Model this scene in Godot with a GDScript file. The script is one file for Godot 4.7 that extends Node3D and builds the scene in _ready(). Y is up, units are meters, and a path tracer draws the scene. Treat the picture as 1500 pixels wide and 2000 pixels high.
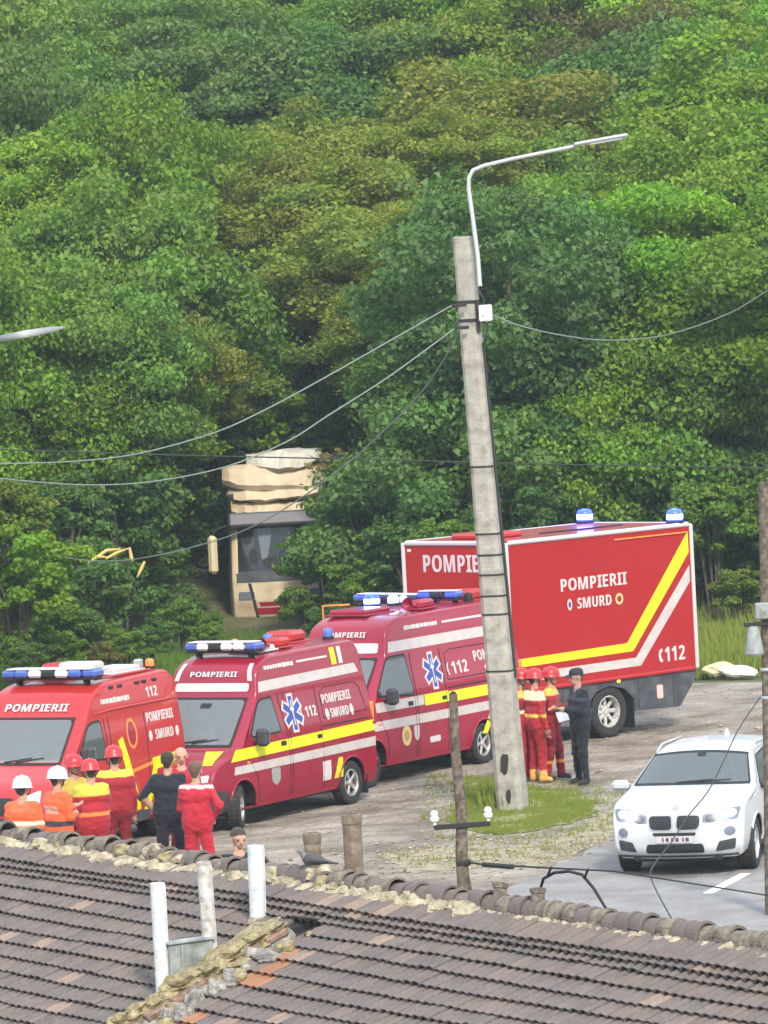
extends Node3D
# Emergency vehicles gathered on a gravelly lot below a wooded hillside, seen from a high window over a tiled roof.

var mt := {}
var taken := {}
var rng := RandomNumberGenerator.new()

# ------------------------------------------------------------------ mesh collector
class MB:
	var v := PackedVector3Array()
	var n := PackedVector3Array()
	var c := PackedColorArray()
	var col := Color.WHITE
	func raw(a: Vector3, b: Vector3, d: Vector3, na: Vector3, nb: Vector3, nd: Vector3) -> void:
		v.append(a); v.append(b); v.append(d)
		n.append(na); n.append(nb); n.append(nd)
		c.append(col); c.append(col); c.append(col)
	func tri(a: Vector3, b: Vector3, d: Vector3) -> void:
		var q := (d - a).cross(b - a).normalized()
		raw(a, b, d, q, q, q)
	func quad(a: Vector3, b: Vector3, d: Vector3, e: Vector3) -> void:
		tri(a, b, d); tri(a, d, e)
	func tri_out(a: Vector3, b: Vector3, d: Vector3, o: Vector3) -> void:
		if (d - a).cross(b - a).dot((a + b + d) / 3.0 - o) < 0.0: tri(a, d, b)
		else: tri(a, b, d)
	func quad_out(a: Vector3, b: Vector3, d: Vector3, e: Vector3, o: Vector3) -> void:
		tri_out(a, b, d, o); tri_out(a, d, e, o)
	# triangle with given normals, wound to agree with them
	func smooth(a: Vector3, b: Vector3, d: Vector3, na: Vector3, nb: Vector3, nd: Vector3) -> void:
		if (d - a).cross(b - a).dot(na + nb + nd) < 0.0: raw(a, d, b, na, nd, nb)
		else: raw(a, b, d, na, nb, nd)
	# chamfered box
	func cbox(o: Vector3, size: Vector3, ch := 0.0, b := Basis()) -> void:
		var h := size * 0.5
		if ch <= 0.0:
			for ax in 3:
				for s in [-1.0, 1.0]:
					var p := []
					for k in [[-1.0, -1.0], [1.0, -1.0], [1.0, 1.0], [-1.0, 1.0]]:
						var q := Vector3.ZERO
						q[ax] = s * h[ax]; q[(ax + 1) % 3] = k[0] * h[(ax + 1) % 3]; q[(ax + 2) % 3] = k[1] * h[(ax + 2) % 3]
						p.append(o + b * q)
					quad_out(p[0], p[1], p[2], p[3], o)
			return
		var pt := func(s: Vector3, ax: int) -> Vector3:
			var q := Vector3(s.x * (h.x - ch), s.y * (h.y - ch), s.z * (h.z - ch))
			q[ax] = s[ax] * h[ax]
			return o + b * q
		for ax in 3:
			var a1 := (ax + 1) % 3
			var a2 := (ax + 2) % 3
			for s in [-1.0, 1.0]:
				var f := []
				for k in [[-1.0, -1.0], [1.0, -1.0], [1.0, 1.0], [-1.0, 1.0]]:
					var sg := Vector3.ZERO
					sg[ax] = s; sg[a1] = k[0]; sg[a2] = k[1]
					f.append(pt.call(sg, ax))
				quad_out(f[0], f[1], f[2], f[3], o)
				for s2 in [-1.0, 1.0]:
					var g1 := Vector3.ZERO
					g1[ax] = s; g1[a1] = s2; g1[a2] = -1.0
					var g2 := g1
					g2[a2] = 1.0
					quad_out(pt.call(g1, ax), pt.call(g2, ax), pt.call(g2, a1), pt.call(g1, a1), o)
		for sx in [-1.0, 1.0]:
			for sy in [-1.0, 1.0]:
				for sz in [-1.0, 1.0]:
					var g := Vector3(sx, sy, sz)
					tri_out(pt.call(g, 0), pt.call(g, 1), pt.call(g, 2), o)
	func tube(p: Array, r: Array, seg := 8, caps := true) -> void:
		var up := Vector3.UP
		var d0: Vector3 = (p[1] - p[0]).normalized()
		if absf(d0.dot(up)) > 0.9: up = Vector3.RIGHT
		var side := d0.cross(up).normalized()
		var prev := []
		var pn := []
		var cnt := p.size()
		for i in cnt:
			var d: Vector3
			if i == 0: d = d0
			elif i == cnt - 1: d = (p[i] - p[i - 1]).normalized()
			else: d = ((p[i + 1] - p[i]).normalized() + (p[i] - p[i - 1]).normalized()).normalized()
			side = (side - d * side.dot(d)).normalized()
			var oth := d.cross(side)
			var ring := []
			var rn := []
			for k in seg:
				var a := TAU * k / seg
				var q := side * cos(a) + oth * sin(a)
				ring.append(p[i] + q * float(r[i])); rn.append(q)
			if i > 0:
				for k in seg:
					var k2 := (k + 1) % seg
					smooth(prev[k], prev[k2], ring[k2], pn[k], pn[k2], rn[k2])
					smooth(prev[k], ring[k2], ring[k], pn[k], rn[k2], rn[k])
			if caps and (i == 0 or i == cnt - 1):
				var cd := -d if i == 0 else d
				for k in seg: smooth(p[i], ring[k], ring[(k + 1) % seg], cd, cd, cd)
			prev = ring; pn = rn
	# profile of (radius, height) turned round the y axis of xf
	func lathe(prof: Array, seg := 16, xf := Transform3D.IDENTITY, soft := false) -> void:
		for i in prof.size() - 1:
			var a: Vector2 = prof[i]
			var b: Vector2 = prof[i + 1]
			var nn := Vector2(b.y - a.y, a.x - b.x).normalized()
			var n1 := nn
			var n2 := nn
			if soft:
				if i > 0:
					var z: Vector2 = prof[i - 1]
					n1 = (nn + Vector2(a.y - z.y, z.x - a.x).normalized()).normalized()
				if i < prof.size() - 2:
					var y: Vector2 = prof[i + 2]
					n2 = (nn + Vector2(y.y - b.y, b.x - y.x).normalized()).normalized()
			for k in seg:
				var t1 := TAU * k / seg
				var t2 := TAU * (k + 1) / seg
				var e1 := Vector3(cos(t1), 0, sin(t1))
				var e2 := Vector3(cos(t2), 0, sin(t2))
				var p1 := xf * (e1 * a.x + Vector3.UP * a.y)
				var p2 := xf * (e2 * a.x + Vector3.UP * a.y)
				var p3 := xf * (e2 * b.x + Vector3.UP * b.y)
				var p4 := xf * (e1 * b.x + Vector3.UP * b.y)
				var m1 := (xf.basis * (e1 * n1.x + Vector3.UP * n1.y)).normalized()
				var m2 := (xf.basis * (e2 * n1.x + Vector3.UP * n1.y)).normalized()
				var m3 := (xf.basis * (e2 * n2.x + Vector3.UP * n2.y)).normalized()
				var m4 := (xf.basis * (e1 * n2.x + Vector3.UP * n2.y)).normalized()
				if a.x > 1e-5: smooth(p1, p2, p3, m1, m2, m3)
				if b.x > 1e-5: smooth(p1, p3, p4, m1, m3, m4)
	func ball(o: Vector3, r: Vector3, rings := 8, seg := 12) -> void:
		var prof := []
		for i in rings + 1:
			var a := PI * i / rings - PI / 2
			prof.append(Vector2(maxf(0.0, cos(a)), sin(a)))
		lathe(prof, seg, Transform3D(Basis.from_scale(r), o), true)
	# lumpy stone or clod
	func lump(o: Vector3, r: Vector3, noise: FastNoiseLite, amp: float, rings := 6, seg := 9, b := Basis()) -> void:
		var grid := []
		for i in rings + 1:
			var a := PI * i / rings - PI / 2
			var row := []
			for k in seg:
				var t := TAU * k / seg
				var d := Vector3(cos(a) * cos(t), sin(a), cos(a) * sin(t))
				var w := 1.0 + amp * noise.get_noise_3dv((o + d * 0.31) * 100.0)
				row.append(o + b * (d * r * w))
			grid.append(row)
		for i in rings:
			for k in seg:
				var k2 := (k + 1) % seg
				if i > 0: tri_out(grid[i][k], grid[i][k2], grid[i + 1][k2], o)
				if i < rings - 1: tri_out(grid[i][k], grid[i + 1][k2], grid[i + 1][k], o)
	# flat or bent sheet: polygon in the plane cut into cells and carried by a map
	func patch(poly: PackedVector2Array, cw: float, ch: float, f: Callable) -> void:
		var bb := Rect2(poly[0], Vector2.ZERO)
		for q in poly: bb = bb.expand(q)
		var nx := maxi(1, ceili(bb.size.x / cw))
		var ny := maxi(1, ceili(bb.size.y / ch))
		for i in nx:
			for j in ny:
				var r0 := bb.position + Vector2(bb.size.x * i / nx, bb.size.y * j / ny)
				var s := Vector2(bb.size.x / nx, bb.size.y / ny)
				var pieces: Array = [poly] if nx * ny == 1 else Geometry2D.intersect_polygons(poly, PackedVector2Array([r0, r0 + Vector2(s.x, 0), r0 + s, r0 + Vector2(0, s.y)]))
				for pc in pieces: fill(pc, f)
	func fill(pc: PackedVector2Array, f: Callable) -> void:
		var ix := Geometry2D.triangulate_polygon(pc)
		if ix.is_empty(): return
		var ps := []
		var ns := []
		for q in pc:
			var o: Vector3 = f.call(q)
			var dx: Vector3 = f.call(q + Vector2(0.004, 0)) - f.call(q - Vector2(0.004, 0))
			var dy: Vector3 = f.call(q + Vector2(0, 0.004)) - f.call(q - Vector2(0, 0.004))
			ps.append(o); ns.append(dx.cross(dy).normalized())
		for k in range(0, ix.size(), 3):
			smooth(ps[ix[k]], ps[ix[k + 1]], ps[ix[k + 2]], ns[ix[k]], ns[ix[k + 1]], ns[ix[k + 2]])
	func mesh() -> ArrayMesh:
		var a := []
		a.resize(Mesh.ARRAY_MAX)
		a[Mesh.ARRAY_VERTEX] = v; a[Mesh.ARRAY_NORMAL] = n; a[Mesh.ARRAY_COLOR] = c
		var m := ArrayMesh.new()
		m.add_surface_from_arrays(Mesh.PRIMITIVE_TRIANGLES, a)
		return m

# ------------------------------------------------------------------ nodes
func numbered(called: String) -> String:
	if not taken.has(called):
		taken[called] = 0
		return called
	taken[called] += 1
	return "%s_%03d" % [called, taken[called]]
func thing(called: String, label: String, category: String, at := Vector3.ZERO, turn := 0.0, group := "") -> Node3D:
	var o := Node3D.new()
	o.name = numbered(called)
	add_child(o)
	o.position = at; o.rotation.y = turn
	meta(o, label, category, group)
	return o
func meta(o: Node, label: String, category: String, group := "") -> void:
	o.set_meta("label", label); o.set_meta("category", category)
	if group: o.set_meta("group", group)
func part(called: String, mesh: Mesh, m: Material, parent: Node, at := Transform3D.IDENTITY) -> MeshInstance3D:
	var o := MeshInstance3D.new()
	o.name = called
	o.mesh = mesh
	o.material_override = m
	o.transform = at
	parent.add_child(o, true)
	return o
func solo(called: String, mesh: Mesh, m: Material, label: String, category: String, group := "", at := Transform3D.IDENTITY) -> MeshInstance3D:
	var o := part(numbered(called), mesh, m, self, at)
	meta(o, label, category, group)
	return o
func struct(called: String, mesh: Mesh, m: Material) -> MeshInstance3D:
	var o := part(numbered(called), mesh, m, self)
	o.set_meta("kind", "structure")
	return o

# ------------------------------------------------------------------ materials (colours given as linear reflectance)
func lin(r: float, g: float, b: float) -> Color:
	return Color(r, g, b).linear_to_srgb()
func plain(r: float, g: float, b: float, rough := 0.6, metal := 0.0) -> StandardMaterial3D:
	var m := StandardMaterial3D.new()
	m.albedo_color = lin(r, g, b)
	m.roughness = rough; m.metallic = metal
	return m
func noise_tex(freq: float, sd: int, stops: Array, octaves := 4, size := 512, warp := 0.0, type := FastNoiseLite.TYPE_SIMPLEX_SMOOTH) -> NoiseTexture2D:
	var f := FastNoiseLite.new()
	f.seed = sd; f.frequency = freq; f.fractal_octaves = octaves; f.noise_type = type
	if warp > 0.0:
		f.domain_warp_enabled = true; f.domain_warp_amplitude = warp
	var g := Gradient.new()
	g.offsets = PackedFloat32Array(stops.map(func(s): return s[0]))
	g.colors = PackedColorArray(stops.map(func(s): return lin(s[1], s[2], s[3])))
	var t := NoiseTexture2D.new()
	t.width = size; t.height = size; t.seamless = true; t.noise = f; t.color_ramp = g
	return t
func bump_tex(freq: float, sd: int, strength: float, octaves := 4, size := 512) -> NoiseTexture2D:
	var f := FastNoiseLite.new()
	f.seed = sd; f.frequency = freq; f.fractal_octaves = octaves
	var t := NoiseTexture2D.new()
	t.width = size; t.height = size; t.seamless = true; t.noise = f; t.as_normal_map = true; t.bump_strength = strength
	return t
# world-mapped rough surface: tex repeats every "per" metres, a second tone every "per2"
func rough_mat(tex: Texture2D, per: float, rough := 0.9, bump: Texture2D = null, tone: Texture2D = null, per2 := 1.0, world := true) -> StandardMaterial3D:
	var m := StandardMaterial3D.new()
	m.albedo_texture = tex
	m.uv1_triplanar = true; m.uv1_world_triplanar = world
	m.uv1_scale = Vector3.ONE / per
	m.roughness = rough
	if bump:
		m.normal_enabled = true; m.normal_texture = bump
	if tone:
		m.detail_enabled = true; m.detail_albedo = tone; m.detail_blend_mode = BaseMaterial3D.BLEND_MODE_MUL
		m.detail_uv_layer = BaseMaterial3D.DETAIL_UV_2
		m.uv2_triplanar = true; m.uv2_world_triplanar = world
		m.uv2_scale = Vector3.ONE / per2
	return m
func paint(r: float, g: float, b: float, dirt := 0.05) -> StandardMaterial3D:
	var m := StandardMaterial3D.new()
	m.albedo_texture = noise_tex(0.012, int(r * 997 + g * 331 + b * 71), [[0.0, r, g, b], [0.55, r, g, b], [0.8, r * (1 - dirt) + 0.12 * dirt, g * (1 - dirt) + 0.1 * dirt, b * (1 - dirt) + 0.09 * dirt]], 5, 256)
	m.uv1_triplanar = true
	m.uv1_scale = Vector3.ONE * 0.6
	m.roughness = 0.42
	m.metallic_specular = 0.4
	m.clearcoat_enabled = true; m.clearcoat = 0.5; m.clearcoat_roughness = 0.06
	return m
func glow(r: float, g: float, b: float, e: float) -> StandardMaterial3D:
	var m := plain(r, g, b, 0.3)
	m.emission_enabled = true
	m.emission = lin(r, g, b); m.emission_energy_multiplier = e
	return m
func leafy(r: float, g: float, b: float) -> StandardMaterial3D:
	var m := plain(r, g, b, 0.55)
	m.vertex_color_use_as_albedo = true
	m.metallic_specular = 0.35
	m.backlight_enabled = true
	m.backlight = Color(0.8, 0.9, 0.35)
	m.cull_mode = BaseMaterial3D.CULL_DISABLED
	return m
func poly(a: Array) -> PackedVector2Array:
	var p := PackedVector2Array()
	for i in range(0, a.size(), 2): p.append(Vector2(a[i], a[i + 1]))
	return p
func rect(x0: float, y0: float, x1: float, y1: float) -> PackedVector2Array:
	return PackedVector2Array([Vector2(x0, y0), Vector2(x1, y0), Vector2(x1, y1), Vector2(x0, y1)])
func oval(cx: float, cy: float, rx: float, ry: float, seg := 20) -> PackedVector2Array:
	var p := PackedVector2Array()
	for k in seg: p.append(Vector2(cx + rx * cos(TAU * k / seg), cy + ry * sin(TAU * k / seg)))
	return p
# polygon with rounded corners: [x, y, radius] triples
func rounded(a: Array, steps := 5) -> PackedVector2Array:
	var p := PackedVector2Array()
	var cnt := a.size()
	for i in cnt:
		var c := Vector2(a[i][0], a[i][1])
		var r: float = a[i][2]
		var pr := Vector2(a[(i + cnt - 1) % cnt][0], a[(i + cnt - 1) % cnt][1])
		var nx := Vector2(a[(i + 1) % cnt][0], a[(i + 1) % cnt][1])
		if r <= 0.0:
			p.append(c)
			continue
		var r1 := minf(r, c.distance_to(pr) * 0.48)
		var r2 := minf(r, c.distance_to(nx) * 0.48)
		var s := c + (pr - c).normalized() * r1
		var e := c + (nx - c).normalized() * r2
		for k in steps + 1:
			var t := float(k) / steps
			p.append(s.lerp(c, t).lerp(c.lerp(e, t), t))
	return p
var forest := [
	[-11.0, 216.5, 4.9, 3.13, 1],	[5.8, 213.7, 4.8, 2.96, 2],	[-1.5, 211.3, 5.5, 3.31, 1],	[13.6, 208.8, 5.0, 3.40, 5],	[10.5, 207.2, 5.5, 3.08, 5],
	[-8.6, 205.0, 5.4, 2.30, 1],	[2.0, 203.9, 4.8, 2.69, 1],	[-18.0, 203.8, 6.2, 3.14, 1],	[-15.8, 202.6, 6.7, 3.34, 1],	[-6.3, 199.6, 4.9, 3.07, 1],
	[-4.2, 199.0, 7.1, 3.18, 0],	[-9.2, 197.6, 5.0, 3.09, 2],	[16.1, 197.0, 5.6, 3.26, 5],	[-12.0, 196.2, 5.3, 3.44, 1],	[7.6, 187.2, 4.8, 2.39, 0],
	[-3.0, 184.6, 6.9, 2.72, 0],	[-15.1, 184.5, 6.8, 2.79, 1],	[18.8, 183.5, 7.0, 2.52, 5],	[1.1, 183.2, 5.7, 2.28, 1],	[-6.9, 182.7, 4.5, 2.52, 1],
	[13.2, 178.7, 5.8, 2.71, 5],	[3.0, 178.0, 6.8, 3.13, 1],	[-17.0, 178.0, 6.2, 2.66, 1],	[9.5, 175.9, 6.8, 3.43, 5],	[-12.3, 173.5, 6.0, 2.66, 1],
	[-0.4, 173.4, 5.2, 3.30, 1],	[-10.2, 172.8, 6.3, 2.58, 1],	[11.4, 172.6, 4.8, 2.76, 5],	[16.2, 172.2, 5.5, 2.45, 1],	[-3.8, 169.7, 5.9, 2.64, 0],
	[-14.3, 169.3, 4.9, 3.11, 1],	[-5.6, 169.1, 4.9, 2.92, 1],	[5.9, 168.4, 6.1, 3.13, 0],	[15.0, 168.0, 6.8, 2.83, 5],	[3.0, 167.1, 5.8, 2.41, 5],
	[-2.3, 165.9, 5.5, 2.46, 0],	[8.3, 165.7, 6.2, 2.99, 0],	[14.4, 165.1, 4.9, 2.81, 5],	[-7.1, 164.7, 5.4, 2.85, 1],	[12.7, 162.2, 6.4, 2.80, 5],
	[-15.4, 161.5, 4.7, 3.27, 2],	[-8.5, 161.1, 5.0, 3.10, 1],	[-5.9, 158.2, 5.3, 3.23, 1],	[8.9, 157.5, 5.4, 2.23, 4],	[12.3, 157.3, 4.4, 2.62, 5],
	[11.0, 156.6, 5.2, 3.04, 5],	[-10.5, 156.0, 6.4, 3.07, 1],	[3.3, 155.3, 6.6, 2.75, 5],	[5.9, 155.0, 6.3, 3.28, 0],	[-0.2, 155.0, 6.2, 2.62, 1],
	[3.6, 154.0, 7.0, 2.43, 5],	[-4.6, 151.7, 4.6, 2.82, 3],	[6.0, 150.0, 7.0, 2.68, 5],	[7.1, 149.2, 5.5, 3.08, 4],	[2.3, 147.7, 5.6, 3.11, 3],
	[10.2, 147.7, 5.6, 2.27, 4],	[4.2, 147.5, 5.6, 3.19, 0],	[5.3, 147.4, 4.7, 2.93, 0],	[-1.0, 147.3, 5.9, 3.41, 2],	[-11.4, 146.6, 6.9, 3.29, 1],
	[-4.2, 146.4, 6.5, 3.07, 2],	[13.5, 145.0, 6.0, 2.36, 5],	[-6.9, 144.3, 5.2, 2.35, 2],	[-11.5, 143.0, 6.4, 3.09, 2],	[-1.9, 142.7, 5.0, 2.92, 3],
	[8.3, 142.0, 6.5, 2.24, 4],	[9.3, 141.1, 4.9, 3.40, 1],	[7.6, 139.9, 5.6, 3.42, 2],	[-12.9, 139.8, 5.2, 2.98, 2],	[-9.8, 139.8, 6.8, 2.47, 2],
	[3.4, 139.2, 4.3, 2.67, 3],	[-6.4, 139.2, 5.4, 3.33, 0],	[-1.0, 138.1, 5.2, 2.68, 3],	[-2.9, 138.1, 5.4, 2.99, 3],	[2.2, 137.2, 6.7, 1.59, 3],
	[2.0, 136.1, 5.4, 2.41, 3],	[-0.0, 135.9, 6.1, 2.28, 3],	[3.2, 135.7, 6.7, 3.29, 3],	[11.5, 134.2, 6.7, 3.24, 5],	[-10.3, 133.6, 6.5, 3.22, 2],
	[-7.3, 133.3, 6.0, 3.14, 0],	[0.7, 133.2, 6.6, 1.47, 3],	[-5.1, 133.1, 4.7, 2.28, 3],	[3.2, 132.4, 4.5, 2.99, 2],	[3.3, 132.1, 6.4, 1.45, 3],
	[2.3, 132.0, 7.5, 2.08, 3],	[6.2, 131.8, 5.4, 2.35, 1],	[3.2, 131.5, 6.3, 1.52, 3],	[-11.5, 130.4, 5.8, 2.55, 0],	[-2.2, 130.2, 5.1, 3.43, 3],
	[-1.1, 129.0, 6.5, 1.49, 3],	[-8.8, 128.6, 5.3, 3.26, 0],	[-0.4, 128.5, 6.5, 2.57, 3],	[-6.6, 128.5, 6.7, 2.71, 0],	[-2.3, 128.0, 4.7, 2.56, 3],
	[-4.2, 128.0, 4.1, 1.62, 3],	[-2.2, 128.0, 5.7, 1.48, 3],	[-3.4, 128.0, 4.8, 1.48, 3],	[-1.2, 128.0, 4.8, 1.48, 3],	[-4.5, 128.0, 4.1, 1.41, 3],
	[-2.9, 128.0, 3.7, 1.41, 3],	[-1.7, 128.0, 3.7, 1.33, 3],	[-5.2, 128.0, 3.4, 1.04, 3],	[-8.6, 127.0, 6.6, 2.27, 0],	[3.8, 126.5, 6.7, 1.17, 3],
	[12.0, 125.4, 6.9, 3.18, 5],	[7.5, 125.2, 6.6, 2.46, 0],	[10.2, 124.8, 6.5, 3.06, 0],	[-9.8, 124.6, 4.7, 3.39, 0],	[0.1, 124.2, 6.7, 1.51, 3],
	[1.0, 124.0, 6.5, 1.57, 3],	[1.6, 123.5, 6.8, 1.43, 3],	[9.1, 123.5, 5.8, 2.88, 0],	[0.2, 123.3, 6.2, 2.60, 3],	[-7.9, 121.1, 6.0, 2.23, 1],
	[4.2, 121.1, 6.4, 2.37, 1],	[-6.1, 120.9, 6.5, 3.22, 1],	[9.4, 120.5, 4.9, 3.28, 0],	[1.3, 119.9, 5.7, 2.62, 3],	[0.1, 118.9, 6.5, 1.24, 3],
	[-11.6, 118.5, 6.2, 3.32, 1],	[-5.4, 118.5, 5.7, 2.29, 3],	[6.9, 118.2, 5.4, 3.05, 5],	[4.6, 116.7, 5.6, 2.63, 2],	[-6.1, 116.5, 4.6, 1.84, 0],
	[10.5, 116.2, 6.7, 2.55, 0],	[2.8, 116.1, 3.6, 1.33, 2],	[-9.0, 116.1, 4.5, 2.15, 0],	[9.3, 115.8, 3.7, 2.92, 2],	[-7.6, 115.8, 5.6, 2.61, 1],
	[6.4, 115.7, 6.9, 2.38, 5],	[6.5, 115.5, 6.3, 2.31, 5],	[-8.0, 115.4, 3.4, 2.77, 0],	[9.8, 115.4, 4.2, 1.97, 2],	[4.6, 115.3, 4.6, 2.61, 2],
	[-10.9, 115.3, 4.0, 2.80, 0],	[6.4, 115.2, 5.0, 2.45, 0],	[7.3, 115.2, 2.3, 1.97, 2],	[7.1, 114.9, 3.9, 2.59, 0],	[7.4, 114.8, 5.3, 2.71, 0],
	[9.3, 114.7, 2.3, 2.31, 2],	[-6.5, 114.6, 5.7, 2.15, 1],	[5.6, 114.5, 4.3, 2.17, 0],	[1.4, 114.4, 5.5, 1.59, 1],	[6.2, 114.1, 3.0, 2.91, 1],
	[-6.9, 114.1, 4.7, 2.08, 0],	[-9.9, 113.7, 6.3, 2.45, 0],	[3.2, 113.6, 6.9, 2.97, 2],	[7.9, 113.5, 5.2, 1.79, 0],	[10.5, 113.4, 6.7, 3.09, 0],
	[11.2, 113.4, 3.5, 2.64, 2],	[-9.9, 113.1, 3.9, 1.99, 0],	[4.2, 113.1, 3.1, 2.87, 1],	[4.9, 112.6, 3.5, 2.01, 0],	[1.8, 112.6, 2.5, 2.76, 2],
]
var thicket := [
	[-7.65, 100.0, 2.53, 1.11, "bright"],	[-7.81, 101.0, 3.76, 0.90, "weedy"],	[-6.46, 106.0, 1.67, 1.23, "dark"],	[-7.19, 103.0, 1.02, 0.76, "mid"],
	[-6.19, 112.0, 3.05, 1.30, "dark"],	[-7.30, 110.0, 3.21, 1.04, "dark"],	[-5.59, 119.0, 2.57, 1.25, "dark"],	[-1.36, 113.0, 1.86, 0.89, "mid"],
	[-0.79, 110.0, 1.24, 0.69, "mid"],	[-0.07, 114.5, 2.52, 1.39, "mid"],	[0.37, 116.0, 3.47, 1.04, "mid"],	[1.21, 112.0, 3.38, 1.30, "dark"],
	[0.52, 110.0, 1.87, 0.93, "dark"],	[1.44, 108.0, 2.27, 0.68, "mid"],	[3.78, 114.0, 3.76, 1.50, "dark"],	[4.73, 112.0, 2.84, 1.06, "mid"],
	[6.21, 113.0, 2.95, 1.19, "dark"],	[7.40, 110.0, 2.43, 0.98, "mid"],	[8.49, 113.0, 3.31, 1.31, "dark"],	[7.48, 112.0, 1.15, 0.65, "dark"],
	[8.48, 111.0, 1.39, 0.82, "dark"],	[7.76, 108.0, 0.91, 0.57, "weedy"],	[-5.78, 98.0, 0.84, 0.34, "brown"],	[-7.36, 99.0, 0.80, 0.42, "dark"],
	[9.38, 110.0, 2.45, 1.27, "mid"],	[-8.70, 101.0, 2.21, 1.17, "bright"],	[-0.58, 112.5, 3.03, 0.53, "mid"],	[-1.98, 111.0, 0.89, 0.47, "mid"],
	[-5.13, 121.0, 0.54, 0.96, "dark"],	[-4.42, 122.0, 1.21, 1.03, "dark"],	[-5.41, 120.0, -0.34, 0.76, "dark"],	[-4.48, 120.5, -0.52, 0.70, "mid"],
	[-5.85, 118.0, -0.42, 0.62, "dark"],	[-6.96, 101.0, 0.86, 0.48, "mid"],	[-6.43, 103.0, 0.99, 0.54, "dark"],	[-5.63, 102.0, 0.78, 0.43, "mid"],
	[-7.83, 100.0, 1.04, 0.47, "mid"],	[-5.18, 104.0, 0.74, 0.42, "dark"],	[-4.72, 109.0, 0.76, 0.52, "mid"],	[-4.11, 108.0, 0.45, 0.32, "mid"],
	[-5.06, 113.0, 0.80, 0.65, "dark"],	[-4.33, 112.0, 0.41, 0.45, "mid"],	[-5.47, 114.0, 1.72, 0.72, "mid"],	[-0.30, 122.0, 2.48, 0.90, "mid"],
	[-3.40, 124.0, 2.76, 1.24, "bright"],	[-4.43, 123.0, 2.59, 1.04, "dark"],	[-2.36, 125.0, 2.81, 1.25, "mid"],	[-1.31, 123.0, 2.69, 1.04, "mid"],
	[3.00, 110.0, 2.67, 0.93, "dark"],	[-1.25, 107.0, 0.77, 0.45, "dark"],]
func _ready() -> void:
	rng.seed = 11
	var cam := Camera3D.new()
	cam.name = "camera"
	add_child(cam)
	cam.position = Vector3(0, 8.0, 0)
	cam.rotation_degrees = Vector3(-2.634, 0, -3.0)
	cam.rotation_order = EULER_ORDER_YXZ
	cam.fov = 12.018
	cam.near = 0.5; cam.far = 1500.0
	cam.current = true
	var we := WorldEnvironment.new()
	we.name = "world_environment"
	var e := Environment.new()
	e.background_mode = Environment.BG_SKY
	var sky := Sky.new()
	var ps := ProceduralSkyMaterial.new()
	ps.sky_top_color = Color(0.80, 0.86, 0.93)
	ps.sky_horizon_color = Color(0.90, 0.92, 0.93)
	ps.sky_curve = 0.2
	ps.ground_horizon_color = Color(0.62, 0.63, 0.58)
	ps.ground_bottom_color = Color(0.35, 0.35, 0.32)
	ps.sun_angle_max = 1.0
	sky.sky_material = ps
	e.sky = sky
	e.background_energy_multiplier = 1.2
	e.tonemap_mode = Environment.TONE_MAPPER_LINEAR
	e.tonemap_exposure = 1.88
	e.sdfgi_enabled = true; e.ssao_enabled = true; e.ssil_enabled = true
	e.fog_enabled = true
	e.fog_density = 0.00035
	e.fog_light_color = Color(0.80, 0.86, 0.9)
	we.environment = e
	add_child(we)
	var sun := DirectionalLight3D.new()
	sun.name = "sun"
	sun.light_energy = 0.8
	sun.light_color = Color(1.0, 0.96, 0.88)
	sun.light_angular_distance = 8.0
	sun.shadow_enabled = true
	sun.rotation_degrees = Vector3(-40, 15, 0)
	add_child(sun)

	make_materials()
	make_ground()
	make_forest()
	make_undergrowth()
	make_vehicles()
	make_people()
	make_house()
	make_poles()
	make_litter()

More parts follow.
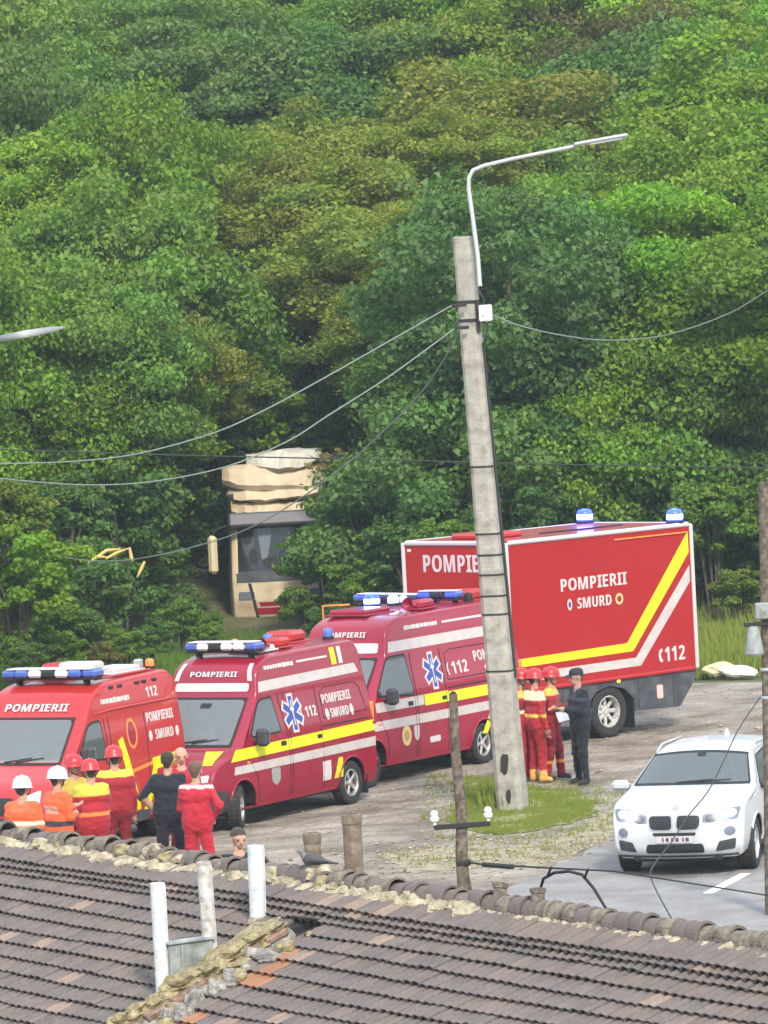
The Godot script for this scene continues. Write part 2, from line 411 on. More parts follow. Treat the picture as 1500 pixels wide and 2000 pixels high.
func make_materials() -> void:
	mt.bright = leafy(0.25, 0.41, 0.036)
	mt.mid = leafy(0.195, 0.32, 0.05)
	mt.dark = leafy(0.135, 0.245, 0.06)
	mt.olive = leafy(0.335, 0.385, 0.055)
	mt.brown = leafy(0.22, 0.20, 0.065)
	mt.lime = leafy(0.28, 0.47, 0.035)
	mt.grass = leafy(0.25, 0.305, 0.085)
	mt.weed = leafy(0.25, 0.30, 0.075)
	mt.bark = rough_mat(noise_tex(0.02, 3, [[0.2, 0.03, 0.025, 0.018], [0.8, 0.11, 0.09, 0.065]], 5, 256), 0.8, 0.95)
	mt.ground = rough_mat(noise_tex(0.01, 21, [[0.2, 0.05, 0.06, 0.02], [0.5, 0.08, 0.09, 0.03], [0.8, 0.13, 0.11, 0.06]], 6), 9.0, 1.0, bump_tex(0.03, 5, 6.0))
	mt.lot = rough_mat(noise_tex(0.006, 33, [[0.15, 0.16, 0.128, 0.10], [0.42, 0.26, 0.217, 0.178], [0.6, 0.295, 0.25, 0.207], [0.85, 0.38, 0.33, 0.275]], 6, 1024, 30.0), 11.0, 0.92, bump_tex(0.02, 8, 10.0), noise_tex(0.03, 77, [[0.2, 0.66, 0.64, 0.62], [0.5, 0.92, 0.92, 0.92], [0.8, 1, 1, 1]], 5), 1.7)
	mt.road = rough_mat(noise_tex(0.01, 34, [[0.2, 0.20, 0.187, 0.182], [0.8, 0.27, 0.257, 0.252]], 6, 512), 6.0, 0.85, bump_tex(0.06, 9, 4.0), noise_tex(0.05, 78, [[0.2, 0.86, 0.86, 0.86], [0.7, 1, 1, 1]], 3), 1.0)
	mt.dirt = rough_mat(noise_tex(0.012, 36, [[0.15, 0.17, 0.13, 0.085], [0.5, 0.27, 0.225, 0.155], [0.85, 0.36, 0.31, 0.225]], 6, 512, 20.0), 2.6, 1.0, bump_tex(0.03, 10, 6.0))
	mt.turf = rough_mat(noise_tex(0.012, 37, [[0.2, 0.18, 0.19, 0.06], [0.45, 0.22, 0.22, 0.085], [0.6, 0.28, 0.235, 0.16], [0.85, 0.32, 0.275, 0.21]], 6, 512), 2.0, 1.0)
	mt.white_line = rough_mat(noise_tex(0.05, 38, [[0.15, 0.35, 0.34, 0.33], [0.35, 0.78, 0.78, 0.76], [0.8, 0.82, 0.82, 0.8]], 4, 256), 1.0, 0.7)

# ------------------------------------------------------------------ ground
func terrain(x: float, z: float) -> float:
	var d := -z
	var h := 0.2 * maxf(0.0, d - 114.0) + 0.6 * smoothstep(108, 130, d)
	h += 0.5 * sin(x * 0.21 + d * 0.13) * smoothstep(112, 135, d)
	h *= 1.0 - exp(-pow((x + 2.6) / 3.6, 4.0) - pow((d - 116.0) / 7.0, 4.0))   # level ground where the wrecked truck stands
	h -= 2.4 * (1.0 - smoothstep(47, 55, d))
	if d > 420: h = terrain(x, -420.0)
	return h
func make_ground() -> void:
	var xs := []
	var zs := []
	for i in 49: xs.append(-240.0 + 10.0 * i)
	var z := 40.0
	while z > -460.0:
		zs.append(z)
		z -= 2.0 if (z < -40 and z > -140) else 10.0
	var mb := MB.new()
	for i in xs.size() - 1:
		for j in zs.size() - 1:
			var p := []
			for k in [[0, 0], [1, 0], [1, 1], [0, 1]]:
				var x: float = xs[i + k[0]]
				var zz: float = zs[j + k[1]]
				p.append(Vector3(x, terrain(x, zz) - 0.012, zz))
			mb.quad(p[0], p[1], p[2], p[3])
	struct("ground", mb.mesh(), mt.ground)
	# the lot: broken asphalt and packed gravel
	mb = MB.new()
	var edge := []
	var nf := FastNoiseLite.new()
	nf.seed = 4; nf.frequency = 0.35
	var rim := [[-26.0, -58.5], [26.0, -58.5], [26.0, -92.0], [14.0, -93.0], [7.0, -94.2], [5.0, -94.6], [1.0, -97.0], [-6.0, -100.0], [-26.0, -101.0]]
	for i in rim.size():
		var a := Vector2(rim[i][0], rim[i][1])
		var b := Vector2(rim[(i + 1) % rim.size()][0], rim[(i + 1) % rim.size()][1])
		var cnt := maxi(1, int(a.distance_to(b) / 0.6))
		for k in cnt:
			var q := a.lerp(b, float(k) / cnt)
			edge.append(q + Vector2(nf.get_noise_2d(q.x, q.y), nf.get_noise_2d(q.y + 50, q.x)) * 0.35)
	mb.patch(PackedVector2Array(edge), 60.0, 60.0, func(q): return Vector3(q.x, -0.004, q.y))
	struct("gravel_lot", mb.mesh(), mt.lot)
	# the road at the right, 71 degrees off the picture plane
	var u := Vector2(0.3205, -0.9472)
	var r := Vector2(0.9472, 0.3205)
	var o := Vector2(1.95, -65.7)
	mb = MB.new()
	var rp := []
	for k in 130: rp.append(o + u * (-26.0 + 0.5 * k) + r * 0.10 * nf.get_noise_1d(k * 1.7) * 2.0)
	rp.append(o + u * 38.5 + r * 7.2); rp.append(o - u * 26.0 + r * 7.2)
	mb.patch(PackedVector2Array(rp), 80, 80, func(q): return Vector3(q.x, 0.004, q.y))
	struct("road", mb.mesh(), mt.road)
	mb = MB.new()
	for k in range(-2, 5):
		var s := Vector2(3.90, -62.3) + u * (k * 6.4)
		var w := r * 0.075
		mb.patch(PackedVector2Array([s - w, s + w, s + u * 2.0 + w, s + u * 2.0 - w]), 9, 9, func(q): return Vector3(q.x, 0.008, q.y))
	struct("road_marking", mb.mesh(), mt.white_line)
	# dirt shoulder between lot and road
	mb = MB.new()
	var dp := []
	for q in [[0.2, -66.2], [1.2, -66.6], [1.9, -66.0], [2.9, -68.9], [3.7, -71.6], [3.3, -73.2], [2.6, -70.4], [1.6, -68.8], [0.8, -69.0], [-0.4, -68.6]]: dp.append(Vector2(q[0], q[1]))
	dp = jag(dp, nf, 0.1)
	mb.patch(PackedVector2Array(dp), 40, 40, func(q): return Vector3(q.x, 0.0002, q.y))
	struct("dirt_shoulder", mb.mesh(), mt.dirt)
	# turf island round the concrete pole
	mb = MB.new()
	var gp := []
	for q in [[1.0, -78.6], [1.55, -78.2], [2.1, -76.6], [2.8, -75.6], [3.0, -74.0], [2.8, -72.0], [2.2, -70.8], [1.5, -70.2], [1.0, -70.6], [0.8, -72.2], [0.86, -74.5], [0.95, -77.0]]: gp.append(Vector2(q[0], q[1]))
	gp = jag(gp, nf, 0.2)
	mb.patch(PackedVector2Array(gp), 40, 40, func(q): return Vector3(q.x, 0.0086, q.y))
	struct("turf", mb.mesh(), mt.turf)
	grass_field("grass", PackedVector2Array(gp), 12000, 0.025, 0.085, mt.grass, "short patchy grass growing round the concrete pole", 5)
func jag(a: Array, nf: FastNoiseLite, amp: float) -> Array:
	var out := []
	for i in a.size():
		var b: Vector2 = a[(i + 1) % a.size()]
		var cnt := maxi(1, int(a[i].distance_to(b) / 0.25))
		for k in cnt:
			var q: Vector2 = a[i].lerp(b, float(k) / cnt)
			out.append(q + Vector2(nf.get_noise_2d(q.x * 5, q.y * 5), nf.get_noise_2d(q.y * 5 + 50, q.x * 5)) * amp * 2)
	return out
func grass_field(called: String, region: PackedVector2Array, count: int, h0: float, h1: float, m: Material, label: String, sd: int) -> void:
	var blade := MB.new()
	for k in 3:
		var a := TAU * k / 3.0 + 0.3
		var s := Vector3(cos(a), 0, sin(a))
		var l := s.cross(Vector3.UP) * 0.09
		blade.tri(l - s * 0.12, l + s * 0.12, l * 2.2 + Vector3(s.x * 0.3, 1.0 - 0.2 * k, s.z * 0.3))
	var mm := MultiMesh.new()
	mm.transform_format = MultiMesh.TRANSFORM_3D
	mm.use_colors = true
	mm.mesh = blade.mesh()
	var bb := Rect2(region[0], Vector2.ZERO)
	for q in region: bb = bb.expand(q)
	var rr := RandomNumberGenerator.new()
	rr.seed = sd
	var nf := FastNoiseLite.new()
	nf.seed = sd; nf.frequency = 0.8
	var xf := []
	var tries := 0
	while xf.size() < count and tries < count * 6:
		tries += 1
		var q := bb.position + Vector2(rr.randf(), rr.randf()) * bb.size
		if not Geometry2D.is_point_in_polygon(q, region): continue
		var dn := nf.get_noise_2d(q.x, q.y)
		if dn < -0.25 and rr.randf() < 0.8: continue
		var h := lerpf(h0, h1, rr.randf()) * (1.0 + 0.6 * dn)
		xf.append(Transform3D(Basis(Vector3.UP, rr.randf() * TAU).scaled(Vector3(h * 0.75, h, h * 0.75)), Vector3(q.x, terrain(q.x, q.y), q.y)))
	mm.instance_count = xf.size()
	for i in xf.size():
		mm.set_instance_transform(i, xf[i])
		var t := rr.randf()
		mm.set_instance_color(i, Color(0.75 + 0.35 * t, 0.8 + 0.15 * rr.randf(), 0.7))
	var o := MultiMeshInstance3D.new()
	o.name = numbered(called)
	o.multimesh = mm
	o.material_override = m
	add_child(o)
	meta(o, label, "grass")
	o.set_meta("kind", "stuff")

# ------------------------------------------------------------------ forest
# crown of many small folded leaves gathered in lobes, unit radius
func crown_mesh(sd: int, lobes: int, per: int, leaf: float, squash := 0.85, low := -0.5) -> ArrayMesh:
	var rr := RandomNumberGenerator.new()
	rr.seed = sd
	var v := PackedVector3Array()
	var n := PackedVector3Array()
	var c := PackedColorArray()
	var ix := PackedInt32Array()
	var q := 0
	for l in lobes:
		var g := l * 2.39996 + rr.randf_range(-0.5, 0.5)
		var yy := clampf(lerpf(low, 1.0, (l + 0.5) / lobes) + rr.randf_range(-0.15, 0.15), -0.95, 0.98)
		var rad := sqrt(maxf(0.0, 1.0 - yy * yy))
		var d := Vector3(cos(g) * rad, yy, sin(g) * rad)
		var o := Vector3(d.x, d.y * squash, d.z) * rr.randf_range(0.42, 0.98)
		var lr := rr.randf_range(0.11, 0.30)
		# a spray reaches outwards and a little down or up
		var reach := (Vector3(d.x, 0.15, d.z) + Vector3(rr.randfn(), rr.randfn() * 0.6, rr.randfn()) * 0.4).normalized() * lr * rr.randf_range(0.4, 1.5)
		var lt := rr.randf_range(0.74, 1.0)
		var lw := rr.randf_range(0.85, 1.15)
		var many := int(per * pow(lr / 0.22, 2.0))
		for k in many:
			var e := Vector3(rr.randfn(), rr.randfn(), rr.randfn()).normalized()
			if e.dot(d) < -0.2 and rr.randf() < 0.6: e = -e
			var sh := lr * (0.25 + 0.85 * sqrt(rr.randf()))
			var p := o + Vector3(e.x * 1.1, e.y * 0.62, e.z * 1.1) * sh + reach * rr.randf_range(-0.2, 1.0)
			var nn := (e * 0.45 + Vector3(0, 0.35, 0) + Vector3(rr.randfn(), rr.randfn(), rr.randfn()) * 0.5).normalized()
			var t := nn.cross(Vector3(rr.randfn(), rr.randfn(), rr.randfn())).normalized()
			var b := nn.cross(t)
			var s := leaf * rr.randf_range(0.5, 1.45)
			t = t * s; b = b * s * rr.randf_range(0.25, 0.42)
			var lift := nn * s * 0.14
			var i := q * 4
			v.append(p - t * 0.5); v.append(p + b + lift); v.append(p + t * 0.5 - lift); v.append(p - b + lift)
			n.append(nn); n.append(nn); n.append(nn); n.append(nn)
			var tone := lt * rr.randf_range(0.68, 1.0)
			var cc := Color(tone * lw, tone, tone * 0.9)
			c.append(cc); c.append(cc); c.append(cc); c.append(cc)
			ix.append(i); ix.append(i + 1); ix.append(i + 2); ix.append(i); ix.append(i + 2); ix.append(i + 3)
			q += 1
	var a := []
	a.resize(Mesh.ARRAY_MAX)
	a[Mesh.ARRAY_VERTEX] = v; a[Mesh.ARRAY_NORMAL] = n; a[Mesh.ARRAY_COLOR] = c; a[Mesh.ARRAY_INDEX] = ix
	var m := ArrayMesh.new()
	m.add_surface_from_arrays(Mesh.PRIMITIVE_TRIANGLES, a)
	return m
# trunk with limbs for a crown of unit radius whose centre is "reach" above the root
func trunk_mesh(sd: int, reach: float) -> ArrayMesh:
	var rr := RandomNumberGenerator.new()
	rr.seed = sd
	var mb := MB.new()
	var pts := []
	var rs := []
	for k in 7:
		var t := k / 6.0
		pts.append(Vector3(rr.randf_range(-0.05, 0.05) * t, reach * t * 1.1, rr.randf_range(-0.05, 0.05) * t)); rs.append(lerpf(0.065, 0.02, t))
	mb.tube(pts, rs, 7)
	for l in 9:
		var s := rr.randf_range(0.45, 0.95)
		var a := l * 2.4 + rr.randf()
		var p0 := Vector3(0, reach * s * 1.1, 0)
		var out := Vector3(cos(a), rr.randf_range(0.35, 0.9), sin(a)).normalized()
		mb.tube([p0, p0 + out * 0.35 + Vector3(0, 0.02, 0), p0 + out * 0.7 + Vector3(rr.randf_range(-0.1, 0.1), 0.1, 0)], [0.028, 0.018, 0.006], 5)
		for w in 2:
			var p1 := p0 + out * rr.randf_range(0.3, 0.55)
			mb.tube([p1, p1 + Vector3(rr.randf_range(-0.3, 0.3), rr.randf_range(0.0, 0.3), rr.randf_range(-0.3, 0.3))], [0.012, 0.004], 4)
	return mb.mesh()
var crowns := []
var small_crowns := []
func make_forest() -> void:
	for k in 8: crowns.append(crown_mesh(100 + k, 74 + 6 * (k % 3), 430, 0.047, [0.95, 1.1, 0.9, 1.0][k % 4], -0.7))
	for k in 4: small_crowns.append(crown_mesh(200 + k, 34, 240, 0.10, 0.95, -0.85))
	var trunks := {}
	var kinds := [["bright", "bright green"], ["mid", "mid green"], ["dark", "dark green"], ["olive", "yellow olive"], ["brown", "brownish"], ["lime", "lime green"]]
	var rr := RandomNumberGenerator.new()
	rr.seed = 77
	# a few shades of every kind, as neighbouring trees differ
	var shades := {}
	for kd in kinds:
		shades[kd[0]] = []
		for k in 4:
			var m: StandardMaterial3D = mt[kd[0]].duplicate()
			var c := m.albedo_color.srgb_to_linear()
			var g := rr.randf_range(0.8, 1.2)
			m.albedo_color = lin(c.r * g * (rr.randf_range(0.94, 1.04) if kd[0] == "olive" else rr.randf_range(0.9, 1.15)), c.g * g, c.b * g * rr.randf_range(0.9, 1.3))
			shades[kd[0]].append(m)
	var rows := {}
	for i in forest.size():
		var f: Array = forest[i]
		var where := "at the foot of the hillside" if f[1] < 122 else ("on the lower hillside" if f[1] < 142 else ("on the middle hillside" if f[1] < 168 else "high on the hillside"))
		var kk := "%s trees %s" % [kinds[f[4]][1], where]
		if not rows.has(kk): rows[kk] = []
		rows[kk].append(i)
	var label_of := {}
	for kk in rows: name_in_order(rows[kk], func(i): return forest[i][0] / forest[i][1], kk, label_of)
	for i in forest.size():
		var f: Array = forest[i]
		var kd: Array = kinds[f[4]]
		var base := Vector3(f[0], terrain(f[0], -f[1]), -f[1])
		var c: float = f[2]
		var r: float = f[3]
		var t := thing("broadleaf_tree", label_of[i][0], "tree", base, 0.0, label_of[i][1])
		var key := roundi(c / r * 2.0)
		if not trunks.has(key): trunks[key] = trunk_mesh(300 + key, key * 0.5)
		part("trunk", trunks[key], mt.bark, t, Transform3D(Basis(Vector3.UP, rr.randf() * TAU).scaled(Vector3.ONE * r), Vector3(0, -0.2, 0)))
		var flat := rr.randf_range(0.75, 0.95) if f[4] == 3 else rr.randf_range(0.9, 1.3)
		var b := Basis(Vector3.UP, rr.randf() * TAU).scaled(Vector3(r * rr.randf_range(0.92, 1.2), r * flat, r * rr.randf_range(0.92, 1.2)))
		part("crown", crowns[rr.randi() % crowns.size()], shades[kd[0]][rr.randi() % 4], t, Transform3D(b, Vector3(0, c, 0)))

const ORDER := ["first", "second", "third", "fourth", "fifth", "sixth", "seventh", "eighth", "ninth", "tenth", "eleventh", "twelfth", "thirteenth", "fourteenth", "fifteenth", "sixteenth"]
const COUNT := ["no", "one", "two", "three", "four", "five", "six", "seven", "eight", "nine", "ten", "eleven", "twelve", "thirteen", "fourteen", "fifteen", "sixteen", "seventeen", "eighteen", "nineteen", "twenty"]
func name_in_order(ids: Array, key: Callable, what: String, into: Dictionary) -> void:
	var a := ids.duplicate()
	a.sort_custom(func(p, q): return key.call(p) < key.call(q))
	var n := a.size()
	for i in n:
		var w := "only one of the" if n == 1 else ("leftmost of the %s" % COUNT[mini(n, 20)] if i == 0 else ("rightmost of the %s" % COUNT[mini(n, 20)] if i == n - 1 else ("%s from left of the %s" % [ORDER[mini(i, 15)], COUNT[mini(n, 20)]])))
		if n > 4 and i > n / 2 and i < n - 1: w = "%s from right of the %s" % [ORDER[mini(n - 1 - i, 15)], COUNT[mini(n, 20)]]
		into[a[i]] = [("lone " + what.replace("trees", "tree").replace("bushes", "bush")) if n == 1 else w + " " + what, what]

# ------------------------------------------------------------------ vehicle shells: a side outline with a width for every height, x forward, y up, left side at -z
class Shell:
	var paint: Material
	var out := PackedVector2Array()
	var wid := []            # [height, half width]
	var r := 0.05
	var bow := 0.0           # how far the front corners lie behind the nose
	var bow_x := 0.0         # from here forward
	var nose := 0.0
	var crown := 0.03
	var top := 2.5
	func hw(y: float) -> float:
		if y <= wid[0][0]: return wid[0][1]
		for i in wid.size() - 1:
			if y <= wid[i + 1][0]:
				var t: float = (y - wid[i][0]) / (wid[i + 1][0] - wid[i][0])
				return lerpf(wid[i][1], wid[i + 1][1], t * t * (3 - 2 * t) * 0.5 + t * 0.5)
		return wid[-1][1]
	func warp(p: Vector3) -> Vector3:
		var h := hw(p.y)
		var k := minf(1.1, absf(p.z) / h)
		var f := clampf((p.x - bow_x) / maxf(0.01, nose - bow_x), 0.0, 1.0)
		return Vector3(p.x - bow * f * f * pow(k, 2.6) , p.y - crown * smoothstep(top - 0.5, top, p.y) * k * k, p.z * (1.0 - 0.05 * f * f))
	func side(q: Vector2, sg: float, off := 0.0) -> Vector3:
		return warp(Vector3(q.x, q.y, sg * hw(q.y))) + Vector3(0, 0, sg * off)
	func edge_x(y: float, front: bool) -> float:
		var best := -1e9 if front else 1e9
		for i in out.size():
			var a := out[i]
			var b := out[(i + 1) % out.size()]
			if (a.y - y) * (b.y - y) <= 0.0 and absf(a.y - b.y) > 1e-6:
				var x := lerpf(a.x, b.x, (y - a.y) / (b.y - a.y))
				best = maxf(best, x) if front else minf(best, x)
		return best
	func front(q: Vector2, off := 0.0) -> Vector3:   # q = (z, y)
		var x := edge_x(q.y, true)
		var dx := edge_x(q.y + 0.01, true) - edge_x(q.y - 0.01, true)
		var nn := Vector3(0.02, -dx, 0).normalized()
		return warp(Vector3(x, q.y, q.x)) + nn * off
	func back(q: Vector2, off := 0.0) -> Vector3:
		return warp(Vector3(edge_x(q.y, false), q.y, q.x)) - Vector3(off, 0, 0)
	func top_at(x: float) -> float:
		var best := -1e9
		for i in out.size():
			var a := out[i]
			var b := out[(i + 1) % out.size()]
			if (a.x - x) * (b.x - x) <= 0.0 and absf(a.x - b.x) > 1e-6: best = maxf(best, lerpf(a.y, b.y, (x - a.x) / (b.x - a.x)))
		return best
	func over(q: Vector2, off := 0.0) -> Vector3:   # q = (x, z) on the upper side (bonnet, roof)
		return warp(Vector3(q.x, top_at(q.x), q.y)) + Vector3(0, off, 0)
	var open_edge := 1           # strips kept beside the opening
	var open_y := Vector2.ZERO   # heights between which the front is left open for the windscreen
	func body(holes: Array) -> MB:
		var mb := MB.new()
		var cnt := out.size()
		if Geometry2D.is_polygon_clockwise(out): out.reverse()
		var nn := []
		for i in cnt:
			var a := (out[i] - out[(i + cnt - 1) % cnt]).normalized()
			var b := (out[(i + 1) % cnt] - out[i]).normalized()
			nn.append((Vector2(a.y, -a.x) + Vector2(b.y, -b.x)).normalized())
		var rings := []
		for k in 4:
			var t := PI / 2 * k / 3.0
			var ring := []
			for i in cnt: ring.append([out[i] - nn[i] * r * (1 - cos(t)), r * (1 - sin(t)), nn[i] * cos(t), sin(t)])
			rings.append(ring)
		for sg in [-1.0, 1.0]:
			for k in 3:
				for i in cnt:
					var j := (i + 1) % cnt
					var q := []
					for e in [rings[k][i], rings[k][j], rings[k + 1][j], rings[k + 1][i]]:
						var p: Vector2 = e[0]
						q.append(warp(Vector3(p.x, p.y, sg * (hw(p.y) - e[1]))))
						q.append(Vector3(e[2].x, e[2].y, sg * e[3]).normalized())
					mb.smooth(q[0], q[2], q[4], q[1], q[3], q[5])
					mb.smooth(q[0], q[4], q[6], q[1], q[5], q[7])
			var pl := PackedVector2Array()
			for e in rings[3]: pl.append(e[0])
			var pieces := [pl]
			for hole in holes:
				var nx := []
				for pc in pieces: nx.append_array(Geometry2D.clip_polygons(pc, hole))
				pieces = nx
			for pc in pieces: mb.patch(pc, 0.5, 0.12, func(q): return side(q, sg))
		var nz := 12
		for i in cnt:
			var j := (i + 1) % cnt
			var gap := open_y.y > 0.0 and out[i].x > -1.5 and minf(out[i].y, out[j].y) > open_y.x and maxf(out[i].y, out[j].y) < open_y.y and absf(out[i].y - out[j].y) > 0.2
			for k in nz:
				if gap and k >= open_edge and k < nz - open_edge: continue
				var q := []
				for e in [[i, k], [j, k], [j, k + 1], [i, k + 1]]:
					var p: Vector2 = out[e[0]]
					var h := hw(p.y) - r
					var z: float = -h + 2 * h * e[1] / nz
					var o := warp(Vector3(p.x, p.y, z))
					var dz := warp(Vector3(p.x, p.y, z + 0.01)) - warp(Vector3(p.x, p.y, z - 0.01))
					var tg: Vector3 = Vector3(-nn[e[0]].y, nn[e[0]].x, 0)
					var m := tg.cross(dz).normalized()
					if m.x * nn[e[0]].x + m.y * nn[e[0]].y < 0: m = -m
					q.append(o); q.append(m)
				mb.smooth(q[0], q[2], q[4], q[1], q[3], q[5])
				mb.smooth(q[0], q[4], q[6], q[1], q[5], q[7])
		return mb

func decal(called: String, s: Shell, pl: PackedVector2Array, sg: float, off: float, m: Material, parent: Node) -> MeshInstance3D:
	var mb := MB.new()
	mb.patch(pl, 0.5, 0.12, func(q): return s.side(q, sg, off))
	return part(called, mb.mesh(), m, parent)
func front_decal(called: String, s: Shell, pl: PackedVector2Array, off: float, m: Material, parent: Node) -> MeshInstance3D:
	var mb := MB.new()
	mb.patch(pl, 0.16, 0.06, func(q): return s.front(q, off))
	return part(called, mb.mesh(), m, parent)
func over_decal(called: String, s: Shell, pl: PackedVector2Array, off: float, m: Material, parent: Node) -> MeshInstance3D:
	var mb := MB.new()
	mb.patch(pl, 0.08, 0.16, func(q): return s.over(q, off))
	return part(called, mb.mesh(), m, parent)
var bold: SystemFont
func words(text: String, cap: float, width: float, m: Material, parent: Node, at: Transform3D, called := "lettering") -> MeshInstance3D:
	if bold == null:
		bold = SystemFont.new()
		bold.font_names = PackedStringArray(["Droid Sans"])
		bold.font_weight = 700
	var t := TextMesh.new()
	t.text = text
	t.font = bold
	t.font_size = 48
	t.pixel_size = cap / 48.0 / 0.714
	t.depth = 0.008
	t.curve_step = 4.0
	var w := t.get_aabb().size.x
	var k := width / w if width > 0.0 and w > 0.0 else 1.0
	return part(called, t, m, parent, at * Transform3D(Basis.from_scale(Vector3(k, 1, 1)), Vector3.ZERO))
# place for lettering on the side of a shell (sg -1 left, +1 right) or on its front
func on_side(s: Shell, x: float, y: float, sg: float, off := 0.006) -> Transform3D:
	var o := s.side(Vector2(x, y), sg, off)
	var up := (s.side(Vector2(x, y + 0.1), sg) - s.side(Vector2(x, y - 0.1), sg)).normalized()
	var rt := Vector3(sg, 0, 0)
	return Transform3D(Basis(rt, up, rt.cross(up)), o)
func on_front(s: Shell, z: float, y: float, off := 0.006) -> Transform3D:
	var o := s.front(Vector2(z, y), off)
	var up := (s.front(Vector2(z, y + 0.05)) - s.front(Vector2(z, y - 0.05))).normalized()
	var rt := Vector3(0, 0, -1)
	return Transform3D(Basis(rt, up, rt.cross(up)), o)
# six-armed medical star, blue on a white ground
func star_emblem(s: Shell, x: float, y: float, rx: float, ry: float, sg: float, parent: Node) -> void:
	var outer := PackedVector2Array()
	for arm in 3:
		var b := star_bar(x, y, rx, ry, arm, 1.0, 0.46)
		outer = b if arm == 0 else Geometry2D.merge_polygons(outer, b)[0]
	var e := decal("star_emblem", s, outer, sg, 0.004, mt.sign_white, parent)
	for arm in 3: decal("star_arm", s, star_bar(x, y, rx, ry, arm, 0.86, 0.27), sg, 0.0055 + 0.0012 * arm, mt.star_blue, e)
	decal("staff", s, rect(x - rx * 0.05, y - ry * 0.62, x + rx * 0.05, y + ry * 0.66), sg, 0.0095, mt.sign_white, e)
	decal("serpent", s, oval(x, y + ry * 0.2, rx * 0.2, ry * 0.12), sg, 0.0105, mt.sign_white, e)
func star_bar(x: float, y: float, rx: float, ry: float, arm: int, l: float, w: float) -> PackedVector2Array:
	var p := PackedVector2Array()
	var a := PI / 2 + arm * PI / 3
	for k in [[-1, -1], [1, -1], [1, 1], [-1, 1]]:
		var q := Vector2(k[0] * l, k[1] * w * 0.62).rotated(a)
		p.append(Vector2(x + q.x * rx, y + q.y * ry))
	return p
# wheel: local y is the axle, outer face towards +y
func wheel(rad: float, width: float, rim: float, spokes: int, parent: Node, at: Transform3D, deep := 0.05, rim_mat := "rim") -> Node3D:
	var w := Node3D.new()
	w.name = "wheel"
	parent.add_child(w, true)
	w.transform = at
	var mb := MB.new()
	var h := width * 0.5
	mb.lathe([Vector2(rim, -h * 0.9), Vector2(rad * 0.9, -h), Vector2(rad * 0.985, -h * 0.8), Vector2(rad, -h * 0.4), Vector2(rad, h * 0.4), Vector2(rad * 0.985, h * 0.8), Vector2(rad * 0.9, h), Vector2(rim * 1.08, h * 0.98), Vector2(rim, h * 0.86), Vector2(rim, h * 0.5)], 30)
	for k in 30:
		var a := TAU * k / 30
		mb.cbox(Vector3(cos(a) * rad, 0, sin(a) * rad), Vector3(0.012, width * 0.78, rad * 0.11), 0.0, Basis(Vector3.UP, -a))
	part("tyre", mb.mesh(), mt.rubber, w)
	mb = MB.new()
	mb.lathe([Vector2(rim, -h * 0.9), Vector2(rim, h * 0.84), Vector2(rim * 0.94, h * 0.9), Vector2(rim * 0.9, h * 0.7), Vector2(rim * 0.88, h - deep - 0.02)], 24)
	mb.lathe([Vector2(rim * 0.24, h - deep - 0.03), Vector2(rim * 0.24, h - deep + 0.015), Vector2(rim * 0.16, h - deep + 0.03), Vector2(0, h - deep + 0.03)], 14)
	for k in spokes:
		var a := TAU * k / spokes
		mb.cbox(Vector3(cos(a) * rim * 0.56, h - deep - 0.004, sin(a) * rim * 0.56), Vector3(rim * 0.72, 0.028, rim * 0.26), 0.008, Basis(Vector3.UP, -a))
	part("rim", mb.mesh(), mt[rim_mat], w)
	mb = MB.new()
	mb.lathe([Vector2(rim * 0.9, -0.02), Vector2(0, -0.02)], 16, Transform3D(Basis(), Vector3(0, h - deep - 0.03, 0)))
	part("brake_disc", mb.mesh(), mt.black, w)
	return w
# axle transform for a wheel on side sg, turned by steer
func axle(x: float, y: float, z: float, sg: float, steer := 0.0) -> Transform3D:
	var b := Basis(Vector3.UP, steer) * Basis(Vector3.RIGHT, sg * PI / 2)
	return Transform3D(b, Vector3(x, y, z))
func arch(x: float, y: float, r: float, bottom := -0.2) -> PackedVector2Array:
	var p := PackedVector2Array()
	for k in 17: p.append(Vector2(x + r * cos(PI * k / 16), y + r * sin(PI * k / 16)))
	p.append(Vector2(x - r, bottom)); p.append(Vector2(x + r, bottom))
	return p
func wheel_well(s: Shell, x: float, y: float, r: float, deep: float, parent: Node) -> void:
	for sg in [-1.0, 1.0]:
		var mb := MB.new()
		for k in 16:
			var a := PI * k / 16
			var b := PI * (k + 1) / 16
			var p1 := Vector2(x + r * cos(a), y + r * sin(a))
			var p2 := Vector2(x + r * cos(b), y + r * sin(b))
			var q1 := s.side(p1, sg, -0.003)
			var q2 := s.side(p2, sg, -0.003)
			var d := Vector3(0, 0, -sg * deep)
			mb.quad(q1, q2, q2 + d, q1 + d)
			mb.tri(q1 + d, q2 + d, Vector3(x, y, q1.z) + d)
		var ctr := s.side(Vector2(x, y), sg, -deep)
		mb.quad(ctr + Vector3(-r, 0, 0), ctr + Vector3(r, 0, 0), ctr + Vector3(r, -y + 0.25, 0), ctr + Vector3(-r, -y + 0.25, 0))
		part("wheel_well", mb.mesh(), mt.black, parent)
		mb = MB.new()
		var pts := []
		var rs := []
		for k in 17:
			pts.append(s.side(Vector2(x + r * cos(PI * k / 16), y + r * sin(PI * k / 16)), sg, 0.004))
			rs.append(0.018)
		mb.tube(pts, rs, 6)
		part("arch_lip", mb.mesh(), s.paint, parent)
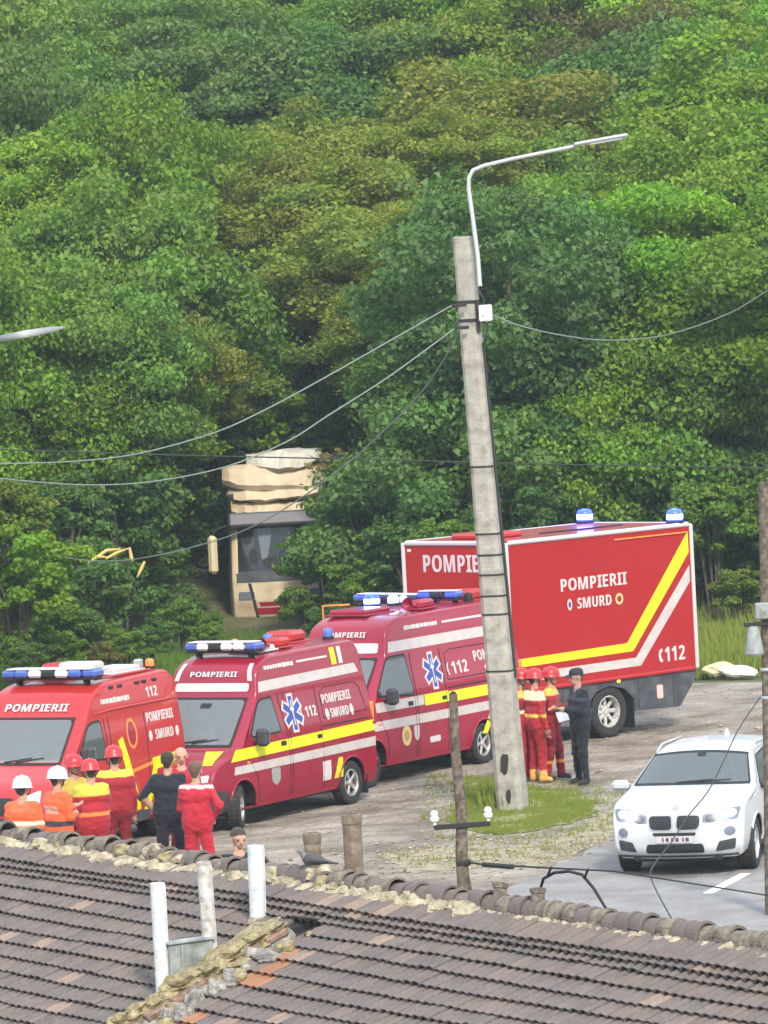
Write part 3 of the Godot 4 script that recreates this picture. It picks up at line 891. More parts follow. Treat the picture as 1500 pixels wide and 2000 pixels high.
# thin dark joints between panels
func seams(s: Shell, lines: Array, parent: Node, m: Material = null) -> void:
	for sg in [-1.0, 1.0]:
		for l in lines:
			var mb := MB.new()
			var pts := []
			for i in range(0, l.size() - 2, 2):
				var a := Vector2(l[i], l[i + 1])
				var b := Vector2(l[i + 2], l[i + 3])
				var cnt := maxi(1, int(a.distance_to(b) / 0.15))
				for k in cnt: pts.append(s.side(a.lerp(b, float(k) / cnt), sg, 0.0))
			pts.append(s.side(Vector2(l[-2], l[-1]), sg, 0.0))
			var rs := []
			for k in pts.size(): rs.append(0.0085)
			mb.tube(pts, rs, 4)
			part("panel_joint", mb.mesh(), mt.black if m == null else m, parent)
# lit or unlit warning lamp; lit ones carry a light of their own
func beacon(r: float, h: float, m: Material, parent: Node, at: Vector3, light := Color.BLACK, energy := 0.0) -> void:
	var b := Node3D.new()
	b.name = "beacon"
	parent.add_child(b, true)
	b.position = at
	var mb := MB.new()
	mb.lathe([Vector2(r * 1.15, -0.02), Vector2(r * 1.15, 0.03), Vector2(r, 0.035)], 14)
	part("socket", mb.mesh(), mt.black, b)
	mb = MB.new()
	mb.lathe([Vector2(r, 0.03), Vector2(r, h * 0.7), Vector2(r * 0.8, h * 0.92), Vector2(0, h)], 14, Transform3D.IDENTITY, true)
	part("lens", mb.mesh(), m, b)
	if energy > 0.0:
		mb = MB.new()
		mb.lathe([Vector2(r * 0.98, h * 0.22), Vector2(r * 1.05, h * 0.28), Vector2(r * 1.05, h * 0.56), Vector2(r * 0.98, h * 0.62)], 14)
		part("bulb_band", mb.mesh(), mt.flash_lit, b)
		var l := OmniLight3D.new()
		l.name = "beacon_light"
		l.light_color = light; l.light_energy = energy
		l.light_size = r; l.omni_range = 14.0; l.omni_attenuation = 2.0
		l.shadow_enabled = true
		b.add_child(l)
		l.position = Vector3(0, h + 0.06, 0)

# dark seal round the windscreen: bottom, top and two sides
func screen_frame(s: Shell, y0: float, y1: float, z0: float, z1: float, w: float, parent: Node) -> void:
	var f := func(y: float) -> float: return lerpf(z0, z1, (y - y0) / (y1 - y0))
	front_decal("windscreen_seal", s, poly([-z0 - w, y0 - w, z0 + w, y0 - w, z0 + w, y0, -z0 - w, y0]), 0.008, mt.black, parent)
	front_decal("windscreen_seal", s, poly([-z1 - w, y1, z1 + w, y1, z1 + w, y1 + w, -z1 - w, y1 + w]), 0.008, mt.black, parent)
	for e in [-1.0, 1.0]: front_decal("windscreen_seal", s, poly([e * z0, y0, e * (z0 + w), y0, e * (z1 + w), y1, e * z1, y1]), 0.008, mt.black, parent)
func cab_interior(parent: Node, xd: float, yd: float, xs: float, ys: float, half: float, back := 1.5) -> void:
	var g := Node3D.new()
	g.name = "interior"
	parent.add_child(g)
	box_part("dashboard", Vector3(xd, yd - 0.16, 0), Vector3(0.55, 0.30, half * 1.8), 0.06, mt.skirt, g, Basis(Vector3.BACK, -0.12))
	for z in [-0.42, 0.42]:
		var mb := MB.new()
		mb.cbox(Vector3(xs, ys - 0.25, z), Vector3(0.16, 0.62, 0.46), 0.06)
		mb.cbox(Vector3(xs + 0.02, ys + 0.17, z), Vector3(0.10, 0.20, 0.26), 0.04)
		mb.cbox(Vector3(xs + 0.28, ys - 0.58, z), Vector3(0.52, 0.16, 0.48), 0.05)
		part("seat", mb.mesh(), mt.plastic, g)
	var wm := MB.new()
	var ring := []
	var rs := []
	for k in 17:
		ring.append(Vector3(0, cos(TAU * k / 16) * 0.19, sin(TAU * k / 16) * 0.19)); rs.append(0.017)
	wm.tube(ring, rs, 6)
	wm.cbox(Vector3(0, 0, 0), Vector3(0.03, 0.05, 0.36), 0.01)
	part("steering_wheel", wm.mesh(), mt.black, g, Transform3D(Basis(Vector3.BACK, 0.6), Vector3(xd - 0.34, yd + 0.02, -0.42)))
	if back > 0.5: box_part("rear_lining", Vector3(xs - 0.5, ys + 0.65 - back / 2, 0), Vector3(0.04, back, half * 1.75), 0.01, mt.skirt, g)
	box_part("floor", Vector3((xd + xs) / 2, ys - 0.85, 0), Vector3(absf(xd - xs) + 1.2, 0.05, half * 1.75), 0.01, mt.black, g)

func vehicle_materials() -> void:
	mt.rubber = rough_mat(noise_tex(0.03, 41, [[0.2, 0.012, 0.012, 0.013], [0.8, 0.035, 0.033, 0.031]], 4, 256), 0.7, 0.85, null, null, 1.0, false)
	mt.black = plain(0.012, 0.013, 0.016, 0.7)
	mt.plastic = rough_mat(noise_tex(0.02, 42, [[0.2, 0.022, 0.024, 0.028], [0.8, 0.045, 0.047, 0.052]], 4, 256), 1.2, 0.55, null, null, 1.0, false)
	mt.skirt = rough_mat(noise_tex(0.015, 43, [[0.2, 0.035, 0.038, 0.048], [0.8, 0.075, 0.078, 0.088]], 5, 256), 1.6, 0.6, null, null, 1.0, false)
	mt.rim = plain(0.55, 0.55, 0.56, 0.35, 0.7)
	mt.rim_dull = rough_mat(noise_tex(0.03, 44, [[0.25, 0.28, 0.27, 0.25], [0.7, 0.56, 0.55, 0.53]], 4, 256), 0.4, 0.45, null, null, 1.0, false)
	mt.glass = plain(0.035, 0.05, 0.055, 0.06, 0.0)
	mt.glass.metallic_specular = 0.6
	mt.glass.clearcoat_enabled = true
	mt.glass.clearcoat = 1.0
	mt.windscreen = plain(0.40, 0.44, 0.46, 0.06)
	mt.windscreen.transparency = BaseMaterial3D.TRANSPARENCY_ALPHA
	mt.windscreen.albedo_color.a = 0.3
	mt.windscreen.metallic_specular = 0.7
	mt.mirror = plain(0.5, 0.53, 0.56, 0.08, 0.9)
	mt.red_a = paint(0.39, 0.019, 0.019)
	mt.red_b = paint(0.26, 0.005, 0.026)
	mt.red_c = paint(0.285, 0.004, 0.03)
	mt.red_truck = paint(0.34, 0.003, 0.006)
	mt.white_paint = paint(0.47, 0.48, 0.50, 0.03)
	mt.sign_white = plain(0.56, 0.50, 0.50, 0.5)
	mt.trim_white = plain(0.50, 0.475, 0.475, 0.45)
	mt.stripe_white = rough_mat(noise_tex(0.02, 45, [[0.2, 0.46, 0.40, 0.39], [0.7, 0.51, 0.455, 0.445]], 4, 256), 1.4, 0.45, null, null, 1.0, false)
	mt.stripe_yellow = rough_mat(noise_tex(0.02, 46, [[0.2, 0.60, 0.58, 0.004], [0.7, 0.66, 0.65, 0.005]], 4, 256), 1.4, 0.5, null, null, 1.0, false)
	mt.star_blue = plain(0.02, 0.06, 0.30, 0.5)
	mt.gold = plain(0.62, 0.47, 0.18, 0.5)
	mt.brass = plain(0.40, 0.27, 0.09, 0.5)
	mt.orange = plain(0.75, 0.22, 0.04, 0.5)
	mt.lamp_clear = plain(0.62, 0.66, 0.70, 0.12)
	mt.lamp_clear.clearcoat_enabled = true
	mt.lamp_blue = plain(0.045, 0.10, 0.42, 0.15)
	mt.lamp_blue.clearcoat_enabled = true
	mt.blue_lit = glow(0.016, 0.03, 1.0, 4.5)
	mt.flash_lit = glow(0.30, 0.42, 1.0, 5.0)
	mt.white_lit = glow(0.95, 0.97, 1.0, 1.6)
	mt.amber_lit = glow(1.0, 0.42, 0.05, 2.5)
	mt.stripe_pink = plain(0.70, 0.42, 0.38, 0.5)
	mt.lamp_navy = plain(0.012, 0.016, 0.07, 0.3)
	mt.lamp_grey = plain(0.13, 0.15, 0.19, 0.15)
	mt.car_screen = mt.windscreen.duplicate()
	mt.car_screen.albedo_color.a = 0.2
	mt.beige = rough_mat(noise_tex(0.012, 47, [[0.15, 0.36, 0.27, 0.17], [0.5, 0.52, 0.41, 0.28], [0.85, 0.60, 0.49, 0.35]], 5, 256), 2.4, 0.6, null, null, 1.0, false)
	mt.beige_pale = rough_mat(noise_tex(0.012, 48, [[0.15, 0.40, 0.36, 0.30], [0.7, 0.58, 0.54, 0.47]], 5, 256), 2.4, 0.6, null, null, 1.0, false)
	mt.trim_cream = plain(0.62, 0.52, 0.33, 0.5)
	mt.visor = plain(0.09, 0.085, 0.10, 0.4)
	mt.glass_dark = plain(0.018, 0.022, 0.03, 0.12)
	mt.steel = plain(0.45, 0.46, 0.47, 0.4, 0.6)

func vent_hood(m: Material, parent: Node, at: Vector3, size: Vector3) -> void:
	var mb := MB.new()
	mb.cbox(Vector3(0, size.y * 0.5, 0), size, minf(size.x, size.y) * 0.3)
	mb.cbox(Vector3(0, 0.01, 0), Vector3(size.x * 1.15, 0.03, size.z * 1.15), 0.008)
	part("roof_vent", mb.mesh(), m, parent, Transform3D(Basis(), at))
func light_bar(parent: Node, at: Vector3, len: float, depth: float, mats: Array, lit := -1) -> void:
	var b := Node3D.new()
	b.name = "light_bar"
	parent.add_child(b, true)
	b.position = at
	var mb := MB.new()
	mb.cbox(Vector3(0, 0.0, 0), Vector3(depth * 0.7, 0.04, len * 0.96), 0.01)
	for s in [-1, 1]: mb.cbox(Vector3(0, -0.05, s * len * 0.36), Vector3(depth * 0.4, 0.09, 0.05), 0.01)
	part("bracket", mb.mesh(), mt.black, b)
	var cnt := mats.size()
	for k in cnt:
		mb = MB.new()
		mb.cbox(Vector3(0, 0.075, -len * 0.5 + len * (k + 0.5) / cnt), Vector3(depth * (0.85 if k == 0 or k == cnt - 1 else 1.0), 0.11, len / cnt - 0.008), 0.03)
		part("lens", mb.mesh(), mt[mats[k]], b)
	mb = MB.new()
	mb.cbox(Vector3(0, 0.142, 0), Vector3(depth * 0.8, 0.02, len * 0.9), 0.008)
	part("cover", mb.mesh(), mt.sign_white, b)
func door_mirror(s: Shell, x: float, y: float, sg: float, size: Vector3, shell_mat: Material, parent: Node, reach := 0.17) -> void:
	var q := s.side(Vector2(x, y), sg, reach)
	var g := Node3D.new()
	g.name = "door_mirror"
	parent.add_child(g, true)
	var mb := MB.new()
	mb.cbox(q, size, size.x * 0.32)
	part("housing", mb.mesh(), shell_mat, g)
	mb = MB.new()
	mb.tube([s.side(Vector2(x - 0.02, y - size.y * 0.3), sg, -0.01), q + Vector3(0, -size.y * 0.3, 0)], [0.035, 0.03], 8)
	part("arm", mb.mesh(), mt.black, g)
	mb = MB.new()
	mb.cbox(q + Vector3(-size.x * 0.5, 0, 0), Vector3(0.012, size.y * 0.82, size.z * 0.82), 0.004)
	part("mirror_glass", mb.mesh(), mt.mirror, g)
func box_part(called: String, o: Vector3, size: Vector3, ch: float, m: Material, parent: Node, b := Basis()) -> MeshInstance3D:
	var mb := MB.new()
	mb.cbox(o, size, ch, b)
	return part(called, mb.mesh(), m, parent)
func bar_decal(s: Shell, x0: float, x1: float, y0: float, y1: float, sg: float, m: Material, parent: Node, called := "stripe", off := 0.004) -> void:
	decal(called, s, rect(x0, y0, x1, y1), sg, off, m, parent)
# pale line of unreadable small print
func small_print(s: Shell, x0: float, x1: float, y: float, h: float, sg: float, parent: Node) -> void:
	var x := x0
	var rr := RandomNumberGenerator.new()
	rr.seed = int(x0 * 100) + 7
	while x < x1:
		var w := rr.randf_range(0.05, 0.13)
		decal("faded_print", s, rect(x, y - h * rr.randf_range(0.38, 0.5), minf(x + w, x1), y + h * rr.randf_range(0.38, 0.5)), sg, 0.004, mt.sign_white, parent)
		x += w + 0.012

# high-roofed ambulance van. wb wheelbase, tail where the body ends, k stretches heights
func ambulance(t: Node3D, paint_m: Material, wb: float, tail: float, k: float, long_window: bool, steer: float) -> Shell:
	var s := Shell.new()
	s.paint = paint_m
	s.r = 0.05
	s.out = rounded([[0.86, 0.27, 0.05], [0.93, 0.5, 0.15], [0.92, 0.86 * k, 0.13], [0.74, 1.03 * k, 0.16], [-0.02, 1.20 * k, 0.06], [-0.76, 1.92 * k, 0.05], [-0.80, 2.0 * k, 0.04], [-0.93, 2.36 * k, 0.16], [-1.28, 2.52 * k, 0.22], [-tail + 0.2, 2.55 * k, 0.10], [-tail + 0.08, 2.42 * k, 0.10], [-tail, 1.5 * k, 0.2], [-tail, 0.40, 0.08], [-tail + 0.05, 0.27, 0.04]])
	s.wid = [[0.2, 0.90], [0.55, 0.955], [1.0 * k, 0.955], [1.3 * k, 0.93], [1.9 * k, 0.815], [2.2 * k, 0.765], [2.6 * k, 0.70]]
	s.bow = 0.20 if k < 1.02 else 0.42; s.bow_x = -1.4 if k < 1.02 else -1.9; s.nose = 0.93; s.top = 2.55 * k
	var holes := [arch(0.0, 0.34, 0.41), arch(-wb, 0.34, 0.41)]
	s.open_y = Vector2(1.19 * k, 1.94 * k)
	part("body", s.body(holes).mesh(), paint_m, t)
	cab_interior(t, -0.42, 1.22 * k, -1.2, 1.45 * k, 0.84)
	for x in [0.0, -wb]: wheel_well(s, x, 0.34, 0.41, 0.34, t)
	box_part("chassis", Vector3(-wb / 2 - 0.2, 0.3, 0), Vector3(tail + 0.5, 0.2, 1.2), 0.03, mt.black, t)
	for sg in [-1.0, 1.0]:
		wheel(0.335, 0.215, 0.215, 5, t, axle(0.0, 0.335, sg * 0.83, sg, steer), 0.05, "rim")
		wheel(0.335, 0.215, 0.215, 5, t, axle(-wb, 0.335, sg * 0.84, sg), 0.05, "rim")
		box_part("mud_flap", Vector3(-wb - 0.47, 0.27, sg * 0.82), Vector3(0.02, 0.3, 0.26), 0.004, mt.black, t)
	# glass
	screen_frame(s, 1.255 * k, 1.885 * k, 0.73, 0.655, 0.03, t)
	front_decal("windscreen", s, rounded([[-0.72, 1.26 * k, 0.05], [0.72, 1.26 * k, 0.05], [0.65, 1.88 * k, 0.07], [-0.65, 1.88 * k, 0.07]]), 0.007, mt.windscreen, t)
	for w in [-1, 1]:
		var mb := MB.new()
		mb.tube([s.front(Vector2(0.1 * w + 0.05, 1.27 * k), 0.02), s.front(Vector2(0.1 * w - 0.4, 1.33 * k), 0.02)], [0.012, 0.007], 5)
		part("wiper", mb.mesh(), mt.black, t)
	var win: PackedVector2Array
	if long_window: win = rounded([[-0.22, 1.37 * k, 0.08], [-0.78, 1.90 * k, 0.12], [-1.36, 1.91 * k, 0.08], [-1.42, 1.30 * k, 0.06]])
	else: win = rounded([[-0.36, 1.36, 0.08], [-0.80, 1.85, 0.1], [-1.17, 1.88, 0.06], [-1.24, 1.36, 0.05]])
	for sg in [-1.0, 1.0]:
		var big := Geometry2D.offset_polygon(win, 0.03)[0]
		decal("window_gasket", s, big, sg, 0.003, mt.black, t)
		decal("side_window", s, win, sg, 0.007, mt.glass, t)
		door_mirror(s, -0.42, 1.34 * k, sg, Vector3(0.14, 0.27, 0.2), mt.plastic, t)
		decal("door_handle", s, rounded([[-1.2, 1.13 * k, 0.02], [-1.36, 1.13 * k, 0.02], [-1.36, 1.20 * k, 0.02], [-1.2, 1.20 * k, 0.02]]), sg, 0.012, mt.black, t)
		box_part("tail_lamp", s.side(Vector2(-tail + 0.05, 1.38 * k), sg, -0.02), Vector3(0.09, 0.30, 0.06), 0.02, mt.orange, t)
	seams(s, [[-0.12, 1.15 * k, -0.46, 0.75, -0.5, 0.32], [-1.42, 0.33, -1.44, 1.25 * k, -1.36, 1.93 * k], [-1.5, 0.33, -1.52, 1.93 * k], [-2.42, 0.33, -2.46, 1.93 * k], [-2.55, 1.42 * k, -2.6, 1.82 * k, -2.75, 1.88 * k, -tail + 0.45, 1.88 * k, -tail + 0.3, 1.8 * k, -tail + 0.22, 1.42 * k, -2.55, 1.42 * k]], t)
	for sg in [-1.0, 1.0]:
		var rl := MB.new()
		rl.tube([s.side(Vector2(-2.5, 1.30 * k), sg), s.side(Vector2(-tail + 0.2, 1.30 * k), sg)], [0.012, 0.012], 5)
		part("door_rail", rl.mesh(), mt.black, t)
		decal("door_handle", s, rounded([[-2.28, 1.13 * k, 0.02], [-2.42, 1.13 * k, 0.02], [-2.42, 1.19 * k, 0.02], [-2.28, 1.19 * k, 0.02]]), sg, 0.012, mt.black, t)
		box_part("side_repeater", s.side(Vector2(-0.2, 0.98), sg, 0.004), Vector3(0.09, 0.035, 0.014), 0.005, mt.orange, t)
		for y in [0.62, 1.2]: box_part("hinge", s.side(Vector2(-tail + 0.05, y * k), sg, 0.004), Vector3(0.09, 0.05, 0.02), 0.006, s.paint, t)
	decal("fuel_flap", s, rounded([[-1.58, 0.72, 0.03], [-1.76, 0.72, 0.03], [-1.76, 0.90, 0.03], [-1.58, 0.90, 0.03]]), 1.0, 0.003, s.paint, t)
	front_decal("inspection_sticker", s, rect(0.5, 1.3 * k, 0.58, 1.37 * k), 0.010, mt.sign_white, t)
	front_decal("rear_view_mirror", s, rounded([[-0.1, 1.76 * k, 0.02], [0.1, 1.76 * k, 0.02], [0.1, 1.83 * k, 0.02], [-0.1, 1.83 * k, 0.02]]), 0.010, mt.black, t)
	# black lower front, grille, headlamps, lower sills
	front_decal("bumper", s, rounded([[-0.93, 0.29, 0.05], [0.93, 0.29, 0.05], [0.93, 0.66, 0.05], [-0.93, 0.66, 0.05]]), 0.012, mt.plastic, t)
	front_decal("grille", s, rounded([[-0.42, 0.69, 0.03], [0.42, 0.69, 0.03], [0.46, 0.80, 0.03], [-0.46, 0.80, 0.03]]), 0.008, mt.black, t)
	for j in 2:
		front_decal("grille_bar", s, rect(-0.42, 0.715 + 0.045 * j, 0.42, 0.728 + 0.045 * j), 0.016, mt.steel, t)
	front_decal("badge", s, oval(0, 0.79, 0.075, 0.075), 0.02, mt.steel, t)
	for sg in [-1.0, 1.0]:
		front_decal("headlight", s, rounded([[0.46 * sg, 0.70, 0.03], [0.86 * sg, 0.69, 0.05], [0.90 * sg, 0.90 * k, 0.06], [0.50 * sg, 0.82, 0.04]]), 0.010, mt.lamp_clear, t)
		front_decal("headlight_bulb", s, oval(0.62 * sg, 0.76, 0.06, 0.05), 0.014, mt.steel, t)
		front_decal("air_intake", s, rounded([[0.4 * sg, 0.38, 0.03], [0.8 * sg, 0.38, 0.03], [0.8 * sg, 0.54, 0.03], [0.4 * sg, 0.54, 0.03]]), 0.016, mt.black, t)
		decal("bumper_corner", s, rounded([[0.85, 0.30, 0.02], [0.47, 0.30, 0.02], [0.45, 0.60, 0.05], [0.85, 0.66, 0.02]]), sg, 0.010, mt.plastic, t)
		decal("sill", s, rect(-wb + 0.44, 0.29, -0.44, 0.36), sg, 0.006, s.paint, t)
	front_decal("number_plate", s, rect(-0.26, 0.44, 0.26, 0.55), 0.02, mt.sign_white, t)
	return s

func make_vehicles() -> void:
	vehicle_materials()
	make_nearest_van()
	make_middle_ambulance()
	make_rear_ambulance()
	make_box_truck()
	make_car()
	make_wrecked_truck()

func make_middle_ambulance() -> void:
	var t := thing("ambulance", "dark red ambulance with bright yellow stripe and turned front wheel, second van from the left", "ambulance", Vector3(-3.172, 0, -73.209), deg_to_rad(239.75), "red rescue vans parked side by side")
	var s := ambulance(t, mt.red_b, 3.26, 4.08, 1.0, false, 0.42)
	for sg in [-1.0, 1.0]:
		decal("stripe", s, poly([0.34, 1.03, 0.16, 1.20, -4.02, 1.25, -4.02, 1.08]), sg, 0.005, mt.stripe_yellow, t)
		decal("stripe", s, poly([0.26, 0.83, 0.22, 0.95, -4.02, 0.985, -4.02, 0.84]), sg, 0.005, mt.stripe_white, t)
		decal("stripe", s, poly([-0.84, 1.98, -0.90, 2.14, -3.78, 2.17, -3.86, 2.02]), sg, 0.005, mt.stripe_white, t)
		bar_decal(s, -2.63, -2.38, 0.46, 0.76, sg, mt.sign_white, t, "marker")
		decal("marker", s, poly([-2.72, 0.46, -2.86, 0.77, -2.99, 0.77, -2.99, 0.46]), sg, 0.004, mt.stripe_yellow, t)
		decal("crest", s, rounded([[-0.86, 0.82, 0.05], [-1.13, 0.82, 0.05], [-1.12, 0.62, 0.06], [-1.0, 0.55, 0.04], [-0.87, 0.62, 0.06]]), sg, 0.004, mt.rim, t)
		star_emblem(s, -1.70, 1.585, 0.30, 0.30, sg, t)
		words("112", 0.16, 0.32, mt.sign_white, t, on_side(s, -2.22, 1.56, sg))
		phone(s, -2.0, 1.56, 0.2, sg, t)
		words("POMPIERII", 0.14, 0.86, mt.sign_white, t, on_side(s, -3.04, 1.70, sg))
		words("SMURD", 0.14, 0.55, mt.sign_white, t, on_side(s, -3.05, 1.47, sg))
		for e in [-2.68, -3.42]: decal("crest", s, oval(e, 1.47, 0.055, 0.09), sg, 0.005, mt.sign_white, t)
		small_print(s, -2.0, -1.12, 2.345, 0.075, sg, t)
		bar_decal(s, -3.02, -2.1, 2.34, 2.375, sg, mt.sign_white, t)
		bar_decal(s, -3.27, -3.12, 2.2, 2.49, sg, mt.stripe_yellow, t, "marker")
		bar_decal(s, -3.46, -3.34, 2.2, 2.49, sg, mt.sign_white, t, "marker")
		over_decal("bonnet_stripe", s, PackedVector2Array([Vector2(0.10, 0.42 * sg), Vector2(0.72, 0.72 * sg), Vector2(0.72, 0.86 * sg), Vector2(0.10, 0.72 * sg)]), 0.008, mt.stripe_yellow, t)
		front_decal("roof_edge_stripe", s, poly([0.62 * sg, 2.16, 0.70 * sg, 2.16, 0.63 * sg, 2.42, 0.56 * sg, 2.42]), 0.006, mt.sign_white, t)
	front_decal("stripe", s, rounded([[-0.66, 2.0, 0.04], [0.66, 2.0, 0.04], [0.66, 2.125, 0.05], [-0.66, 2.125, 0.05]]), 0.006, mt.sign_white, t)
	words("POMPIERII", 0.085, 0.84, mt.sign_white, t, on_front(s, 0.0, 2.25, 0.012))
	light_bar(t, Vector3(-1.25, 2.58, 0.0), 1.3, 0.34, ["lamp_blue", "lamp_clear", "lamp_clear", "black", "lamp_clear", "lamp_blue"])
	vent_hood(mt.trim_white, t, Vector3(-1.75, 2.53, -0.2), Vector3(0.5, 0.09, 0.5))
	vent_hood(mt.red_a, t, Vector3(-2.3, 2.54, -0.3), Vector3(0.34, 0.16, 0.3))
	vent_hood(mt.red_a, t, Vector3(-3.2, 2.54, 0.1), Vector3(0.5, 0.19, 0.5))
	beacon(0.08, 0.17, mt.lamp_blue, t, Vector3(-2.6, 2.56, 0.05))
	beacon(0.08, 0.17, mt.lamp_blue, t, Vector3(-3.75, 2.55, -0.35))
	beacon(0.06, 0.14, mt.orange, t, Vector3(-2.1, 2.56, 0.35))
	# siren horn on the roof
	var mb := MB.new()
	mb.lathe([Vector2(0.03, 0), Vector2(0.035, 0.1), Vector2(0.1, 0.22), Vector2(0.09, 0.2), Vector2(0.0, 0.1)], 14)
	part("siren_horn", mb.mesh(), mt.red_b, t, Transform3D(Basis(Vector3.FORWARD, PI / 2 * 0.9), Vector3(-1.75, 2.62, -0.48)))
func phone(s: Shell, x: float, y: float, h: float, sg: float, parent: Node) -> void:
	var p := PackedVector2Array()
	for k in 9:
		var a := PI * 0.62 + PI * 0.76 * k / 8
		p.append(Vector2(x - sg * 0.0 + cos(a) * h * 0.42 * -sg * 1.0, y + sin(a) * h * 0.5))
	for k in 9:
		var a := PI * 1.32 - PI * 0.64 * k / 8
		p.append(Vector2(x + cos(a) * h * 0.26 * -sg, y + sin(a) * h * 0.46))
	if sg < 0:
		for i in p.size(): p[i].x = x + (x - p[i].x)
	else:
		for i in p.size(): p[i].x = x + (x - p[i].x)
	decal("phone_symbol", s, p, sg, 0.006, mt.sign_white, parent)

func make_rear_ambulance() -> void:
	var t := thing("ambulance", "crimson ambulance with lit blue roof beacon, behind the concrete pole and the second van", "ambulance", Vector3(-1.222, 0, -78.38), deg_to_rad(237.7), "red rescue vans parked side by side")
	var s := ambulance(t, mt.red_c, 3.55, 4.95, 1.055, true, 0.0)
	for sg in [-1.0, 1.0]:
		bar_decal(s, -1.72, -0.1, 1.17, 1.33, sg, mt.stripe_white, t)
		bar_decal(s, -2.5, -1.74, 1.15, 1.33, sg, mt.stripe_yellow, t)
		bar_decal(s, -4.9, -2.52, 1.13, 1.31, sg, mt.stripe_yellow, t)
		bar_decal(s, -4.9, 0.2, 0.88, 1.03, sg, mt.stripe_white, t)
		decal("stripe", s, poly([-0.85, 2.09, -0.92, 2.26, -4.75, 2.27, -4.8, 2.10]), sg, 0.005, mt.stripe_white, t)
		decal("crest", s, oval(-1.08, 0.72, 0.155, 0.165), sg, 0.005, mt.gold, t)
		decal("crest", s, rounded([[-1.32, 0.86, 0.04], [-1.52, 0.86, 0.04], [-1.5, 0.66, 0.05], [-1.42, 0.6, 0.03], [-1.34, 0.66, 0.05]]), sg, 0.005, mt.stripe_white, t)
		decal("badge_plate", s, rounded([[-1.82, 0.53, 0.03], [-2.15, 0.53, 0.03], [-2.15, 0.63, 0.03], [-1.82, 0.63, 0.03]]), sg, 0.005, mt.sign_white, t)
		decal("marker", s, poly([-3.48, 0.5, -3.76, 0.85, -3.92, 0.85, -3.66, 0.5]), sg, 0.005, mt.stripe_yellow, t)
		decal("marker", s, poly([-3.76, 0.5, -4.02, 0.85, -4.16, 0.85, -3.92, 0.5]), sg, 0.005, mt.sign_white, t)
		decal("crest_centre", s, oval(-1.08, 0.72, 0.085, 0.09), sg, 0.007, mt.brass, t)
		star_emblem(s, -2.14, 1.69, 0.29, 0.31, sg, t)
		words("112", 0.2, 0.5, mt.sign_white, t, on_side(s, -2.98, 1.67, sg))
		phone(s, -2.68, 1.67, 0.24, sg, t)
		words("POMPIERII", 0.17, 1.15, mt.sign_white, t, on_side(s, -4.05, 1.80, sg))
		words("SMURD", 0.15, 0.6, mt.sign_white, t, on_side(s, -4.05, 1.55, sg))
		small_print(s, -2.55, -1.5, 2.46, 0.08, sg, t)
		bar_decal(s, -4.2, -2.7, 2.44, 2.48, sg, mt.sign_white, t)
	front_decal("stripe", s, rounded([[-0.66, 2.09, 0.04], [0.66, 2.09, 0.04], [0.66, 2.25, 0.05], [-0.66, 2.25, 0.05]]), 0.006, mt.sign_white, t)
	words("POMPIERII", 0.09, 0.8, mt.sign_white, t, on_front(s, 0.0, 2.38, 0.012))
	vent_hood(mt.red_c, t, Vector3(-1.7, 2.66, 0.2), Vector3(0.8, 0.1, 0.7))
	vent_hood(mt.red_c, t, Vector3(-2.6, 2.67, -0.45), Vector3(0.5, 0.16, 0.22))
	var mb := MB.new()
	mb.lathe([Vector2(0.03, 0), Vector2(0.035, 0.1), Vector2(0.11, 0.22), Vector2(0.1, 0.2), Vector2(0.0, 0.1)], 14)
	part("siren_horn", mb.mesh(), mt.red_c, t, Transform3D(Basis(Vector3.FORWARD, PI / 2 * 0.9), Vector3(-2.2, 2.76, -0.55)))
	beacon(0.13, 0.22, mt.blue_lit, t, Vector3(-2.55, 2.72, 0.5), Color(0.1, 0.25, 1.0), 0.9)
	beacon(0.09, 0.16, mt.white_lit, t, Vector3(-2.9, 2.72, 0.3))
	beacon(0.07, 0.15, mt.lamp_clear, t, Vector3(-3.3, 2.70, 0.35))
	light_bar(t, Vector3(-3.75, 2.74, -0.1), 0.8, 0.3, ["lamp_blue", "black", "lamp_blue"])
	vent_hood(mt.red_a, t, Vector3(-4.3, 2.67, -0.3), Vector3(0.4, 0.2, 0.4))
	beacon(0.07, 0.15, mt.black, t, Vector3(-4.0, 2.68, -0.5))
	# driver's cab seen through the open window
	box_part("seat", Vector3(-1.35, 1.15, -0.42), Vector3(0.25, 1.1, 0.5), 0.08, mt.black, t)

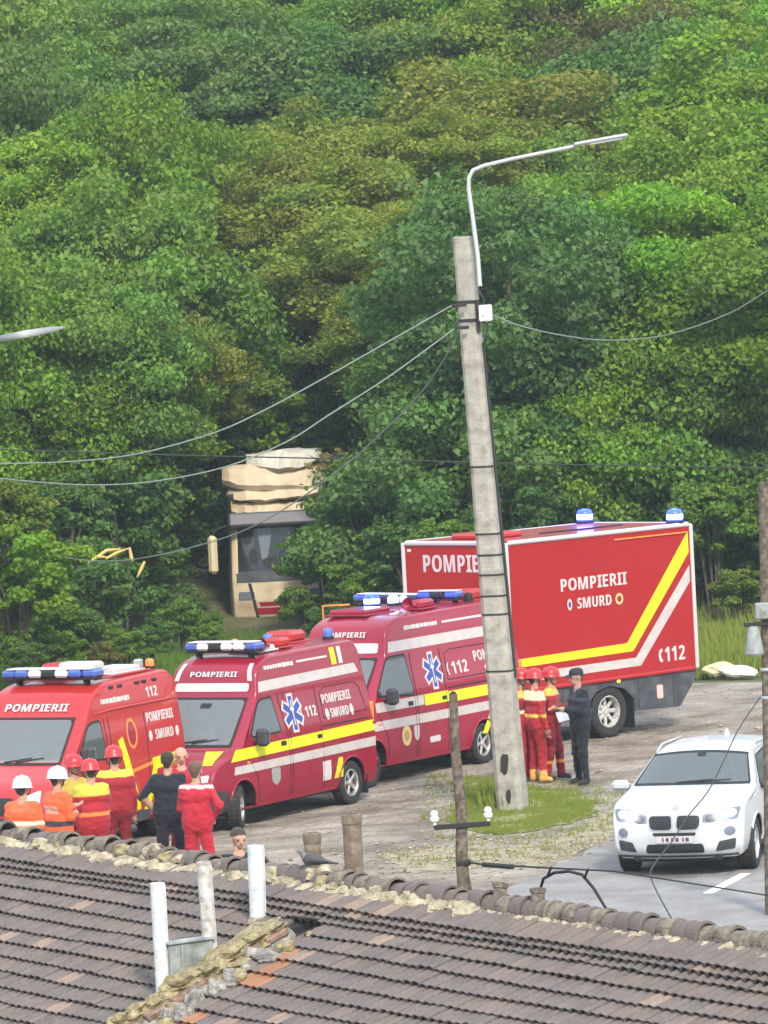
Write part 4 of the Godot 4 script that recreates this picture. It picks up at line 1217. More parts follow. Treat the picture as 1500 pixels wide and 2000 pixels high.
func make_nearest_van() -> void:
	var t := thing("rescue_van", "light red fire service van cut by the left edge, behind the helmeted group", "van", Vector3(-5.54, 0, -70.73), deg_to_rad(242), "red rescue vans parked side by side")
	var s := Shell.new()
	s.paint = mt.red_a
	var tail := 3.22
	s.out = rounded([[0.9, 0.28, 0.05], [0.98, 0.55, 0.15], [0.95, 0.92, 0.14], [0.75, 1.12, 0.16], [0.12, 1.34, 0.08], [-0.52, 1.98, 0.06], [-0.80, 2.30, 0.10], [-1.15, 2.44, 0.2], [-tail + 0.15, 2.48, 0.12], [-tail + 0.03, 2.35, 0.1], [-tail, 1.4, 0.2], [-tail, 0.4, 0.08], [-tail + 0.05, 0.28, 0.04]])
	s.wid = [[0.2, 0.93], [0.6, 0.99], [1.2, 0.985], [1.5, 0.965], [2.0, 0.90], [2.3, 0.86], [2.5, 0.80]]
	s.bow = 0.22; s.bow_x = -1.3; s.nose = 0.98; s.top = 2.48
	s.open_y = Vector2(1.33, 2.0)
	part("body", s.body([arch(0, 0.35, 0.43), arch(-2.55, 0.35, 0.43)]).mesh(), mt.red_a, t)
	cab_interior(t, -0.3, 1.35, -1.05, 1.55, 0.88)
	for x in [0.0, -2.55]: wheel_well(s, x, 0.35, 0.43, 0.36, t)
	box_part("chassis", Vector3(-1.2, 0.3, 0), Vector3(3.9, 0.2, 1.2), 0.03, mt.black, t)
	for sg in [-1.0, 1.0]:
		wheel(0.345, 0.225, 0.21, 6, t, axle(0, 0.345, sg * 0.86, sg), 0.05, "rim_dull")
		wheel(0.345, 0.225, 0.21, 6, t, axle(-2.55, 0.345, sg * 0.86, sg), 0.05, "rim_dull")
		var win := rounded([[-0.10, 1.38, 0.08], [-0.52, 1.86, 0.14], [-0.86, 1.88, 0.06], [-0.90, 1.34, 0.05]])
		decal("window_gasket", s, Geometry2D.offset_polygon(win, 0.03)[0], sg, 0.003, mt.black, t)
		decal("side_window", s, win, sg, 0.007, mt.glass, t)
		door_mirror(s, -0.1, 1.42, sg, Vector3(0.16, 0.34, 0.2), mt.plastic, t)
		decal("door_handle", s, rect(-1.08, 1.08, -0.94, 1.15), sg, 0.012, mt.black, t)
		# raised rib under the roof
		var mb := MB.new()
		mb.tube([s.side(Vector2(-0.72, 1.99), sg), s.side(Vector2(-1.2, 2.02), sg), s.side(Vector2(-3.1, 2.02), sg)], [0.012, 0.022, 0.022], 6)
		part("roof_rib", mb.mesh(), mt.red_a, t)
		decal("stripe", s, poly([-2.2, 1.02, -2.2, 1.20, -3.15, 1.24, -3.15, 1.06]), sg, 0.005, mt.stripe_yellow, t)
		decal("stripe", s, poly([-1.28, 1.55, -1.42, 1.60, -1.82, 0.48, -1.62, 0.46]), sg, 0.005, mt.stripe_yellow, t)
		decal("stripe", s, poly([-2.2, 1.06, -2.34, 1.06, -2.06, 0.46, -1.90, 0.46]), sg, 0.006, mt.stripe_yellow, t)
		decal("stripe", s, poly([-1.45, 1.02, -1.5, 1.08, -2.2, 1.16, -2.2, 1.10]), sg, 0.004, mt.orange, t)
		decal("crest_ring", s, oval(-1.70, 1.62, 0.15, 0.23), sg, 0.004, mt.orange, t)
		decal("crest", s, oval(-1.70, 1.62, 0.11, 0.18), sg, 0.0055, mt.red_b, t)
		words("POMPIERII", 0.14, 0.78, mt.sign_white, t, on_side(s, -2.56, 1.80, sg))
		words("SMURD", 0.14, 0.52, mt.sign_white, t, on_side(s, -2.62, 1.53, sg))
		for e in [-2.22, -3.0]: decal("crest", s, oval(e, 1.53, 0.05, 0.08), sg, 0.005, mt.sign_white, t)
		words("112", 0.15, 0.32, mt.sign_white, t, on_side(s, -2.45, 2.18, sg))
		small_print(s, -1.8, -0.98, 2.16, 0.09, sg, t)
		decal("cladding", s, rect(-2.1, 0.30, -0.45, 0.46), sg, 0.006, mt.skirt, t)
		box_part("roof_rail", Vector3(-2.0, 2.47, sg * 0.66), Vector3(1.6, 0.035, 0.05), 0.01, mt.red_a, t)
		for x in [-1.35, -1.6, -2.1, -2.3, -2.6]: box_part("marker_lamp", s.side(Vector2(x, 2.36), sg, 0.005), Vector3(0.12, 0.05, 0.03), 0.01, mt.black, t)
		front_decal("headlight", s, rounded([[0.5 * sg, 0.78, 0.04], [0.9 * sg, 0.78, 0.05], [0.88 * sg, 1.05, 0.06], [0.56 * sg, 0.92, 0.04]]), 0.01, mt.lamp_clear, t)
	seams(s, [[0.1, 1.3, -0.3, 0.75, -0.42, 0.35], [-0.96, 0.33, -0.98, 1.9], [-1.08, 0.33, -1.1, 1.92], [-2.1, 0.4, -2.12, 1.9]], t)
	screen_frame(s, 1.37, 1.945, 0.77, 0.705, 0.03, t)
	front_decal("windscreen", s, rounded([[-0.76, 1.375, 0.05], [0.76, 1.375, 0.05], [0.70, 1.94, 0.07], [-0.70, 1.94, 0.07]]), 0.007, mt.windscreen, t)
	for w in [-1, 1]:
		var mb := MB.new()
		mb.tube([s.front(Vector2(0.1 * w + 0.05, 1.37), 0.02), s.front(Vector2(0.1 * w - 0.4, 1.43), 0.02)], [0.012, 0.007], 5)
		part("wiper", mb.mesh(), mt.black, t)
	front_decal("bumper", s, rounded([[-0.95, 0.3, 0.05], [0.95, 0.3, 0.05], [0.95, 0.66, 0.05], [-0.95, 0.66, 0.05]]), 0.012, mt.plastic, t)
	front_decal("grille", s, rounded([[-0.45, 0.70, 0.03], [0.45, 0.70, 0.03], [0.5, 0.95, 0.06], [-0.5, 0.95, 0.06]]), 0.008, mt.black, t)
	words("POMPIERII", 0.13, 1.08, mt.sign_white, t, on_front(s, 0.0, 2.10, 0.012))
	light_bar(t, Vector3(-1.12, 2.50, 0.0), 1.62, 0.36, ["lamp_blue", "lamp_blue", "lamp_clear", "black", "lamp_clear", "lamp_blue", "lamp_blue"])
	vent_hood(mt.trim_white, t, Vector3(-1.25, 2.6, -0.42), Vector3(0.34, 0.13, 0.62))
	vent_hood(mt.red_a, t, Vector3(-1.7, 2.48, 0.25), Vector3(0.5, 0.2, 0.4))
	vent_hood(mt.trim_white, t, Vector3(-2.35, 2.47, -0.3), Vector3(0.8, 0.09, 0.5))
	box_part("lamp_box", Vector3(-2.75, 2.56, -0.5), Vector3(0.12, 0.14, 0.12), 0.02, mt.steel, t)
	beacon(0.07, 0.15, mt.orange, t, Vector3(-3.0, 2.47, -0.55))
	box_part("antenna_base", Vector3(-2.0, 2.55, 0.2), Vector3(0.1, 0.12, 0.1), 0.02, mt.lamp_blue, t)

func make_box_truck() -> void:
	var t := thing("fire_truck", "large red box truck with yellow and white angled stripes and blue beacons on its roof", "truck", Vector3(2.903, 0, -85.158), deg_to_rad(224))
	# container
	var box := box_part("container", Vector3(0.08, 2.28, 0), Vector3(4.66, 2.56, 2.5), 0.03, mt.red_truck, t)
	for x in [2.41, -2.25]:
		for z in [-1.25, 1.25]: box_part("corner_post", Vector3(x, 2.28, z), Vector3(0.08, 2.57, 0.08), 0.025, mt.trim_white, box)
	for z in [-1.25, 1.25]:
		box_part("top_rail", Vector3(0.08, 3.555, z), Vector3(4.56, 0.08, 0.075), 0.022, mt.trim_white, box)
		box_part("bottom_rail", Vector3(0.08, 1.01, z), Vector3(4.56, 0.07, 0.07), 0.02, mt.red_truck, box)
	for x in [2.41, -2.25]: box_part("top_rail", Vector3(x, 3.555, 0), Vector3(0.075, 0.08, 2.4), 0.022, mt.trim_white, box)
	box_part("roof_panel", Vector3(0.08, 3.575, 0), Vector3(4.4, 0.03, 2.3), 0.01, mt.red_truck, box)
	box_part("roof_hatch", Vector3(1.5, 3.63, 0.1), Vector3(0.9, 0.12, 0.9), 0.04, mt.red_a, box)
	box_part("roof_strip", Vector3(-0.4, 3.60, -0.35), Vector3(2.1, 0.03, 0.05), 0.01, mt.black, box)
	box_part("awning_rail", Vector3(-1.2, 3.42, -1.265), Vector3(1.9, 0.03, 0.03), 0.01, mt.orange, box)
	for sg in [-1.0, 1.0]:
		var f := func(q: Vector2) -> Vector3: return Vector3(q.x, q.y, sg * 1.2535)
		for d in [["stripe", poly([2.34, 1.56, -0.47, 1.60, -2.17, 3.44, -2.17, 3.06, -0.62, 1.45, 2.34, 1.42]), mt.stripe_yellow], ["stripe", poly([2.34, 1.31, -0.68, 1.33, -2.17, 2.84, -2.17, 2.55, -0.80, 1.18, 2.34, 1.16]), mt.stripe_white]]:
			var mb := MB.new()
			mb.patch(d[1], 9, 9, f)
			part(d[0], mb.mesh(), d[2], box)
		var at := func(x: float, y: float) -> Transform3D: return Transform3D(Basis(Vector3(sg, 0, 0), Vector3.UP, Vector3(0, 0, sg)), Vector3(x, y, sg * 1.254))
		words("POMPIERII", 0.21, 1.66, mt.sign_white, box, at.call(0.3, 2.73))
		words("SMURD", 0.18, 0.86, mt.sign_white, box, at.call(0.3, 2.39))
		words("112", 0.25, 0.52, mt.sign_white, box, at.call(-1.68, 1.31))
		for e in [[0.92, 0.06, mt.sign_white], [-0.33, 0.10, mt.gold]]:
			var mb := MB.new()
			mb.patch(oval(e[0], 2.39, e[1], 0.10), 9, 9, f)
			var cr := part("crest", mb.mesh(), e[2], box)
			var inn := MB.new()
			inn.patch(oval(e[0], 2.39, e[1] * 0.55, 0.055), 9, 9, func(q): return Vector3(q.x, q.y, sg * 1.256))
			part("crest_centre", inn.mesh(), mt.star_blue if e[1] < 0.08 else mt.red_truck, cr)
		var ph := MB.new()
		ph.patch(poly([-1.36, 1.43, -1.28, 1.40, -1.26, 1.30, -1.29, 1.21, -1.36, 1.18, -1.37, 1.23, -1.33, 1.26, -1.32, 1.35, -1.37, 1.38]), 9, 9, f)
		part("phone_symbol", ph.mesh(), mt.sign_white, box)
		# dark lower skirt with wheel cut-out
		var sk := poly([-2.24, 0.97, -2.24, 0.86, -1.78, 0.37, -0.62, 0.40, -0.60, 0.62, -0.36, 0.82, 0, 0.90, 0.36, 0.82, 0.60, 0.60, 0.62, 0.42, 2.3, 0.42, 2.3, 0.97])
		var mb2 := MB.new()
		mb2.patch(sk, 9, 9, func(q): return Vector3(q.x, q.y, sg * 1.235))
		mb2.patch(sk, 9, 9, func(q): return Vector3(q.x, q.y, sg * 1.20))
		for i in sk.size():
			var a := sk[i]
			var b := sk[(i + 1) % sk.size()]
			mb2.quad(Vector3(a.x, a.y, sg * 1.235), Vector3(b.x, b.y, sg * 1.235), Vector3(b.x, b.y, sg * 1.20), Vector3(a.x, a.y, sg * 1.20))
		var skp := part("skirt", mb2.mesh(), mt.skirt, t)
		for x in [-0.72, -1.62, 1.2]: box_part("panel_joint", Vector3(x, 0.68, sg * 1.236), Vector3(0.012, 0.5, 0.006), 0.0, mt.black, skp)
		box_part("reflector", Vector3(-1.26, 0.68, sg * 1.24), Vector3(0.15, 0.24, 0.02), 0.02, mt.stripe_pink, t)
		box_part("side_marker", Vector3(-0.2, 0.965, sg * 1.262), Vector3(0.07, 0.055, 0.03), 0.012, mt.amber_lit, t)
		wheel(0.45, 0.28, 0.28, 8, t, axle(0, 0.45, sg * 1.07, sg), 0.12, "rim_dull")
		wheel(0.45, 0.28, 0.28, 8, t, axle(3.55, 0.45, sg * 1.05, sg), 0.06, "rim_dull")
		box_part("mud_flap", Vector3(-0.56, 0.36, sg * 1.06), Vector3(0.025, 0.5, 0.4), 0.005, mt.black, t)
	box_part("chassis", Vector3(0.6, 0.72, 0), Vector3(5.4, 0.5, 1.0), 0.04, mt.black, t)
	box_part("floor", Vector3(0.08, 0.93, 0), Vector3(4.5, 0.14, 2.36), 0.01, mt.black, t)
	var bk := Basis(Vector3(0, 0, -1), Vector3.UP, Vector3(1, 0, 0))
	words("POMPIERII", 0.29, 1.90, mt.sign_white, box, Transform3D(bk, Vector3(2.414, 3.20, -0.17)))
	box_part("front_lamp", Vector3(2.42, 3.43, 1.1), Vector3(0.03, 0.05, 0.08), 0.01, mt.lamp_clear, box)
	beacon(0.14, 0.25, mt.blue_lit, t, Vector3(-2.05, 3.60, 1.12), Color(0.1, 0.25, 1.0), 0.9)
	beacon(0.14, 0.25, mt.blue_lit, t, Vector3(-2.0, 3.60, -1.12), Color(0.1, 0.25, 1.0), 0.9)
	# cab
	var cab := Node3D.new()
	cab.name = "cab"
	t.add_child(cab)
	var s := Shell.new()
	s.paint = mt.red_truck
	s.out = rounded([[2.5, 0.55, 0.05], [4.45, 0.5, 0.1], [4.5, 1.3, 0.2], [4.32, 2.45, 0.18], [4.1, 2.58, 0.15], [2.5, 2.6, 0.08]])
	s.wid = [[0.5, 1.18], [1.4, 1.2], [2.0, 1.16], [2.6, 1.08]]
	s.bow = 0.18; s.bow_x = 3.5; s.nose = 4.5; s.top = 2.6
	part("cab_body", s.body([arch(3.55, 0.45, 0.55)]).mesh(), mt.red_truck, cab)
	front_decal("windscreen", s, rounded([[-1.05, 1.45, 0.06], [1.05, 1.45, 0.06], [1.0, 2.3, 0.1], [-1.0, 2.3, 0.1]]), 0.006, mt.glass, cab)
	front_decal("grille", s, rounded([[-0.8, 0.85, 0.06], [0.8, 0.85, 0.06], [0.8, 1.25, 0.06], [-0.8, 1.25, 0.06]]), 0.006, mt.black, cab)
	for sg in [-1.0, 1.0]:
		decal("side_window", s, rounded([[4.2, 1.45, 0.05], [4.05, 2.25, 0.08], [3.2, 2.25, 0.06], [3.2, 1.45, 0.05]]), sg, 0.006, mt.glass, cab)
		door_mirror(s, 4.35, 1.8, sg, Vector3(0.14, 0.6, 0.24), mt.black, cab, 0.25)
		front_decal("headlight", s, rounded([[0.7 * sg, 0.62, 0.04], [1.05 * sg, 0.62, 0.04], [1.05 * sg, 0.8, 0.04], [0.7 * sg, 0.8, 0.04]]), 0.01, mt.lamp_clear, cab)
	light_bar(cab, Vector3(3.85, 2.66, 0.0), 1.9, 0.32, ["lamp_blue", "lamp_navy", "lamp_navy", "lamp_navy", "lamp_navy", "lamp_blue"])
	# folding ladder arm beside the cab roof
	var lad := MB.new()
	lad.tube([Vector3(4.3, 2.3, 1.35), Vector3(4.3, 2.62, 1.35), Vector3(4.0, 2.62, 1.0)], [0.02, 0.02, 0.02], 6)
	part("mirror_arm", lad.mesh(), mt.orange, cab)

func make_car() -> void:
	var t := thing("car", "white sport utility car with its headlights on, driving on the road", "car", Vector3(3.86, 0, -65.0), deg_to_rad(254))
	var s := Shell.new()
	s.paint = mt.white_paint
	s.r = 0.07
	s.out = rounded([[0.80, 0.24, 0.04], [0.90, 0.36, 0.05], [0.90, 0.62, 0.16], [0.84, 0.86, 0.12], [0.62, 0.985, 0.16], [-0.34, 1.10, 0.04], [-1.05, 1.49, 0.05], [-1.5, 1.575, 0.3], [-2.7, 1.56, 0.3], [-3.35, 1.42, 0.08], [-3.72, 1.05, 0.12], [-3.74, 0.5, 0.1], [-3.62, 0.26, 0.05]])
	s.wid = [[0.2, 0.86], [0.45, 0.93], [0.75, 0.945], [0.95, 0.93], [1.05, 0.88], [1.3, 0.78], [1.58, 0.64]]
	s.bow = 0.26; s.bow_x = -0.5; s.nose = 0.9; s.top = 1.57; s.crown = 0.05
	s.open_y = Vector2(1.09, 1.52)
	s.open_edge = 0
	part("body", s.body([arch(0, 0.35, 0.40), arch(-2.81, 0.35, 0.40)]).mesh(), mt.white_paint, t)
	cab_interior(t, -0.72, 1.04, -1.75, 1.10, 0.66, 0.2)
	for x in [0.0, -2.81]: wheel_well(s, x, 0.35, 0.40, 0.33, t)
	box_part("chassis", Vector3(-1.4, 0.28, 0), Vector3(4.3, 0.16, 1.2), 0.03, mt.black, t)
	for sg in [-1.0, 1.0]:
		wheel(0.355, 0.245, 0.235, 5, t, axle(0, 0.355, sg * 0.81, sg, 0.06), 0.05, "rim")
		wheel(0.355, 0.245, 0.235, 5, t, axle(-2.81, 0.355, sg * 0.81, sg), 0.05, "rim")
		var win := rounded([[-0.62, 1.07, 0.04], [-1.14, 1.42, 0.1], [-2.0, 1.48, 0.1], [-2.95, 1.39, 0.12], [-3.2, 1.10, 0.05]])
		decal("window_gasket", s, Geometry2D.offset_polygon(win, 0.025)[0], sg, 0.003, mt.black, t)
		decal("side_window", s, win, sg, 0.006, mt.glass, t)
		decal("window_post", s, poly([-1.86, 1.05, -1.94, 1.05, -1.98, 1.49, -1.90, 1.49]), sg, 0.009, mt.black, t)
		door_mirror(s, -0.62, 1.08, sg, Vector3(0.16, 0.15, 0.25), mt.white_paint, t, 0.18)
		for x in [-1.7, -2.7]: decal("door_handle", s, rect(x - 0.1, 0.90, x + 0.1, 0.94), sg, 0.02, mt.white_paint, t)
		decal("sill", s, rect(-2.4, 0.26, -0.42, 0.36), sg, 0.008, mt.plastic, t)
		var rail := MB.new()
		rail.tube([s.side(Vector2(-1.25, 1.51), sg), s.side(Vector2(-1.5, 1.56), sg, 0.0) + Vector3(0, 0.04, 0), s.side(Vector2(-2.8, 1.53), sg) + Vector3(0, 0.04, 0), s.side(Vector2(-3.1, 1.47), sg)], [0.016, 0.016, 0.016, 0.016], 6)
		part("roof_rail", rail.mesh(), mt.white_paint, t)
		# headlamp
		var hl := front_decal("headlight", s, rounded([[0.40 * sg, 0.72, 0.03], [0.86 * sg, 0.75, 0.03], [0.90 * sg, 0.90, 0.04], [0.62 * sg, 0.89, 0.05], [0.40 * sg, 0.82, 0.03]]), 0.006, mt.lamp_grey, t)
		front_decal("lamp_inset", s, oval(0.52 * sg, 0.775, 0.08, 0.05), 0.010, mt.plastic, hl)
		front_decal("lamp_inset", s, oval(0.76 * sg, 0.83, 0.09, 0.055), 0.010, mt.steel, hl)
		front_decal("lamp_lens", s, oval(0.66 * sg, 0.80, 0.055, 0.055), 0.016, mt.white_lit, hl)
		var l := OmniLight3D.new()
		l.name = "lamp_light"
		l.light_energy = 0.1; l.light_size = 0.05; l.omni_range = 12.0; l.omni_attenuation = 2.0
		l.shadow_enabled = true
		t.add_child(l, true)
		l.position = s.front(Vector2(0.66 * sg, 0.80), 0.12)
		front_decal("kidney_frame", s, rounded([[0.02 * sg, 0.62, 0.07], [0.37 * sg, 0.62, 0.09], [0.385 * sg, 0.83, 0.07], [0.03 * sg, 0.83, 0.05]]), 0.006, mt.steel, t)
		front_decal("kidney_grille", s, rounded([[0.035 * sg, 0.638, 0.06], [0.35 * sg, 0.638, 0.08], [0.365 * sg, 0.815, 0.06], [0.045 * sg, 0.815, 0.04]]), 0.011, mt.black, t)
		for j in 6: front_decal("grille_slat", s, rect(minf((0.07 + 0.05 * j) * sg, (0.078 + 0.05 * j) * sg), 0.655, maxf((0.07 + 0.05 * j) * sg, (0.078 + 0.05 * j) * sg), 0.80), 0.016, mt.plastic, t)
		front_decal("air_intake", s, rounded([[0.56 * sg, 0.34, 0.03], [0.82 * sg, 0.36, 0.03], [0.84 * sg, 0.50, 0.03], [0.62 * sg, 0.47, 0.02]]), 0.008, mt.plastic, t)
		front_decal("fog_lamp", s, oval(0.76 * sg, 0.60, 0.075, 0.06), 0.008, mt.lamp_grey, t)
	front_decal("air_intake", s, rounded([[-0.42, 0.33, 0.04], [0.42, 0.33, 0.04], [0.40, 0.45, 0.04], [-0.40, 0.45, 0.04]]), 0.008, mt.black, t)
	front_decal("air_intake", s, rounded([[-0.3, 0.56, 0.02], [0.3, 0.56, 0.02], [0.31, 0.60, 0.02], [-0.31, 0.60, 0.02]]), 0.008, mt.black, t)
	var np := front_decal("number_plate", s, rect(-0.26, 0.465, 0.26, 0.555), 0.016, mt.sign_white, t)
	var rr := RandomNumberGenerator.new()
	rr.seed = 9
	for j in 6: front_decal("blurred_mark", s, rect(-0.21 + 0.072 * j, 0.485, -0.21 + 0.072 * j + rr.randf_range(0.02, 0.05), 0.535), 0.02, mt.skirt, np)
	front_decal("lower_lip", s, rect(-0.85, 0.27, 0.85, 0.30), 0.01, mt.plastic, t)
	over_decal("badge", s, oval(0.74, 0.0, 0.04, 0.045), 0.008, mt.steel, t)
	screen_frame(s, 1.125, 1.465, 0.775, 0.63, 0.025, t)
	front_decal("windscreen", s, rounded([[-0.775, 1.115, 0.03], [0.775, 1.115, 0.03], [0.63, 1.475, 0.04], [-0.63, 1.475, 0.04]]), 0.006, mt.car_screen, t)
	front_decal("rear_view_mirror", s, rounded([[-0.08, 1.42, 0.02], [0.04, 1.42, 0.02], [0.04, 1.48, 0.02], [-0.08, 1.48, 0.02]]), 0.009, mt.black, t)
	for w in [-1, 1]:
		var mb := MB.new()
		mb.tube([s.front(Vector2(0.12 * w + 0.1, 1.12), 0.015), s.front(Vector2(0.12 * w - 0.4, 1.15), 0.015)], [0.01, 0.006], 5)
		part("wiper", mb.mesh(), mt.black, t)
	seams(s, [[-0.42, 0.4, -0.5, 0.8, -0.58, 1.04], [-1.86, 0.34, -1.9, 1.04], [-2.5, 0.75, -2.95, 1.0, -3.0, 1.1]], t)
	var fin := MB.new()
	fin.lathe([Vector2(0.07, 0), Vector2(0.055, 0.03), Vector2(0.015, 0.085), Vector2(0, 0.09)], 10, Transform3D(Basis.from_scale(Vector3(1.4, 1, 0.55)), s.over(Vector2(-2.75, 0))))
	part("antenna_fin", fin.mesh(), mt.white_paint, t)
	for e in [0.2, 0.42]:   # bonnet creases
		for sg in [-1.0, 1.0]:
			var mb := MB.new()
			var pts := []
			var rs := []
			for k in 8:
				pts.append(s.over(Vector2(0.68 - 0.13 * k, sg * (e + 0.03 * k)), 0.0)); rs.append(0.006)
			mb.tube(pts, rs, 5)
			part("bonnet_crease", mb.mesh(), mt.white_paint, t)

func make_wrecked_truck() -> void:
	var t := thing("wrecked_truck", "tall beige truck cab with crumpled roof panels, half hidden in the trees", "truck", Vector3(-2.62, 0, -117.4), deg_to_rad(-88))
	var s := Shell.new()
	s.paint = mt.beige
	s.r = 0.08
	s.out = rounded([[-0.9, 0.3, 0.05], [1.2, 0.25, 0.1], [1.3, 0.7, 0.1], [1.3, 1.2, 0.1], [1.12, 2.6, 0.1], [0.9, 2.95, 0.2], [-0.9, 3.0, 0.1]])
	s.wid = [[0.2, 1.18], [1.2, 1.2], [2.6, 1.14], [3.0, 1.08]]
	s.bow = 0.16; s.bow_x = 0.3; s.nose = 1.3; s.top = 3.0
	part("cab_body", s.body([]).mesh(), mt.beige, t)
	front_decal("windscreen", s, rounded([[-1.08, 1.38, 0.06], [1.08, 1.38, 0.06], [1.0, 2.62, 0.08], [-1.0, 2.62, 0.08]]), 0.008, mt.glass_dark, t)
	front_decal("dashboard", s, poly([-1.08, 1.14, 1.08, 1.14, 1.08, 1.40, -1.08, 1.40]), 0.01, mt.skirt, t)
	front_decal("grille", s, poly([-1.0, 0.36, 0.55, 0.36, 0.62, 0.52, -1.0, 0.52]), 0.012, mt.red_b, t)
	front_decal("grille", s, poly([-1.0, 0.56, 0.5, 0.56, 0.55, 0.66, -1.0, 0.66]), 0.012, mt.red_b, t)
	front_decal("panel_crack", s, poly([0.72, 1.12, 0.80, 1.12, 0.62, 0.30, 0.55, 0.30]), 0.012, mt.black, t)
	for e in [[0.78, 2.25, 0.16, 0.22], [0.62, 1.75, 0.13, 0.2], [0.2, 1.6, 0.2, 0.14]]: front_decal("broken_hole", s, oval(e[0], e[1], e[2], e[3], 9), 0.016, mt.black, t)
	front_decal("sun_blind", s, poly([0.55, 2.5, 1.0, 2.5, 0.85, 1.9, 0.7, 1.55, 0.6, 1.9]), 0.012, mt.skirt, t)
	front_decal("torn_lining", s, poly([0.1, 2.5, 0.5, 2.5, 0.42, 1.7, 0.3, 1.62, 0.2, 2.0]), 0.014, mt.lamp_grey, t)
	for z in [-0.85, 0.85]: front_decal("headlight", s, rounded([[z - 0.2, 0.72, 0.04], [z + 0.2, 0.72, 0.04], [z + 0.2, 0.92, 0.05], [z - 0.2, 0.92, 0.05]]), 0.012, mt.lamp_grey, t)
	for z in [-1.06, 1.06]: front_decal("windscreen_post", s, poly([z - 0.03, 1.36, z + 0.03, 1.36, z * 0.95 + 0.03, 2.6, z * 0.95 - 0.03, 2.6]), 0.014, mt.trim_cream, t)
	box_part("bumper", Vector3(1.3, 0.16, 0.75), Vector3(0.2, 0.2, 0.75), 0.05, mt.trim_cream, t)
	box_part("sun_visor", Vector3(1.28, 2.62, 0), Vector3(0.4, 0.34, 2.3), 0.05, mt.visor, t, Basis(Vector3.BACK, 0.25))
	# crumpled roof fairing: torn panels lying over one another
	var nf := FastNoiseLite.new()
	nf.seed = 15; nf.frequency = 0.9
	var slabs := [[3.0, 0.55, 2.25, -0.06, 0.03, 0.10], [3.33, 0.50, 2.15, -0.08, -0.04, -0.14], [3.80, 0.88, 2.45, 0.02, 0.06, 0.2], [4.10, 0.46, 1.8, -0.26, -0.03, -0.04]]
	for k in slabs.size():
		var d: Array = slabs[k]
		var mb := MB.new()
		var nx := 14
		var rows := []
		var prof := [[-0.9, 0.12], [0.45, 0.18], [0.78, 0.02], [0.90 + 0.06 * (k % 2), -0.42], [0.80, -0.56], [0.1, -0.6]]
		for i in nx + 1:
			var z: float = lerpf(-d[2] / 2, d[2] / 2, float(i) / nx) + d[3]
			var row := []
			for p in prof:
				var w := 0.055 * nf.get_noise_2d(z * 2.0 + k * 9, p[0] * 3.0)
				var taper := 1.0 - (0.6 if k == 3 else 0.28) * pow(absf(float(i) / nx - 0.5) * 2.0, 2.0 if k == 3 else 4.0)
				row.append(Vector3(0.3 + p[0] * taper + w, d[0] + p[1] * d[1] * taper * (1.5 if k == 3 else 1.0) + d[4] * z + d[5] * (p[0] - 0.9) * 0.5 + w * 1.4, z))
			rows.append(row)
		for i in nx:
			for j in prof.size() - 1: mb.quad(rows[i][j], rows[i + 1][j], rows[i + 1][j + 1], rows[i][j + 1])
		for e in [0, nx]:
			for j in range(1, prof.size() - 1): mb.tri(rows[e][0], rows[e][j], rows[e][j + 1])
		part("roof_panel", mb.mesh(), mt.beige if k != 3 else mt.beige_pale, t)
	# mirror on its arm, on the side by the dark gap
	var mb := MB.new()
	mb.cbox(Vector3(1.25, 1.85, 1.56), Vector3(0.16, 0.92, 0.22), 0.07)
	part("mirror", mb.mesh(), mt.trim_cream, t)
	mb = MB.new()
	mb.tube([Vector3(1.1, 2.55, 1.1), Vector3(1.25, 2.42, 1.5), Vector3(1.25, 2.25, 1.55)], [0.03, 0.025, 0.025], 6)
	part("mirror_arm", mb.mesh(), mt.black, t)
	box_part("cargo_box", Vector3(-2.4, 1.75, 0), Vector3(2.8, 2.85, 2.3), 0.05, mt.beige, t)
	for x in [0.3, -2.8]:
		for sg in [-1.0, 1.0]: wheel(0.5, 0.3, 0.3, 8, t, axle(x, 0.5, sg * 1.0, sg), 0.1, "rim_dull")

